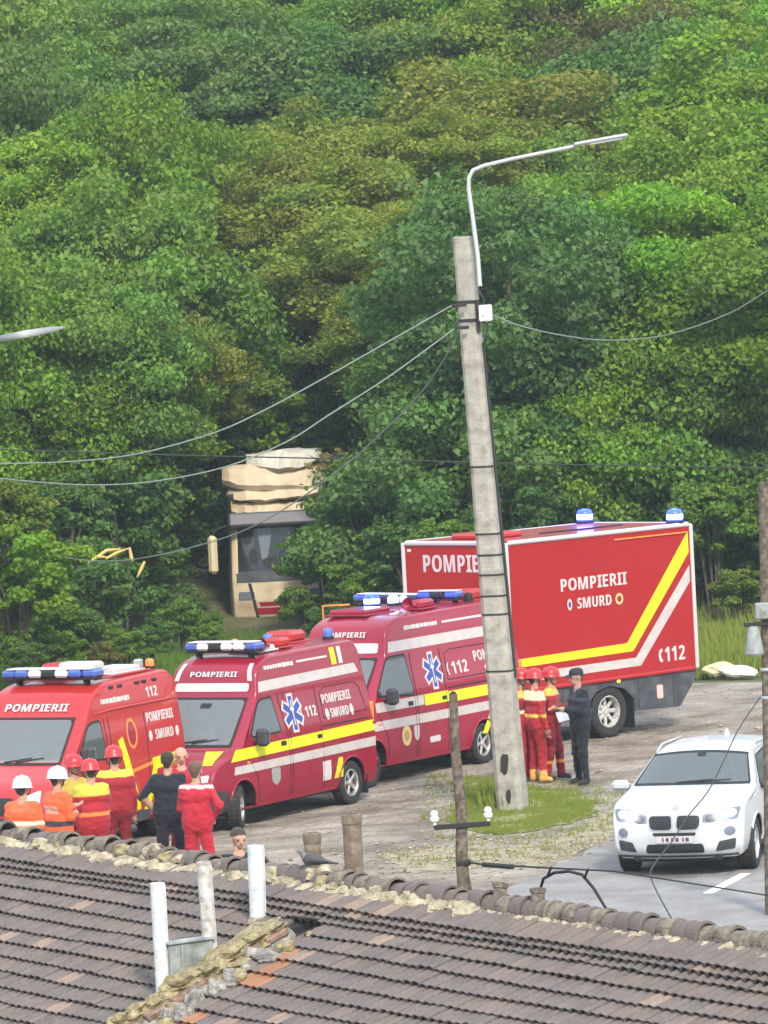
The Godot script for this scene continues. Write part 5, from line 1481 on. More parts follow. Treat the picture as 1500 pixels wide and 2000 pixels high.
func make_undergrowth() -> void:
	mt.fern = leafy(0.14, 0.25, 0.05)
	mt.weedy = leafy(0.20, 0.27, 0.04)
	var kinds := {"bright": "bright green", "mid": "mid green", "dark": "dark green", "brown": "yellowish brown", "weedy": "yellow green"}
	var rows := {}
	var label_of := {}
	for i in thicket.size():
		var kk := "%s bushes along the edge of the wood" % kinds[thicket[i][4]]
		if not rows.has(kk): rows[kk] = []
		rows[kk].append(i)
	for kk in rows: name_in_order(rows[kk], func(i): return thicket[i][0] / thicket[i][1], kk, label_of)
	for i in thicket.size():
		var b: Array = thicket[i]
		var x: float = b[0]
		var at := Vector3(x, terrain(x, -b[1]), -b[1])
		var t := thing("bush", label_of[i][0], "bush", at, 0.0, label_of[i][1])
		var mb := MB.new()
		var rr := RandomNumberGenerator.new()
		rr.seed = i
		for k in 6:
			var a := rr.randf() * TAU
			mb.tube([Vector3(cos(a) * 0.1, -0.1, sin(a) * 0.1), Vector3(cos(a) * b[3] * 0.3, b[2] * 0.8, sin(a) * b[3] * 0.3), Vector3(cos(a) * b[3] * 0.6, b[2] + b[3] * 0.3, sin(a) * b[3] * 0.6)], [0.04, 0.03, 0.008], 5)
		part("stem", mb.mesh(), mt.bark, t)
		var r: float = b[3]
		part("crown", small_crowns[i % small_crowns.size()], mt[b[4]], t, Transform3D(Basis(Vector3.UP, i * 1.7).scaled(Vector3(r * 1.12, r, r * 1.12)), Vector3(0, b[2], 0)))
	# the wood goes on past both edges of the view
	var mm := MultiMesh.new()
	mm.transform_format = MultiMesh.TRANSFORM_3D
	mm.mesh = crowns[2]
	var wr := RandomNumberGenerator.new()
	wr.seed = 52
	mm.instance_count = 170
	for i in 170:
		var d := wr.randf_range(114.0, 225.0)
		var x := wr.randf_range(0.095, 0.42) * d * (1.0 if i % 2 else -1.0)
		var r := wr.randf_range(2.6, 4.2)
		mm.set_instance_transform(i, Transform3D(Basis(Vector3.UP, wr.randf() * TAU).scaled(Vector3(r, r * 1.1, r)), Vector3(x, terrain(x, -d) + wr.randf_range(2.4, 4.5), -d)))
	var wood := MultiMeshInstance3D.new()
	wood.name = "wood"
	wood.multimesh = mm
	wood.material_override = mt.mid
	add_child(wood)
	meta(wood, "green wood continuing along the hillside past both picture edges", "wood")
	wood.set_meta("kind", "stuff")
	grass_field("tall_grass", poly([4.6, -95.2, 5.8, -95.3, 7.4, -95.4, 12.0, -94.4, 14.0, -114.0, 4.0, -114.0]), 15000, 0.15, 0.5, mt.weed, "tall yellow green grass on the bank right of the box truck", 6)
	grass_field("shaded_grass", poly([-11.0, -100.8, 1.0, -97.2, 3.0, -114.0, -12.0, -114.0]), 15000, 0.08, 0.26, mt.fern, "fresh green grass at the edge of the wood behind the vans", 7)
	grass_field("grass", poly([0.5, -79.4, 1.9, -79.4, 2.8, -77.0, 3.5, -75.0, 3.4, -71.4, 2.6, -69.6, 1.4, -69.2, 0.5, -70.0, 0.3, -73.0, 0.4, -77.0]), 2200, 0.02, 0.09, mt.grass, "thin straggling grass at the rim of the turf island", 9)
	grass_field("weeds", poly([1.25, -74.6, 1.75, -74.6, 1.7, -73.3, 1.25, -73.4]), 260, 0.12, 0.34, mt.weed, "tall weeds at the foot of the concrete pole", 10)
	grass_field("weeds", poly([0.2, -66.4, 1.9, -66.2, 3.2, -69.6, 3.3, -72.5, 2.4, -70.2, 0.9, -69.2, -0.4, -68.8]), 500, 0.03, 0.09, mt.grass, "sparse weeds on the dirt between grass and road", 8)

# ------------------------------------------------------------------ people: one skin drawn round a skeleton of tapered bones
func bone_dist(p: Vector3, b: Array) -> float:
	var a: Vector3 = b[0]
	var d: Vector3 = b[1] - a
	var t := clampf((p - a).dot(d) / maxf(1e-9, d.length_squared()), 0.0, 1.0)
	return (p - a - d * t).length() - lerpf(b[2], b[3], t)
func skin(mb: MB, bones: Array, cell: float, k: float, tint: Callable, crease := 0.0) -> void:
	var lo := Vector3.ONE * 1e9
	var hi := -lo
	for b in bones:
		for e in [[b[0], b[2]], [b[1], b[3]]]:
			lo = lo.min(e[0] - Vector3.ONE * (e[1] + cell * 2)); hi = hi.max(e[0] + Vector3.ONE * (e[1] + cell * 2))
	var nx := int((hi.x - lo.x) / cell) + 2
	var ny := int((hi.y - lo.y) / cell) + 2
	var nz := int((hi.z - lo.z) / cell) + 2
	var f := PackedFloat32Array()
	f.resize(nx * ny * nz)
	f.fill(1.0)
	for b in bones:
		var m: float = maxf(b[2], b[3]) + k + cell * 1.5
		var a: Vector3 = b[0]
		var d: Vector3 = b[1] - a
		var l2 := maxf(1e-9, d.length_squared())
		var ra: float = b[2]
		var rd: float = b[3] - b[2]
		var c0: Vector3 = ((b[0].min(b[1]) - Vector3.ONE * m) - lo) / cell
		var c1: Vector3 = ((b[0].max(b[1]) + Vector3.ONE * m) - lo) / cell
		for z in range(maxi(0, int(c0.z)), mini(nz, int(c1.z) + 2)):
			for y in range(maxi(0, int(c0.y)), mini(ny, int(c1.y) + 2)):
				var row := (z * ny + y) * nx
				for x in range(maxi(0, int(c0.x)), mini(nx, int(c1.x) + 2)):
					var q := lo + Vector3(x, y, z) * cell - a
					var t := clampf(q.dot(d) / l2, 0.0, 1.0)
					var v := (q - d * t).length() - ra - rd * t
					var w := f[row + x]
					var h := maxf(k - absf(v - w), 0.0) / k
					f[row + x] = minf(v, w) - h * h * k * 0.25
	var at := {}
	var pos := []
	var nrm := []
	var cor := [0, 1, nx, nx + 1, nx * ny, nx * ny + 1, nx * ny + nx, nx * ny + nx + 1]
	for z in nz - 1:
		for y in ny - 1:
			for x in nx - 1:
				var i := (z * ny + y) * nx + x
				var neg := 0
				for c in cor:
					if f[i + c] < 0.0: neg += 1
				if neg == 0 or neg == 8: continue
				var sum := Vector3.ZERO
				var cnt := 0
				for e in [[0, 1], [2, 3], [4, 5], [6, 7], [0, 2], [1, 3], [4, 6], [5, 7], [0, 4], [1, 5], [2, 6], [3, 7]]:
					var va := f[i + cor[e[0]]]
					var vb := f[i + cor[e[1]]]
					if (va < 0.0) != (vb < 0.0):
						var t := va / (va - vb)
						var ca: int = e[0]
						var cb: int = e[1]
						sum += Vector3(ca & 1, (ca >> 1) & 1, ca >> 2).lerp(Vector3(cb & 1, (cb >> 1) & 1, cb >> 2), t)
						cnt += 1
				var g := Vector3(f[i + 1] - f[i], f[i + nx] - f[i], f[i + nx * ny] - f[i]) + Vector3(f[i + cor[7]] - f[i + cor[6]], f[i + cor[7]] - f[i + cor[5]], f[i + cor[7]] - f[i + cor[3]])
				at[i] = pos.size()
				pos.append(lo + (Vector3(x, y, z) + sum / cnt) * cell)
				nrm.append(g.normalized())
	if crease > 0.0:
		var wn := FastNoiseLite.new()
		wn.seed = int(absf(lo.x) * 1000.0); wn.frequency = 7.0; wn.fractal_octaves = 2
		for i in pos.size():
			var p: Vector3 = pos[i]
			var w := Vector3(p.x, p.y * 1.5, p.z)
			var h := wn.get_noise_3dv(w)
			var gr := Vector3(wn.get_noise_3dv(w + Vector3(0.01, 0, 0)) - h, wn.get_noise_3dv(w + Vector3(0, 0.01, 0)) - h, wn.get_noise_3dv(w + Vector3(0, 0, 0.01)) - h) * 100.0 * crease
			var nn: Vector3 = nrm[i]
			gr -= nn * gr.dot(nn)
			pos[i] = p + nn * h * crease
			nrm[i] = (nn - gr).normalized()
	var cols := []
	for p in pos:
		var best := 1e9
		var reg := 0
		for b in bones:
			var dd := bone_dist(p, b)
			if dd < best:
				best = dd; reg = b[4]
		cols.append(tint.call(p, reg))
	var put := func(q: Array) -> void:
		for tr in [[0, 1, 2], [0, 2, 3]]:
			var a: int = q[tr[0]]
			var b: int = q[tr[1]]
			var c: int = q[tr[2]]
			var flip: bool = (pos[c] - pos[a]).cross(pos[b] - pos[a]).dot(nrm[a] + nrm[b] + nrm[c]) < 0.0
			for vtx in ([a, c, b] if flip else [a, b, c]):
				mb.v.append(pos[vtx]); mb.n.append(nrm[vtx]); mb.c.append(cols[vtx])
	for i in at:
		for e in [[1, nx, nx * ny], [nx, nx * ny, 1], [nx * ny, 1, nx]]:
			# edge along e[0] from corner i; the four cells round it
			if (f[i] < 0.0) != (f[i + e[0]] < 0.0):
				var c1: int = i - e[1]
				var c2: int = i - e[2]
				var c3: int = i - e[1] - e[2]
				if at.has(c1) and at.has(c2) and at.has(c3): put.call([at[i], at[c1], at[c3], at[c2]])

const LEGS := 0
const TOP := 1
const SKIN := 2
const SHOE := 3
const HAIR := 4
const EYE := 5
const LIP := 6
# faces +z. o: colours and pose
func person(label: String, at: Vector3, turn: float, o: Dictionary, group: String) -> Node3D:
	var t := thing("person", label, "person", at, turn, group)
	var k: float = o.get("tall", 1.0)
	var hunch: float = o.get("lean", 0.0)
	var wide: float = o.get("wide", 1.0) * 1.12
	var tw: float = o.get("turn_head", 0.0)
	var st: float = o.get("stance", 0.11)
	var B := []
	var sh := Vector3(0, 1.43, hunch)
	# trunk
	B.append([Vector3(-0.075 * wide, 0.95, 0), Vector3(0.075 * wide, 0.95, 0), 0.128, 0.128, LEGS])
	B.append([Vector3(-0.06 * wide, 1.12, hunch * 0.4), Vector3(0.06 * wide, 1.12, hunch * 0.4), 0.122 * wide, 0.122 * wide, TOP])
	B.append([Vector3(-0.10 * wide, 1.31, hunch * 0.8), Vector3(0.10 * wide, 1.31, hunch * 0.8), 0.128, 0.128, TOP])
	for e in [-1.0, 1.0]: B.append([Vector3(0.07 * e * wide, 1.02, hunch * 0.2), Vector3(0.085 * e * wide, 1.32, hunch * 0.8), 0.118, 0.112, TOP])
	B.append([sh + Vector3(-0.16, -0.01, 0), sh + Vector3(0.16, -0.01, 0), 0.068, 0.068, TOP])
	B.append([sh + Vector3(0, 0, 0), sh + Vector3(0, 0.11, 0.015), 0.062, 0.056, SKIN])
	if o.get("baggy", true):
		B.append([Vector3(-0.085 * wide, 0.90, 0), Vector3(0.085 * wide, 0.90, 0), 0.125, 0.125, LEGS])
		B.append([Vector3(-0.08 * wide, 1.0, 0.005), Vector3(0.08 * wide, 1.0, 0.005), 0.142, 0.142, TOP])
	# legs and shoes
	for s in [-1.0, 1.0]:
		var step: float = o.get("step", 0.0) * s
		var hip := Vector3(0.09 * s, 0.90, 0)
		var knee := Vector3((0.09 + st * 0.25) * s, 0.50, 0.03 + step * 0.5)
		var ank := Vector3((0.08 + st * 0.6) * s, 0.11, step)
		B.append([hip, knee, 0.104, 0.078, LEGS])
		B.append([knee, ank, 0.078, 0.064 if o.get("baggy", true) else 0.052, LEGS])
		B.append([ank + Vector3(0, -0.05, -0.02), ank + Vector3(0.02 * s, -0.065, 0.13), 0.05, 0.042, SHOE])
	# arms: poses per side
	var hands := []
	for s in [-1.0, 1.0]:
		var pose: String = o.get("left" if s > 0 else "right", "down")
		var a := sh + Vector3(0.19 * s, -0.01, 0)
		var el: Vector3
		var wr: Vector3
		match pose:
			"down":
				el = a + Vector3(0.055 * s, -0.29, -0.03); wr = el + Vector3(0.0, -0.25, 0.07)
			"fold":
				el = a + Vector3(0.05 * s, -0.28, 0.03); wr = el + Vector3(-0.16 * s, 0.02, 0.19)
			"hold":
				el = a + Vector3(0.03 * s, -0.28, 0.05); wr = el + Vector3(-0.07 * s, 0.05, 0.25)
			"hip":
				el = a + Vector3(0.17 * s, -0.24, -0.08); wr = el + Vector3(-0.13 * s, -0.17, 0.10)
			"point":
				el = a + Vector3(0.07 * s, -0.22, 0.17); wr = el + Vector3(-0.02 * s, 0.03, 0.25)
		B.append([a, el, 0.064, 0.054, TOP])
		B.append([el, wr, 0.052, 0.040, SKIN if o.get("short", false) else TOP])
		var d := (wr - el).normalized()
		var palm := wr + d * 0.085
		B.append([wr, palm, 0.032, 0.036, SKIN])
		hands.append([wr, palm, d, s])
	var c_skin: Color = o.get("skin", Color(0.42, 0.24, 0.17))
	var c := {LEGS: o.legs, TOP: o.top, SKIN: c_skin, SHOE: o.get("shoe", Color(0.02, 0.02, 0.022)), HAIR: o.get("hair", Color(0.03, 0.02, 0.015)), EYE: Color(0.06, 0.045, 0.04), LIP: Color(0.34, 0.13, 0.11)}
	var bands: Array = o.get("bands", [])   # [region, y0, y1, colour]
	var tint := func(p: Vector3, reg: int) -> Color:
		for b in bands:
			if reg == b[0] and p.y > b[1] and p.y < b[2] and absf(p.x) < (b[4] if b.size() > 4 else 9.0): return b[3]
		return c[reg]
	var mb := MB.new()
	skin(mb, B, 0.025, 0.035, tint, 0.018)
	# fingers
	mb.col = o.get("glove", c_skin)
	for h in hands:
		var d: Vector3 = h[2]
		var across := d.cross(Vector3(0, 0, 1) if absf(d.z) < 0.8 else Vector3(0, 1, 0)).normalized()
		if absf(d.y) > 0.8: across = Vector3(0, 0, 1)
		var curl: Vector3 = d.cross(across) * (-h[3])
		for i in 4:
			var r0: Vector3 = h[1] + across * (0.030 - 0.02 * i) + d * 0.02
			var ln: float = [0.07, 0.082, 0.078, 0.06][i]
			var m1 := r0 + (d * 0.9 + curl * 0.25).normalized() * ln * 0.55
			mb.tube([r0 - d * 0.03, m1, m1 + (d * 0.5 + curl * 0.8).normalized() * ln * 0.5], [0.0105, 0.0095, 0.0075], 5)
		var tb: Vector3 = h[0] + d * 0.03 + across * 0.028
		var tm := tb + (d * 0.7 + across * 0.7).normalized() * 0.04
		mb.tube([tb, tm, tm + (d + curl * 0.4).normalized() * 0.035], [0.013, 0.011, 0.009], 5)
	# head on a grid of its own, turned and tilted on the neck
	var hb := Basis(Vector3.UP, tw) * Basis(Vector3.RIGHT, o.get("nod", 0.1))
	var ho := sh + Vector3(0, 0.225, 0.03)
	var H := []
	for e in [[Vector3(0, 0.035, -0.025), Vector3(0, 0.035, 0.02), 0.086, 0.082, SKIN], [Vector3(0, -0.01, 0.035), Vector3(0, -0.062, 0.048), 0.062, 0.042, SKIN], [Vector3(0, -0.02, -0.02), Vector3(0, -0.12, -0.01), 0.058, 0.054, SKIN], [Vector3(0, 0.012, 0.098), Vector3(0, -0.022, 0.113), 0.010, 0.016, SKIN], [Vector3(-0.04, 0.03, 0.083), Vector3(0.04, 0.03, 0.083), 0.018, 0.018, SKIN], [Vector3(-0.022, -0.056, 0.082), Vector3(0.022, -0.056, 0.082), 0.011, 0.011, LIP]]: H.append(e)
	for s in [-1.0, 1.0]:
		H.append([Vector3(0.083 * s, 0.022, -0.005), Vector3(0.086 * s, -0.028, 0.0), 0.017, 0.012, SKIN])
		H.append([Vector3(0.033 * s, 0.008, 0.086), Vector3(0.036 * s, 0.008, 0.086), 0.0095, 0.0095, EYE])
	if o.get("hairy", true):
		H.append([Vector3(0, 0.05, -0.035), Vector3(0, 0.058, 0.012), 0.09, 0.085, HAIR])
		H.append([Vector3(0, 0.0, -0.055), Vector3(0, -0.05, -0.045), 0.066, 0.05, HAIR])
	for e in H:
		e[0] = ho + hb * e[0]; e[1] = ho + hb * e[1]
	mb.col = Color.WHITE
	skin(mb, H, 0.012, 0.014, tint)
	var body := part("body", mb.mesh(), mt.cloth, t, Transform3D(Basis.from_scale(Vector3(k, k, k)), Vector3.ZERO))
	var hx := Transform3D(hb, ho)
	if o.has("helmet"):
		var hm := MB.new()
		hm.lathe([Vector2(0.150, -0.012), Vector2(0.138, 0.0), Vector2(0.134, 0.05), Vector2(0.118, 0.10), Vector2(0.08, 0.138), Vector2(0.035, 0.152), Vector2(0, 0.154)], 20, hx * Transform3D(Basis.from_scale(Vector3(0.92, 1, 1.08)), Vector3(0, 0.018, -0.012)), true)
		hm.lathe([Vector2(0.150, -0.012), Vector2(0.12, -0.006)], 20, hx * Transform3D(Basis.from_scale(Vector3(0.92, 1, 1.08)), Vector3(0, 0.018, -0.012)))
		hm.tube([hx * Vector3(0, 0.05, 0.14), hx * Vector3(0, 0.145, 0.06), hx * Vector3(0, 0.172, -0.012), hx * Vector3(0, 0.145, -0.085), hx * Vector3(0, 0.05, -0.16)], [0.01, 0.013, 0.014, 0.013, 0.01], 6)
		var hp := part("helmet", hm.mesh(), o.helmet, body)
		var pk := MB.new()
		pk.lathe([Vector2(0.0, 0.0), Vector2(0.075, 0.002), Vector2(0.08, 0.010), Vector2(0.0, 0.016)], 14, hx * Transform3D(Basis.from_scale(Vector3(1.25, 1, 0.8)), Vector3(0, 0.01, 0.115)))
		part("peak", pk.mesh(), o.helmet, hp)
		var sp := MB.new()
		sp.tube([hx * Vector3(-0.118, 0.01, 0.0), hx * Vector3(-0.085, -0.07, 0.03), hx * Vector3(0, -0.115, 0.055), hx * Vector3(0.085, -0.07, 0.03), hx * Vector3(0.118, 0.01, 0.0)], [0.008, 0.008, 0.01, 0.008, 0.008], 5)
		part("chin_strap", sp.mesh(), mt.black, hp)
	if o.has("cap"):
		var cm := MB.new()
		cm.lathe([Vector2(0.106, 0.0), Vector2(0.108, 0.03), Vector2(0.10, 0.07), Vector2(0.06, 0.10), Vector2(0, 0.108)], 18, hx * Transform3D(Basis.from_scale(Vector3(0.93, 1, 1.08)), Vector3(0, 0.045, -0.012)), true)
		cm.cbox(hx * Vector3(0, 0.045, 0.135), Vector3(0.15, 0.012, 0.11), 0.005, hb * Basis(Vector3.RIGHT, 0.15))
		part("cap", cm.mesh(), o.cap, body)
	return t

func make_people() -> void:
	mt.cloth = plain(1, 1, 1, 0.85)
	mt.cloth.vertex_color_use_as_albedo = true
	mt.cloth.rim_enabled = true
	mt.cloth.rim = 0.15
	mt.helmet_red = plain(0.42, 0.018, 0.024, 0.35)
	mt.helmet_white = plain(0.60, 0.60, 0.59, 0.4)
	mt.cap_navy = plain(0.018, 0.016, 0.028, 0.8)
	mt.cap_grey = plain(0.55, 0.5, 0.5, 0.8)
	var red := Color(0.33, 0.008, 0.022)
	var deep := Color(0.19, 0.007, 0.018)
	var hi := Color(0.62, 0.08, 0.02)
	var hivis := Color(0.66, 0.10, 0.028)
	var yel := Color(0.50, 0.42, 0.05)
	var cream := Color(0.75, 0.60, 0.40)
	var navy := Color(0.007, 0.008, 0.019)
	var dark := Color(0.03, 0.03, 0.04)
	var orangish := Color(0.75, 0.25, 0.05)
	var g1 := "rescuers gathered beside the nearest van"
	var g2 := "people talking beside the concrete pole"
	person("person in orange vest and white helmet at the left edge of the group", Vector3(-4.97, 0, -64.0), deg_to_rad(160), {"top": hivis, "legs": hi, "helmet": mt.helmet_white, "left": "fold", "right": "fold", "wide": 1.15, "bands": [[TOP, 1.18, 1.23, cream], [TOP, 1.36, 1.50, Color(0.5, 0.12, 0.05), 0.12]]}, g1)
	person("person in orange vest and white helmet beside the red helmets, facing right", Vector3(-4.58, 0, -65.05), deg_to_rad(130), {"top": hivis, "legs": hivis, "helmet": mt.helmet_white, "left": "point", "right": "fold", "bands": [[TOP, 1.02, 1.10, dark], [TOP, 1.20, 1.30, Color(0.75, 0.35, 0.25), 0.15], [LEGS, 0.0, 0.72, dark]]}, g1)
	person("person in red helmet farthest back between the white helmets and the van", Vector3(-4.46, 0, -66.75), deg_to_rad(40), {"top": Color(0.40, 0.30, 0.05), "legs": red, "helmet": mt.helmet_red, "right": "fold"}, g1)
	person("person in red helmet with yellow shouldered red jacket, arms folded", Vector3(-4.17, 0, -65.9), deg_to_rad(200), {"top": red, "legs": red, "helmet": mt.helmet_red, "left": "fold", "right": "fold", "wide": 1.1, "bands": [[TOP, 1.33, 1.52, yel], [TOP, 1.06, 1.11, orangish]]}, g1)
	person("person in dark red overalls with bright yellow collar and red helmet", Vector3(-3.92, 0, -67.3), deg_to_rad(195), {"top": Color(0.28, 0.008, 0.02), "legs": deep, "helmet": mt.helmet_red, "bands": [[TOP, 1.40, 1.56, Color(0.55, 0.56, 0.06)]], "tall": 1.02}, g1)
	person("person in navy short sleeved shirt and dark trousers, hands on hips", Vector3(-3.16, 0, -66.7), deg_to_rad(170), {"top": navy, "legs": navy * 1.2, "short": true, "left": "hip", "right": "down", "stance": 0.16, "bands": [[LEGS, 0.985, 1.03, Color(0.16, 0.16, 0.17)]]}, g1)
	person("bald person in red jacket behind the navy shirt", Vector3(-3.0, 0, -67.4), deg_to_rad(10), {"top": red, "legs": red, "hairy": false, "skin": Color(0.52, 0.27, 0.2)}, g1)
	person("person in bright red coverall with legs apart, rightmost of the group by the vans", Vector3(-2.74, 0, -65.6), deg_to_rad(165), {"top": red * 1.15, "legs": red * 1.15, "stance": 0.2, "left": "fold", "right": "hip", "hair": Color(0.10, 0.06, 0.045), "shoe": Color(0.4, 0.3, 0.2), "bands": [[TOP, 1.42, 1.47, Color(0.75, 0.5, 0.5)]], "tall": 0.97}, g1)
	person("person in dark shirt seen from the chest up just beyond the roof ridge", Vector3(-1.91, 0, -56.7), deg_to_rad(20), {"top": navy, "legs": navy, "short": true, "hair": Color(0.05, 0.032, 0.025), "skin": Color(0.5, 0.28, 0.2)}, "")
	var rescuer := [[TOP, 1.36, 1.47, Color(0.78, 0.42, 0.08)], [TOP, 1.10, 1.15, cream], [TOP, 1.18, 1.22, dark]]
	person("person in red fire suit half hidden by the concrete pole", Vector3(2.03, 0, -77.6), deg_to_rad(60), {"top": red, "legs": red, "helmet": mt.helmet_red, "bands": rescuer}, g2)
	person("person in red fire suit with cream shoulder patch beside the concrete pole", Vector3(2.24, 0, -77.35), deg_to_rad(120), {"top": red, "legs": red, "helmet": mt.helmet_red, "right": "down", "left": "fold", "baggy": true, "shoe": Color(0.55, 0.3, 0.08), "bands": [[TOP, 1.32, 1.47, cream, 0.5], [TOP, 1.06, 1.11, Color(0.8, 0.5, 0.1)], [LEGS, 0.0, 0.2, Color(0.7, 0.35, 0.08)]]}, g2)
	person("person in dark red fire suit and red helmet holding a white sheet", Vector3(2.5, 0, -77.55), deg_to_rad(75), {"top": Color(0.25, 0.009, 0.016), "legs": Color(0.22, 0.007, 0.015), "helmet": mt.helmet_red, "left": "hold", "right": "hold", "step": 0.08, "bands": [[TOP, 1.38, 1.5, Color(0.78, 0.42, 0.08)], [LEGS, 0.28, 0.33, Color(0.8, 0.25, 0.04)]]}, g2)
	person("person in navy uniform and peaked cap facing the fire suits", Vector3(2.92, 0, -76.6), deg_to_rad(-68), {"top": navy, "legs": navy, "cap": mt.cap_navy, "left": "hold", "right": "hold", "wide": 1.12, "tall": 1.03, "baggy": false, "stance": 0.1, "bands": [[TOP, 1.30, 1.36, Color(0.03, 0.035, 0.06)]]}, g2)
	# the sheet of paper in the hands
	var mb := MB.new()
	mb.cbox(Vector3.ZERO, Vector3(0.30, 0.004, 0.21), 0.0)
	solo("paper", mb.mesh(), plain(0.85, 0.86, 0.88, 0.7), "white sheet of paper held between the red suit and the navy uniform", "paper", "", Transform3D(Basis(Vector3.UP, 0.3) * Basis(Vector3.RIGHT, 0.75) * Basis(Vector3.BACK, 0.25), Vector3(2.73, 1.06, -77.22)))

# ------------------------------------------------------------------ the tiled house in front
const RIDGE := Vector3(-3.845, 2.63, -48.64)
const RU := Vector3(0.5332, 0, 0.8460)
const RD := Vector3(-0.8460, 0, 0.5332)
const PITCH := 0.4014
const TILE_W := 0.246
var roof_n := Vector3.ZERO
var roof_d := Vector3.ZERO
func roof_at(s: float, t: float, up := 0.0) -> Vector3:
	return RIDGE + RU * s + roof_d * t + roof_n * up
func pixel_of(p: Vector3) -> Vector2:   # where a point falls in a picture 1.5 wide and 2 high
	var b := Basis.from_euler(Vector3(deg_to_rad(-2.634), 0, deg_to_rad(-3.0)))
	var q := b.inverse() * (p - Vector3(0, 8, 0))
	return Vector2(0.75 + 9.5 * q.x / -q.z, 1.0 - 9.5 * q.y / -q.z)
# clay tile with two flutes: front edge at z = 0, scalloped below
func tile_mesh(sd: int, length: float) -> ArrayMesh:
	var rr := RandomNumberGenerator.new()
	rr.seed = sd
	var mb := MB.new()
	var n := 12
	var tilt := rr.randf_range(-0.004, 0.004)
	var top := []
	var und := []
	for i in n + 1:
		var x := (TILE_W - 0.002) * i / n
		var ph := fmod(float(i) / n * 2.0, 1.0)
		var fl := 0.007 * cos(TAU * (ph - 0.5))
		top.append(Vector2(x, 0.058 + fl + tilt * (x / TILE_W - 0.5)))
		und.append(Vector2(x, 0.048 + fl - 0.046 * pow(absf(ph - 0.5) * 2.0, 4.0)))
	for i in n:
		var a := Vector3(top[i].x, top[i].y, 0)
		var b := Vector3(top[i + 1].x, top[i + 1].y, 0)
		var drop := Vector3(0, -0.046, -length)
		mb.tri_out(a, b, b + drop, a + Vector3(0, -1, -0.3)); mb.tri_out(a, b + drop, a + drop, a + Vector3(0, -1, -0.3))
		var c := Vector3(und[i].x, und[i].y, 0)
		var d := Vector3(und[i + 1].x, und[i + 1].y, 0)
		mb.quad_out(a, b, d, c, a - Vector3(0, 0, 1))
		mb.quad_out(c, d, d + Vector3(0, 0, -0.12), c + Vector3(0, 0, -0.12), a + Vector3(0, 1, 0))
	mb.quad(Vector3(0, top[0].y, 0), Vector3(0, und[0].y, 0), Vector3(0, 0.0, -length), Vector3(0, 0.012, -length))
	mb.quad(Vector3(top[n].x, top[n].y, 0), Vector3(top[n].x, und[n].y, 0), Vector3(top[n].x, 0.0, -length), Vector3(top[n].x, 0.012, -length))
	return mb.mesh()
func ridge_tile_mesh() -> ArrayMesh:   # half-round cap lying along x, wide end at +x
	var mb := MB.new()
	var seg := 12
	var prof := [[-0.13, 0.098, 0.0], [0.09, 0.118, 0.0], [0.10, 0.128, 0.0], [0.13, 0.126, 0.0], [0.13, 0.108, 0.0], [-0.1, 0.088, 0.0]]
	for i in prof.size() - 1:
		for k in seg:
			var a := PI * k / seg
			var b := PI * (k + 1) / seg
			var p := []
			for e in [[i, a], [i, b], [i + 1, b], [i + 1, a]]:
				var r: float = prof[e[0]][1]
				p.append(Vector3(prof[e[0]][0], sin(e[1]) * r * 1.12, cos(e[1]) * r))
			mb.quad_out(p[0], p[1], p[2], p[3], Vector3(0, 0.02, 0) if i < 3 else Vector3(0, 0.5, 0))
	return mb.mesh()

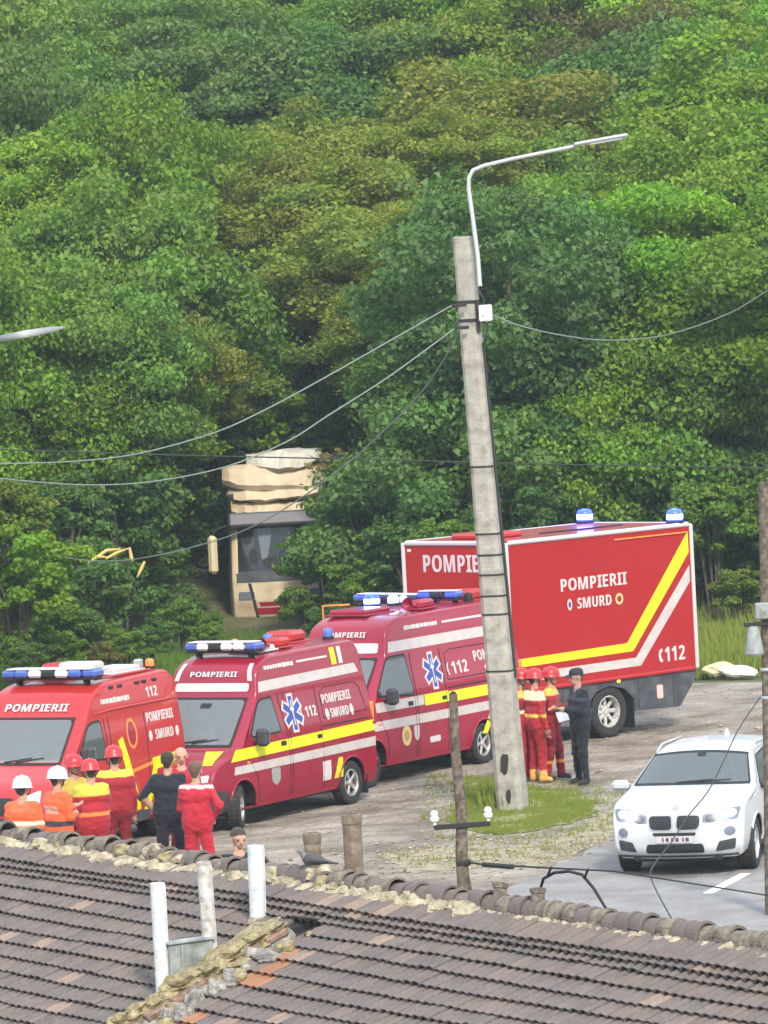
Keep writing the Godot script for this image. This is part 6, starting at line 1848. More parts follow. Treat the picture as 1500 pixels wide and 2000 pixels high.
func make_house() -> void:
	roof_d = RD * cos(PITCH) - Vector3.UP * sin(PITCH)
	roof_n = RD * sin(PITCH) + Vector3.UP * cos(PITCH)
	var specks := noise_tex(0.05, 60, [[0.2, 0.72, 0.72, 0.70], [0.45, 0.95, 0.95, 0.95], [0.75, 1, 1, 1], [0.9, 0.8, 0.8, 0.72]], 5, 256)
	var tones := [[0.152, 0.120, 0.110], [0.144, 0.115, 0.108], [0.160, 0.124, 0.110], [0.148, 0.116, 0.102], [0.134, 0.110, 0.106], [0.25, 0.18, 0.145], [0.32, 0.15, 0.08]]
	var tm := []
	for k in tones.size():
		var c: Array = tones[k]
		tm.append(rough_mat(noise_tex(0.012, 61 + k, [[0.15, c[0] * 0.8, c[1] * 0.81, c[2] * 0.82], [0.5, c[0], c[1], c[2]], [0.85, c[0] * 1.15, c[1] * 1.15, c[2] * 1.13]], 5, 256), 1.3, 0.9, null, specks, 0.5))
	mt.ridge = rough_mat(noise_tex(0.014, 71, [[0.15, 0.09, 0.07, 0.06], [0.45, 0.17, 0.14, 0.115], [0.7, 0.24, 0.205, 0.16], [0.88, 0.36, 0.32, 0.22]], 5, 512, 20.0), 0.9, 0.95, bump_tex(0.05, 13, 8.0, 4, 256), specks, 0.4)
	mt.mortar = rough_mat(noise_tex(0.02, 72, [[0.15, 0.16, 0.13, 0.09], [0.5, 0.36, 0.31, 0.22], [0.85, 0.55, 0.48, 0.34]], 5, 256), 0.8, 1.0, bump_tex(0.05, 14, 12.0, 4, 256))
	mt.lichen = rough_mat(noise_tex(0.016, 73, [[0.15, 0.09, 0.07, 0.045], [0.35, 0.19, 0.15, 0.09], [0.55, 0.30, 0.25, 0.13], [0.78, 0.37, 0.315, 0.18], [0.95, 0.34, 0.32, 0.27]], 6, 512, 25.0), 0.7, 1.0, bump_tex(0.04, 15, 14.0, 4, 256))
	mt.stone = rough_mat(noise_tex(0.02, 74, [[0.15, 0.09, 0.085, 0.08], [0.5, 0.23, 0.215, 0.20], [0.85, 0.42, 0.40, 0.37]], 5, 256), 0.6, 1.0, bump_tex(0.05, 16, 12.0, 4, 256))
	mt.brick = rough_mat(noise_tex(0.03, 75, [[0.2, 0.12, 0.075, 0.055], [0.8, 0.30, 0.19, 0.14]], 5, 256), 0.6, 0.95)
	mt.plaster = rough_mat(noise_tex(0.01, 76, [[0.2, 0.42, 0.38, 0.31], [0.8, 0.58, 0.54, 0.46]], 5, 256), 3.0, 0.95)
	mt.felt = plain(0.03, 0.025, 0.022, 1.0)

	var house := thing("house", "tiled house roof filling the foreground, grey brown clay tiles and weathered ridge", "house", Vector3.ZERO)
	var s0 := -2.5
	var s1 := 17.2
	var half := 3.45
	# walls
	var wmb := MB.new()
	var bs := Basis(RU, Vector3.UP, RU.cross(Vector3.UP))
	var mid := RIDGE + RU * ((s0 + s1) / 2)
	wmb.cbox(Vector3(mid.x, -0.75, mid.z), Vector3(s1 - s0 - 0.6, 4.0, 2 * (half * cos(PITCH) - 0.35)), 0.0, bs)
	for s in [s0 + 0.3, s1 - 0.3]:
		var p: Vector3 = RIDGE + RU * s
		wmb.tri(p + Vector3.UP * -0.12, p + RD * 2.8 + Vector3.UP * -1.36, p - RD * 2.8 + Vector3.UP * -1.36)
	part("wall", wmb.mesh(), mt.plaster, house)
	# roof deck on both slopes
	var roof := Node3D.new()
	roof.name = "roof"
	house.add_child(roof)
	var dm := MB.new()
	var far_d := -RD * cos(PITCH) - Vector3.UP * sin(PITCH)
	for dv in [roof_d, far_d]:
		var a := RIDGE + RU * s0
		var b := RIDGE + RU * s1
		dm.quad(a, b, b + dv * half, a + dv * half)
		dm.quad(a + Vector3.DOWN * 0.06, b + Vector3.DOWN * 0.06, b + dv * half + Vector3.DOWN * 0.06, a + dv * half + Vector3.DOWN * 0.06)
		dm.quad(a + dv * half, b + dv * half, b + dv * half + Vector3.DOWN * 0.06, a + dv * half + Vector3.DOWN * 0.06)
	part("deck", dm.mesh(), mt.felt, roof)
	# courses of tiles on the near slope
	var rr := RandomNumberGenerator.new()
	rr.seed = 31
	var rows := [[0.42, 0.42], [0.495, 0.2], [0.57, 0.2]]
	var t := 0.57
	while t < half - 0.25:
		t += 0.216
		rows.append([t, 0.31])
	var shapes := {}
	for ln in [0.42, 0.2, 0.31]:
		shapes[ln] = []
		for k in 3: shapes[ln].append(tile_mesh(k + int(ln * 100), ln))
	var all := []
	var tone_n := FastNoiseLite.new()
	tone_n.seed = 6; tone_n.frequency = 0.12
	for r in rows.size():
		var off := 0.5 * TILE_W * (r % 2) + rr.randf_range(-0.02, 0.02)
		var s := s0 + off
		var bend := rr.randf_range(-0.01, 0.01)
		while s < s1 - TILE_W:
			var tt: float = rows[r][0] + bend + rr.randf_range(-0.006, 0.006) + 0.012 * sin(s * 0.9 + r)
			var gap: bool = s > 6.05 and s < 6.58 and tt > 0.75   # the broken wall stands here
			if not gap:
				var up: float = 0.005 + (0.008 if rr.randf() < 0.12 else 0.0) + (0.028 * (2 - r) if r < 3 else 0.0)
				var b := Basis(RU, roof_n, roof_d) * Basis(Vector3.UP, rr.randf_range(-0.012, 0.012)) * Basis(Vector3.RIGHT, rr.randf_range(-0.008, 0.008))
				var m := int(fposmod(tone_n.get_noise_2d(s * 4.0, tt * 9.0) * 9.0 + rr.randf_range(0.0, 1.2), 5.0))
				if rr.randf() < 0.03: m = 5
				if s > 6.6 and s < 7.15 and tt > 1.0 and rr.randf() < 0.5: m = 6 if rr.randf() < 0.65 else 5
				if r == 0 and s > 6.2 and s < 7.9 and rr.randf() < 0.6: m = 5
				var xf := Transform3D(b, roof_at(s, tt, up))
				var px := pixel_of(xf * Vector3(TILE_W / 2, 0.04, -0.1))
				var inside := px.x > -0.03 and px.x < 1.53 and px.y > 1.5 and px.y < 2.04
				all.append([xf, m, rows[r][1], rr.randi() % 3, (xf.origin - Vector3(0, 8, 0)).length() + (0.0 if inside else 1000.0)])
			s += TILE_W
	all.sort_custom(func(p, q): return p[4] < q[4])
	var rest := {}
	for i in all.size():
		var e: Array = all[i]
		var me: ArrayMesh = shapes[e[2]][e[3]]
		if i < 300 and e[4] < 1000.0: part("tile", me, tm[e[1]], roof, e[0])
		else:
			if not rest.has(e[1]):
				rest[e[1]] = SurfaceTool.new()
				rest[e[1]].begin(Mesh.PRIMITIVE_TRIANGLES)
			rest[e[1]].append_from(me, 0, e[0])
	for m in rest:
		var o := part("more_tiles", rest[m].commit(), tm[m], roof)
		o.set_meta("kind", "stuff")
	# far slope: same courses in one piece
	var fst := SurfaceTool.new()
	fst.begin(Mesh.PRIMITIVE_TRIANGLES)
	var fn := -RD * sin(PITCH) + Vector3.UP * cos(PITCH)
	for r in 15:
		var s := s0
		while s < s1 - TILE_W:
			fst.append_from(shapes[0.31][0], 0, Transform3D(Basis(-RU, fn, far_d), RIDGE + RU * (s + TILE_W) + far_d * (0.35 + 0.216 * r) + fn * 0.005))
			s += TILE_W
	var fo := part("far_tiles", fst.commit(), tm[1], roof)
	fo.set_meta("kind", "stuff")
	# ridge caps bedded in mortar
	var rm := ridge_tile_mesh()
	var s := s0
	var nf := FastNoiseLite.new()
	nf.seed = 19; nf.frequency = 0.02
	var caps := [mt.ridge, tm[1], tm[3], mt.ridge]
	while s < s1:
		var rough: bool = s < 8.6
		var b := Basis(RU, Vector3.UP, RU.cross(Vector3.UP)) * Basis(Vector3.UP, rr.randf_range(-0.12, 0.12) if rough else rr.randf_range(-0.03, 0.03)) * Basis(Vector3.RIGHT, rr.randf_range(-0.15, 0.15)) * Basis(Vector3.BACK, rr.randf_range(-0.12, 0.08) if rough else rr.randf_range(-0.03, 0.03) - 0.04)
		var lift := rr.randf_range(-0.03, 0.03) if rough else rr.randf_range(-0.008, 0.008)
		part("ridge_tile", rm, caps[rr.randi() % 4], roof, Transform3D(b.scaled_local(Vector3(1.0, rr.randf_range(0.92, 1.1), 1.0)), RIDGE + RU * s + Vector3.UP * (0.035 + lift)))
		s += 0.196 + (rr.randf_range(-0.02, 0.03) if rough else 0.0)
	for side in 2:
		var mm := MB.new()
		s = s0
		while s < s1:
			var w := rr.randf_range(0.07, 0.13) * (1.35 if s < 8.6 else 0.85)
			var dv: Vector3 = roof_d if side == 0 else far_d
			mm.lump(RIDGE + RU * s + dv * rr.randf_range(0.08, 0.15) + Vector3.UP * 0.035, Vector3(w, w * 0.55, w * 0.8), nf, 0.6, 5, 7)
			s += w * 0.9
		var mo := part("mortar_bed", mm.mesh(), mt.mortar, roof)
		mo.set_meta("kind", "stuff")
	# pale lumps where the ridge has been patched
	for k in 26:
		var ss := rr.randf_range(0.6, 8.6)
		var lm := MB.new()
		var w := rr.randf_range(0.05, 0.11)
		lm.lump(Vector3.ZERO, Vector3(w * 1.3, w * 0.7, w), nf, 0.7, 5, 8, Basis(Vector3.UP, rr.randf() * 6.0))
		part("mortar_lump", lm.mesh(), mt.mortar if rr.randf() < 0.6 else mt.lichen, roof, Transform3D(Basis(), RIDGE + RU * ss + roof_d * rr.randf_range(-0.05, 0.22) + Vector3.UP * rr.randf_range(0.06, 0.13)))
	make_broken_wall(nf, rr)
	make_roof_things(nf, rr)

func make_broken_wall(nf: FastNoiseLite, rr: RandomNumberGenerator) -> void:
	var w := thing("parapet_wall", "crumbling mossy parapet of mortar and brick running down the tiled roof", "wall", roof_at(6.3, 0.7))
	var o := w.position
	var core := MB.new()
	var t := 0.9
	while t < 3.1:
		var r := rr.randf_range(0.12, 0.19)
		core.lump(roof_at(6.40 + rr.randf_range(-0.05, 0.05), t, 0.0) - o, Vector3(r * 1.15, r * 0.8, r * 1.2), nf, 0.5, 7, 10)
		t += r * 0.8
	var co := part("core", core.mesh(), mt.stone, w)
	t = 0.86
	while t < 3.0:
		var mb := MB.new()
		var r := rr.randf_range(0.07, 0.19)
		mb.lump(Vector3.ZERO, Vector3(r * rr.randf_range(0.9, 1.7), r * rr.randf_range(0.3, 0.7), r * 1.3), nf, 1.1, 8, 12, Basis(Vector3.UP, rr.randf_range(-0.6, 0.6)))
		part("coping_lump", mb.mesh(), mt.lichen, w, Transform3D(Basis(RU, roof_n, roof_d), roof_at(6.34 + rr.randf_range(-0.07, 0.06), t, 0.11 + rr.randf_range(-0.02, 0.03)) - o))
		t += r * 1.05
	# bricks showing on the broken side
	t = 0.95
	while t < 3.0:
		for lay in 2:
			if rr.randf() < 0.25: continue
			var mb := MB.new()
			mb.cbox(Vector3.ZERO, Vector3(0.12, 0.062, rr.randf_range(0.16, 0.25)), 0.012)
			part("brick", mb.mesh(), mt.brick, w, Transform3D(Basis(RU, roof_n, roof_d) * Basis(Vector3.UP, rr.randf_range(-0.25, 0.25)) * Basis(Vector3.BACK, rr.randf_range(-0.15, 0.15)), roof_at(6.47 + rr.randf_range(-0.03, 0.05), t, 0.03 + 0.07 * lay) - o))
		t += 0.27
	for k in 70:
		var mb := MB.new()
		var r := rr.randf_range(0.035, 0.095)
		mb.lump(Vector3.ZERO, Vector3(r * 1.3, r * 0.8, r), nf, 0.6, 5, 8, Basis(Vector3.UP, rr.randf() * 6.0))
		var tt := rr.randf_range(0.75, 3.0)
		part("rubble", mb.mesh(), mt.stone if rr.randf() < 0.8 else mt.lichen, w, Transform3D(Basis(), roof_at(6.50 + rr.randf_range(0.0, 0.30), tt, 0.03 + r * 0.35) - o))
	# broken dark tile jammed at the head
	var bt := MB.new()
	bt.cbox(Vector3.ZERO, Vector3(0.2, 0.02, 0.22), 0.006)
	part("broken_tile", bt.mesh(), mt.felt, w, Transform3D(Basis(RU, roof_n, roof_d) * Basis(Vector3.RIGHT, -0.6), roof_at(6.55, 0.62, 0.1) - o))

func pipe(label: String, foot: Vector3, h: float, r: float, m: Material, lean := 0.0) -> void:
	var p := thing("vent_pipe", label, "pipe", foot, 0.0, "pale vent pipes on the tiled roof")
	p.rotation.z = lean
	var mb := MB.new()
	mb.lathe([Vector2(r, -0.1), Vector2(r, h * 0.4), Vector2(r * 1.03, h * 0.41), Vector2(r * 1.03, h), Vector2(r * 0.9, h), Vector2(r * 0.9, h - 0.25), Vector2(0, h - 0.26)], 22)
	part("tube", mb.mesh(), m, p)
	mb = MB.new()
	mb.tube([Vector3(r * 1.01, 0, 0), Vector3(r * 1.04, h * 0.98, 0)], [0.006, 0.006], 5)
	part("seam", mb.mesh(), m, p)
	mb = MB.new()
	mb.lathe([Vector2(r * 1.02, 0.02), Vector2(r * 1.5, -0.06), Vector2(r * 1.6, -0.10)], 18)
	part("collar", mb.mesh(), mt.mortar, p)

func make_roof_things(nf: FastNoiseLite, rr: RandomNumberGenerator) -> void:
	mt.zinc = rough_mat(noise_tex(0.015, 81, [[0.15, 0.46, 0.48, 0.51], [0.6, 0.62, 0.64, 0.67], [0.9, 0.50, 0.47, 0.42]], 5, 256, 15.0), 0.7, 0.55)
	mt.zinc_dirty = rough_mat(noise_tex(0.015, 82, [[0.15, 0.22, 0.17, 0.11], [0.45, 0.42, 0.40, 0.38], [0.8, 0.60, 0.60, 0.60]], 5, 256, 25.0), 0.5, 0.7)
	mt.sheet = rough_mat(noise_tex(0.012, 83, [[0.15, 0.14, 0.15, 0.14], [0.5, 0.25, 0.27, 0.26], [0.85, 0.34, 0.37, 0.37]], 5, 256, 25.0), 0.6, 0.6)
	mt.clay_pipe = rough_mat(noise_tex(0.015, 84, [[0.15, 0.11, 0.08, 0.055], [0.5, 0.17, 0.13, 0.095], [0.85, 0.25, 0.20, 0.15]], 5, 256, 15.0), 0.5, 0.85)
	mt.old_wood = rough_mat(noise_tex(0.02, 85, [[0.15, 0.045, 0.033, 0.025], [0.5, 0.11, 0.085, 0.065], [0.85, 0.22, 0.18, 0.14]], 5, 256, 15.0), 0.5, 0.95)
	mt.iron = plain(0.018, 0.016, 0.016, 0.7)
	mt.porcelain = plain(0.72, 0.72, 0.70, 0.15)
	pipe("white metal vent pipe lowest on the roof, leftmost of three", roof_at(6.08, 1.98, 0.04), 1.0, 0.064, mt.zinc, 0.0)
	pipe("grey white vent pipe in the middle of three, dirty rim", roof_at(6.10, 1.45, 0.04), 0.93, 0.062, mt.zinc_dirty, 0.02)
	pipe("stained white vent pipe nearest the ridge, beside the dark shirted person", roof_at(5.72, 0.66, 0.04), 0.66, 0.072, mt.zinc, -0.02)
	var fl := thing("metal_flashing", "dull grey sheet metal box between two vent pipes", "flashing", roof_at(6.12, 1.72))
	fl.basis = Basis(RU, Vector3.UP, RU.cross(Vector3.UP))
	box_part("box", Vector3(0, 0.16, 0.0), Vector3(0.12, 0.46, 0.44), 0.01, mt.sheet, fl)
	box_part("lid", Vector3(0, 0.40, 0.0), Vector3(0.16, 0.02, 0.48), 0.004, mt.sheet, fl)
	box_part("rib", Vector3(0.065, 0.16, 0.1), Vector3(0.02, 0.44, 0.03), 0.004, mt.sheet, fl)
	# clay chimney pipes beyond the ridge
	for e in [["tall brown chimney pipe with a rolled rim beyond the roof ridge", Vector3(-0.45, 1.9, -45.0), 1.24, 0.088], ["short brown chimney pipe behind the pigeon", Vector3(-0.83, 1.9, -45.2), 1.06, 0.078]]:
		var c := thing("chimney_pipe", e[0], "chimney", e[1], 0.0, "brown chimney pipes beyond the ridge")
		var mb := MB.new()
		mb.lathe([Vector2(e[3], 0), Vector2(e[3], e[2] - 0.12), Vector2(e[3] * 0.97, e[2])], 20)
		part("tube", mb.mesh(), mt.clay_pipe, c)
		mb = MB.new()
		mb.lathe([Vector2(e[3] * 1.0, e[2] - 0.10), Vector2(e[3] * 1.09, e[2] - 0.08), Vector2(e[3] * 1.09, e[2]), Vector2(e[3] * 0.84, e[2] + 0.004), Vector2(e[3] * 0.82, e[2] - 0.3), Vector2(0, e[2] - 0.3)], 20)
		part("rim", mb.mesh(), mt.clay_pipe, c)
	# small pots on the ridge
	for e in [["broken clay pot on the ridge left of the iron hoop", 8.72], ["leaning clay stub on the ridge under the iron hoop", 9.30]]:
		var mb := MB.new()
		mb.lathe([Vector2(0.055, 0), Vector2(0.06, 0.16), Vector2(0.07, 0.17), Vector2(0.07, 0.20), Vector2(0.05, 0.20), Vector2(0.048, 0.02)], 14)
		solo("clay_pot", mb.mesh(), mt.ridge, e[0], "pot", "clay stubs on the ridge", Transform3D(Basis(Vector3.BACK, rr.randf_range(-0.2, 0.2)), RIDGE + RU * float(e[1]) + Vector3.UP * 0.06))
	# pigeon on the ridge, facing left
	var pg := thing("pigeon", "dark grey pigeon perched on the roof ridge", "bird", RIDGE + RU * 5.72 + Vector3.UP * 0.165, 0.0)
	var mb := MB.new()
	var grey := Color(0.055, 0.055, 0.065)
	var pale := Color(0.16, 0.16, 0.17)
	var bones := [[Vector3(-0.05, 0.085, 0), Vector3(0.05, 0.07, 0), 0.055, 0.042, 0], [Vector3(0.05, 0.07, 0), Vector3(0.15, 0.045, 0), 0.032, 0.014, 0], [Vector3(0.13, 0.05, 0), Vector3(0.21, 0.035, 0), 0.012, 0.010, 0], [Vector3(-0.08, 0.10, 0), Vector3(-0.115, 0.155, 0), 0.032, 0.024, 1], [Vector3(-0.118, 0.165, 0), Vector3(-0.125, 0.165, 0), 0.025, 0.022, 1], [Vector3(-0.14, 0.16, 0), Vector3(-0.168, 0.152, 0), 0.007, 0.003, 2], [Vector3(-0.02, 0.085, 0.045), Vector3(0.12, 0.06, 0.03), 0.026, 0.008, 0], [Vector3(-0.02, 0.085, -0.045), Vector3(0.12, 0.06, -0.03), 0.026, 0.008, 0]]
	for z in [-0.02, 0.02]: bones.append([Vector3(0.0, 0.04, z), Vector3(0.0, 0.0, z), 0.006, 0.006, 2])
	skin(mb, bones, 0.009, 0.014, func(_p, r): return [grey, pale, Color(0.2, 0.12, 0.1)][r])
	part("body", mb.mesh(), mt.cloth, pg)
	# service mast on the roof with crossbar and insulators
	var ms := thing("roof_mast", "weathered wooden mast with iron crossbar standing on the roof ridge", "mast", Vector3(0.52, 2.5, -42.37))
	mb = MB.new()
	mb.tube([Vector3(0.01, -0.2, 0), Vector3(0.0, 0.5, 0), Vector3(0.02, 0.9, 0), Vector3(-0.005, 1.4, 0), Vector3(0.0, 1.93, 0)], [0.058, 0.053, 0.05, 0.044, 0.036], 8)
	part("post", mb.mesh(), mt.old_wood, ms)
	box_part("cap", Vector3(0.0, 1.93, 0), Vector3(0.05, 0.05, 0.05), 0.015, mt.iron, ms)
	box_part("crossbar", Vector3(0.02, 0.78, 0.05), Vector3(0.50, 0.045, 0.035), 0.006, mt.iron, ms, Basis(Vector3.UP, 0.2))
	for x in [-0.22, 0.25]:
		mb = MB.new()
		mb.lathe([Vector2(0.016, 0), Vector2(0.016, 0.03), Vector2(0.036, 0.035), Vector2(0.042, 0.06), Vector2(0.03, 0.075), Vector2(0.036, 0.10), Vector2(0.022, 0.125), Vector2(0, 0.13)], 14)
		part("insulator", mb.mesh(), mt.porcelain, ms, Transform3D(Basis(), Vector3(x, 0.80, 0.05 - x * 0.2)))
	box_part("clamp", Vector3(0.02, 0.45, 0.0), Vector3(0.12, 0.05, 0.12), 0.01, mt.iron, ms)
	box_part("brace", Vector3(0.07, 0.18, 0.02), Vector3(0.03, 0.55, 0.03), 0.008, mt.old_wood, ms, Basis(Vector3.BACK, 0.16))
	mb = MB.new()
	mb.tube([Vector3(0.56, 2.95, -42.37), Vector3(0.70, 2.975, -41.93), Vector3(1.27, 3.02, -41.04), Vector3(1.77, 3.02, -40.60), Vector3(3.4, 2.9, -38.6)], [0.009, 0.009, 0.009, 0.007, 0.006], 6)
	var sw := thing("stay_wire", "thin iron stay wire with a turnbuckle running right from the roof mast", "wire")
	part("wire", mb.mesh(), mt.iron, sw)
	mb = MB.new()
	mb.tube([Vector3(0.70, 2.975, -41.93), Vector3(0.94, 2.995, -41.48)], [0.022, 0.022], 8)
	part("turnbuckle", mb.mesh(), mt.iron, sw)
	mb = MB.new()
	var hp := [Vector3(1.13, 2.66, -41.60), Vector3(1.20, 2.88, -41.48), Vector3(1.29, 2.94, -41.37), Vector3(1.41, 2.96, -41.25), Vector3(1.52, 2.94, -41.13), Vector3(1.61, 2.83, -41.02), Vector3(1.80, 2.5, -40.5)]
	mb.tube(hp, [0.012, 0.014, 0.014, 0.014, 0.014, 0.014, 0.012], 7)
	var hoop := thing("iron_hoop", "bent iron hoop arching over the roof ridge below the stay wire", "hoop")
	part("hoop", mb.mesh(), mt.iron, hoop)
	for e in [[Vector3(1.24, 2.92, -41.42), Vector3(1.26, 3.02, -41.1)], [Vector3(1.54, 2.92, -41.1), Vector3(1.56, 3.02, -40.82)]]:
		mb = MB.new()
		mb.tube(e, [0.012, 0.012], 6)
		part("tie", mb.mesh(), mt.iron, hoop)

# ------------------------------------------------------------------ poles, cables, litter
func frustum(mb: MB, p0: Vector3, p1: Vector3, w0: float, w1: float, turn: float, bev := 0.18) -> void:
	var sec := func(o: Vector3, w: float) -> Array:
		var a := []
		for k in 4:
			for e in [-1.0, 1.0]:
				var ang: float = turn + k * PI / 2
				var x := Vector3(cos(ang), 0, sin(ang))
				var y := Vector3(-sin(ang), 0, cos(ang))
				a.append(o + (x + y * e * (1.0 - bev * 2.0)) * w * 0.5)
		return a
	var A: Array = sec.call(p0, w0)
	var B: Array = sec.call(p1, w1)
	var mid := (p0 + p1) / 2
	for i in 8:
		var j := (i + 1) % 8
		mb.quad_out(A[i], A[j], B[j], B[i], mid)
		mb.tri_out(p1, B[i], B[j], mid)
func cable(called: String, label: String, pts: Array, r: float, m: Material, cat := "cable") -> void:
	var c := Curve3D.new()
	for i in pts.size():
		var tan := Vector3.ZERO
		if i > 0 and i < pts.size() - 1: tan = (pts[i + 1] - pts[i - 1]).normalized() * minf(pts[i + 1].distance_to(pts[i]), pts[i].distance_to(pts[i - 1])) / 3.0
		c.add_point(pts[i], -tan, tan)
	c.bake_interval = 0.4
	var bp := c.get_baked_points()
	var pp := []
	var rs := []
	for q in bp:
		pp.append(q); rs.append(r)
	var mb := MB.new()
	mb.tube(pp, rs, 6)
	solo(called, mb.mesh(), m, label, cat)
func make_poles() -> void:
	mt.concrete = rough_mat(noise_tex(0.012, 91, [[0.12, 0.22, 0.20, 0.17], [0.4, 0.315, 0.295, 0.26], [0.7, 0.37, 0.35, 0.31], [0.9, 0.44, 0.415, 0.365]], 6, 512, 18.0), 1.6, 0.95, bump_tex(0.04, 17, 2.0), noise_tex(0.08, 92, [[0.2, 0.78, 0.76, 0.74], [0.5, 1, 1, 1]], 3, 256), 0.5)
	mt.galv = plain(0.42, 0.44, 0.45, 0.55, 0.2)
	mt.cable_grey = plain(0.17, 0.20, 0.185, 0.7)
	mt.cable_dark = plain(0.02, 0.025, 0.025, 0.7)
	var foot := Vector3(1.73, -0.3, -73.47)
	var tip := Vector3(1.41, 8.72, -73.95)
	var p := thing("utility_pole", "tall grey concrete pole with black bands and a curved street lamp arm on top", "pole", foot)
	var mb := MB.new()
	frustum(mb, Vector3.ZERO, tip - foot, 0.43, 0.27, 0.35)
	var shaft := part("shaft", mb.mesh(), mt.concrete, p)
	var along := func(h: float) -> Vector3: return (tip - foot) * ((h + 0.3) / 9.02)
	for h in [7.72, 7.44, 5.22, 4.2, 3.88, 3.58, 3.26, 2.98, 2.12]:
		mb = MB.new()
		var w := lerpf(0.43, 0.27, (h + 0.3) / 9.02) + 0.012
		var thick := 0.05 if h > 7 else 0.028
		frustum(mb, along.call(h - thick / 2), along.call(h + thick / 2), w, w, 0.35)
		part("band", mb.mesh(), mt.iron, p)
	# chipped holes low on the shaft
	for e in [[0.72, -0.06, 0.075, 0.16], [0.22, -0.05, 0.05, 0.11], [0.10, 0.02, 0.03, 0.14]]:
		mb = MB.new()
		var nf := FastNoiseLite.new()
		nf.seed = 3; nf.frequency = 0.02
		var w := lerpf(0.43, 0.27, (e[0] + 0.3) / 9.02)
		mb.lump(along.call(e[0]) + Vector3(e[1], 0, w * 0.5), Vector3(e[2], e[3], 0.012), nf, 0.6, 6, 10)
		part("chipped_hole", mb.mesh(), mt.felt, p)
	var arm := []
	for q in [Vector3(1.63, 7.95, -73.72), Vector3(1.62, 8.41, -73.78), Vector3(1.58, 8.95, -73.88), Vector3(1.54, 9.42, -73.93), Vector3(1.55, 9.59, -73.94), Vector3(1.62, 9.71, -73.96), Vector3(1.79, 9.77, -73.97), Vector3(2.22, 9.85, -73.98), Vector3(2.69, 9.92, -73.99), Vector3(3.20, 9.995, -74.0)]: arm.append(q - foot)
	mb = MB.new()
	mb.tube(arm, [0.036, 0.036, 0.034, 0.034, 0.033, 0.033, 0.032, 0.031, 0.03, 0.028], 10)
	part("lamp_arm", mb.mesh(), mt.galv, p)
	var head := Node3D.new()
	head.name = "lamp_head"
	p.add_child(head)
	var hd := Basis(Vector3.BACK, 0.125)
	box_part("housing", Vector3(3.58, 10.07, -74.0) - foot, Vector3(0.84, 0.06, 0.24), 0.025, mt.galv, head, hd)
	box_part("lens", Vector3(3.66, 10.045, -74.0) - foot, Vector3(0.5, 0.03, 0.18), 0.01, mt.lamp_clear, head, hd)
	box_part("junction_box", Vector3(1.69, 7.54, -73.66) - foot, Vector3(0.20, 0.25, 0.14), 0.015, mt.porcelain, p)
	box_part("bracket", Vector3(1.58, 7.50, -73.72) - foot, Vector3(0.06, 0.5, 0.08), 0.01, mt.iron, p)
	mb = MB.new()
	mb.tube([Vector3(1.60, 7.9, -73.68) - foot, Vector3(1.68, 7.75, -73.62) - foot, Vector3(1.64, 7.5, -73.6) - foot, Vector3(1.72, 7.3, -73.62) - foot, Vector3(1.66, 7.15, -73.62) - foot], [0.014, 0.014, 0.014, 0.014, 0.01], 5)
	part("loose_lead", mb.mesh(), mt.cable_dark, p)
	for e in [[Vector3(1.30, 7.68, -73.6), 0.1], [Vector3(1.32, 7.34, -73.6), 0.08]]: box_part("cable_anchor", e[0] - foot, Vector3(0.22, 0.05, 0.05), 0.01, mt.iron, p)
	# conduit down the back edge
	mb = MB.new()
	mb.tube([along.call(7.1) + Vector3(0.17, 0, 0.02), along.call(4.0) + Vector3(0.20, 0, 0.02), along.call(2.0) + Vector3(0.215, 0, 0.02)], [0.02, 0.03, 0.03], 6)
	part("conduit", mb.mesh(), mt.cable_dark, p)

	cable("overhead_cable", "grey overhead cable, uppermost of three sagging left from the concrete pole", [Vector3(1.21, 7.69, -73.70), Vector3(0.37, 7.28, -72.89), Vector3(-0.73, 6.74, -72.07), Vector3(-1.57, 6.35, -71.26), Vector3(-2.38, 6.04, -70.44), Vector3(-3.51, 5.81, -69.63), Vector3(-4.52, 5.78, -68.81), Vector3(-5.61, 5.85, -68.00), Vector3(-7.2, 6.05, -66.9)], 0.011, mt.cable_grey)
	cable("overhead_cable", "grey overhead cable, middle of three sagging left from the concrete pole", [Vector3(1.21, 7.33, -73.60), Vector3(0.18, 6.67, -72.90), Vector3(-0.76, 6.15, -72.20), Vector3(-1.37, 5.82, -71.50), Vector3(-2.27, 5.52, -70.80), Vector3(-3.29, 5.39, -70.10), Vector3(-4.14, 5.41, -69.40), Vector3(-4.96, 5.53, -68.70), Vector3(-5.62, 5.67, -68.00), Vector3(-6.6, 5.85, -67.2), Vector3(-8.0, 6.2, -66.2)], 0.011, mt.cable_grey)
	cable("overhead_cable", "grey overhead cable, lowest of three, crossing the beige truck into the trees", [Vector3(1.20, 7.13, -73.60), Vector3(0.66, 6.29, -76.98), Vector3(-0.20, 5.42, -80.36), Vector3(-0.94, 4.77, -83.73), Vector3(-1.88, 4.09, -87.11), Vector3(-2.83, 3.56, -90.49), Vector3(-4.19, 3.11, -93.87), Vector3(-5.53, 2.83, -97.24), Vector3(-6.93, 2.83, -100.62), Vector3(-8.24, 2.99, -104.00)], 0.011, mt.cable_grey)
	cable("overhead_cable", "pale overhead cable sagging right from the concrete pole to the right edge", [Vector3(1.67, 7.58, -73.80), Vector3(2.15, 7.34, -73.26), Vector3(2.81, 7.15, -72.71), Vector3(3.47, 7.05, -72.17), Vector3(4.28, 7.09, -71.63), Vector3(5.15, 7.35, -71.09), Vector3(5.72, 7.67, -70.54), Vector3(6.29, 8.03, -70.00), Vector3(7.0, 8.5, -69.5)], 0.010, mt.cable_grey)
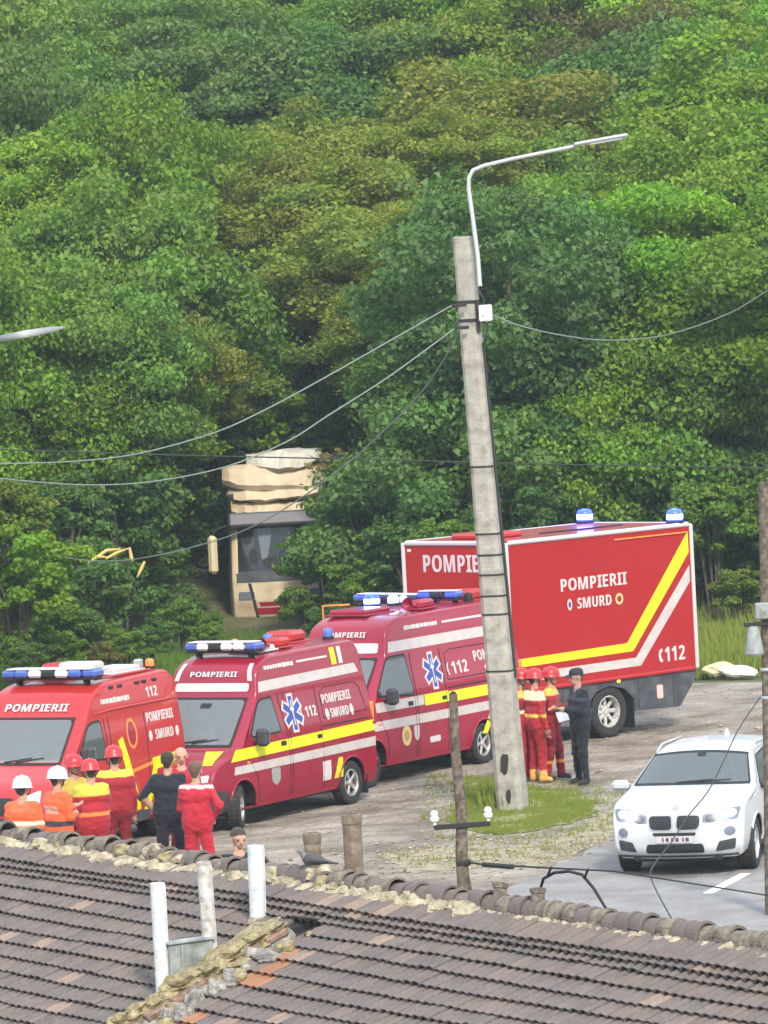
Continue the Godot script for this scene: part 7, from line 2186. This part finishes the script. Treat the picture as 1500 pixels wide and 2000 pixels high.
	cable("overhead_cable", "thin black wire stretched straight across the foot of the trees", [Vector3(-12.0, 6.1, -82.0), Vector3(-3.83, 5.40, -82.00), Vector3(-0.38, 5.14, -82.00), Vector3(3.06, 4.87, -82.00), Vector3(12.0, 4.25, -82.00)], 0.013, mt.cable_dark)
	cable("loose_cable", "twisted dark cable hanging in front of the white car", [Vector3(4.52, 2.71, -59.90), Vector3(4.09, 2.51, -57.92), Vector3(3.61, 2.07, -55.94), Vector3(3.21, 1.96, -53.96), Vector3(2.89, 1.90, -51.98), Vector3(2.50, 1.95, -49.00), Vector3(2.35, 2.3, -43.0), Vector3(2.25, 2.62, -39.2)], 0.008, mt.cable_dark)

	# wooden pole by the right edge
	var w := thing("wooden_pole", "weathered wooden pole with a hanging lamp at the right edge", "pole", Vector3(4.55, -0.3, -60.0))
	mb = MB.new()
	mb.tube([Vector3(0, 0, 0), Vector3(0.07, 2.0, 0), Vector3(0.11, 3.4, 0), Vector3(0.13, 4.2, 0), Vector3(0.16, 5.66, 0)], [0.105, 0.10, 0.095, 0.09, 0.08], 12)
	part("post", mb.mesh(), mt.old_wood, w)
	box_part("switch_box", Vector3(0.11, 4.08, 0.10), Vector3(0.30, 0.2, 0.16), 0.015, mt.sheet, w)
	box_part("bracket", Vector3(-0.02, 3.92, 0.1), Vector3(0.34, 0.05, 0.06), 0.008, mt.iron, w)
	mb = MB.new()
	mb.lathe([Vector2(0.05, 0.0), Vector2(0.075, -0.05), Vector2(0.12, -0.34), Vector2(0.10, -0.37), Vector2(0, -0.37)], 16)
	var sh := part("lamp_shade", mb.mesh(), mt.sheet, w, Transform3D(Basis(), Vector3(-0.07, 3.90, 0.1)))
	for y in [3.35, 3.0, 2.3]:
		mb = MB.new()
		mb.lathe([Vector2(0.105, -0.02), Vector2(0.11, 0), Vector2(0.105, 0.02)], 12)
		part("band", mb.mesh(), mt.galv, w, Transform3D(Basis(), Vector3(0.1, y, 0)))

	# street lamp whose head reaches in from the left
	var l := thing("street_lamp", "pale street lamp head reaching in from the left edge above the trees' foot", "street lamp", Vector3(-8.4, 0, -76.0))
	mb = MB.new()
	mb.tube([Vector3(0, -0.3, 0), Vector3(0, 5.0, 0), Vector3(0, 6.6, 0), Vector3(0.3, 7.05, 0), Vector3(1.5, 7.35, 0), Vector3(2.3, 7.48, 0)], [0.09, 0.07, 0.06, 0.05, 0.04, 0.035], 10)
	part("post", mb.mesh(), mt.galv, l)
	mb = MB.new()
	mb.ball(Vector3.ZERO, Vector3(0.66, 0.06, 0.16), 8, 14)
	part("lamp_head", mb.mesh(), mt.galv, l, Transform3D(Basis(Vector3.BACK, 0.12), Vector3(2.93, 7.57, 0)))

func make_litter() -> void:
	var nf := FastNoiseLite.new()
	nf.seed = 8; nf.frequency = 0.02
	var mb := MB.new()
	mb.lump(Vector3.ZERO, Vector3(0.36, 0.13, 0.2), nf, 0.35, 8, 12)
	solo("plastic_sack", mb.mesh(), plain(0.75, 0.77, 0.76, 0.4), "white plastic sack lying in the grass right of the box truck", "sack", "", Transform3D(Basis(Vector3.BACK, -0.12), Vector3(6.78, 0.15, -94.9)))
	mb = MB.new()
	mb.lump(Vector3.ZERO, Vector3(0.30, 0.15, 0.2), nf, 0.5, 8, 12)
	solo("boulder", mb.mesh(), plain(0.52, 0.46, 0.27, 0.9), "cream coloured boulder beside the white plastic sack", "boulder", "", Transform3D(Basis(), Vector3(6.42, 0.20, -95.1)))
	# splintered branch left of the beige truck
	var br := thing("broken_branch", "pale splintered branch hanging in the trees left of the beige truck", "branch", Vector3(-5.85, 2.6, -103.6))
	mt.split_wood = plain(0.58, 0.42, 0.14, 0.9)
	for e in [[Vector3(-0.5, -0.12, 0), Vector3(-0.3, 0.0, 0.05), Vector3(-0.1, -0.02, 0)], [Vector3(-0.12, -0.05, 0), Vector3(0.1, 0.05, 0), Vector3(0.42, 0.16, 0.1)], [Vector3(0.4, 0.14, 0.1), Vector3(0.42, -0.05, 0.1), Vector3(0.45, -0.12, 0.1)], [Vector3(0.7, -0.15, 0), Vector3(0.62, -0.3, 0), Vector3(0.52, -0.48, 0)], [Vector3(-0.3, 0.0, 0), Vector3(-0.1, 0.12, 0), Vector3(0.2, 0.14, 0)]]:
		mb = MB.new()
		mb.tube(e, [0.03, 0.045, 0.015], 5)
		part("splinter", mb.mesh(), mt.split_wood, br)
	# dry torn leaves caught on the wrecked cab
	mt.dry = leafy(0.42, 0.36, 0.16)
	var dl := thing("torn_branch", "torn branch with dry pale leaves caught on the beige truck's roof", "branch", Vector3(-1.3, 3.9, -114.9))
	mb = MB.new()
	mb.tube([Vector3(0.6, 0.3, -0.3), Vector3(0.0, 0.0, 0), Vector3(-0.4, 0.25, 0.1)], [0.03, 0.02, 0.008], 5)
	part("stem", mb.mesh(), mt.bark, dl)
	part("dry_leaves", crown_mesh(900, 10, 60, 0.16, 0.9, -0.9), mt.dry, dl, Transform3D(Basis.from_scale(Vector3(0.5, 0.55, 0.3)), Vector3(0.05, 0.05, 0.1)))
	# stones scattered over lot and shoulder
	var sm := MB.new()
	sm.lump(Vector3.ZERO, Vector3(1.0, 0.6, 0.8), nf, 0.6, 4, 6)
	var mm := MultiMesh.new()
	mm.transform_format = MultiMesh.TRANSFORM_3D
	mm.mesh = sm.mesh()
	var rr := RandomNumberGenerator.new()
	rr.seed = 44
	var xf := []
	for k in 1500:
		var q := Vector2(rr.randf_range(-3.0, 7.5), rr.randf_range(-93.0, -60.0))
		if k < 700: q = Vector2(rr.randfn(1.2, 1.4), rr.randfn(-68.2, 1.2))
		var on_road := (q - Vector2(1.95, -65.7)).dot(Vector2(0.9472, 0.3205)) > 0.1
		if on_road: continue
		var r := 0.012 + 0.03 * pow(rr.randf(), 3.0)
		xf.append(Transform3D(Basis(Vector3.UP, rr.randf() * 6.0).scaled(Vector3.ONE * r), Vector3(q.x, r * 0.3, q.y)))
	mm.instance_count = xf.size()
	for i in xf.size(): mm.set_instance_transform(i, xf[i])
	var o := MultiMeshInstance3D.new()
	o.name = "gravel"
	o.multimesh = mm
	o.material_override = mt.mortar
	add_child(o)
	meta(o, "loose gravel scattered over the lot and the road edge", "gravel")
	o.set_meta("kind", "stuff")
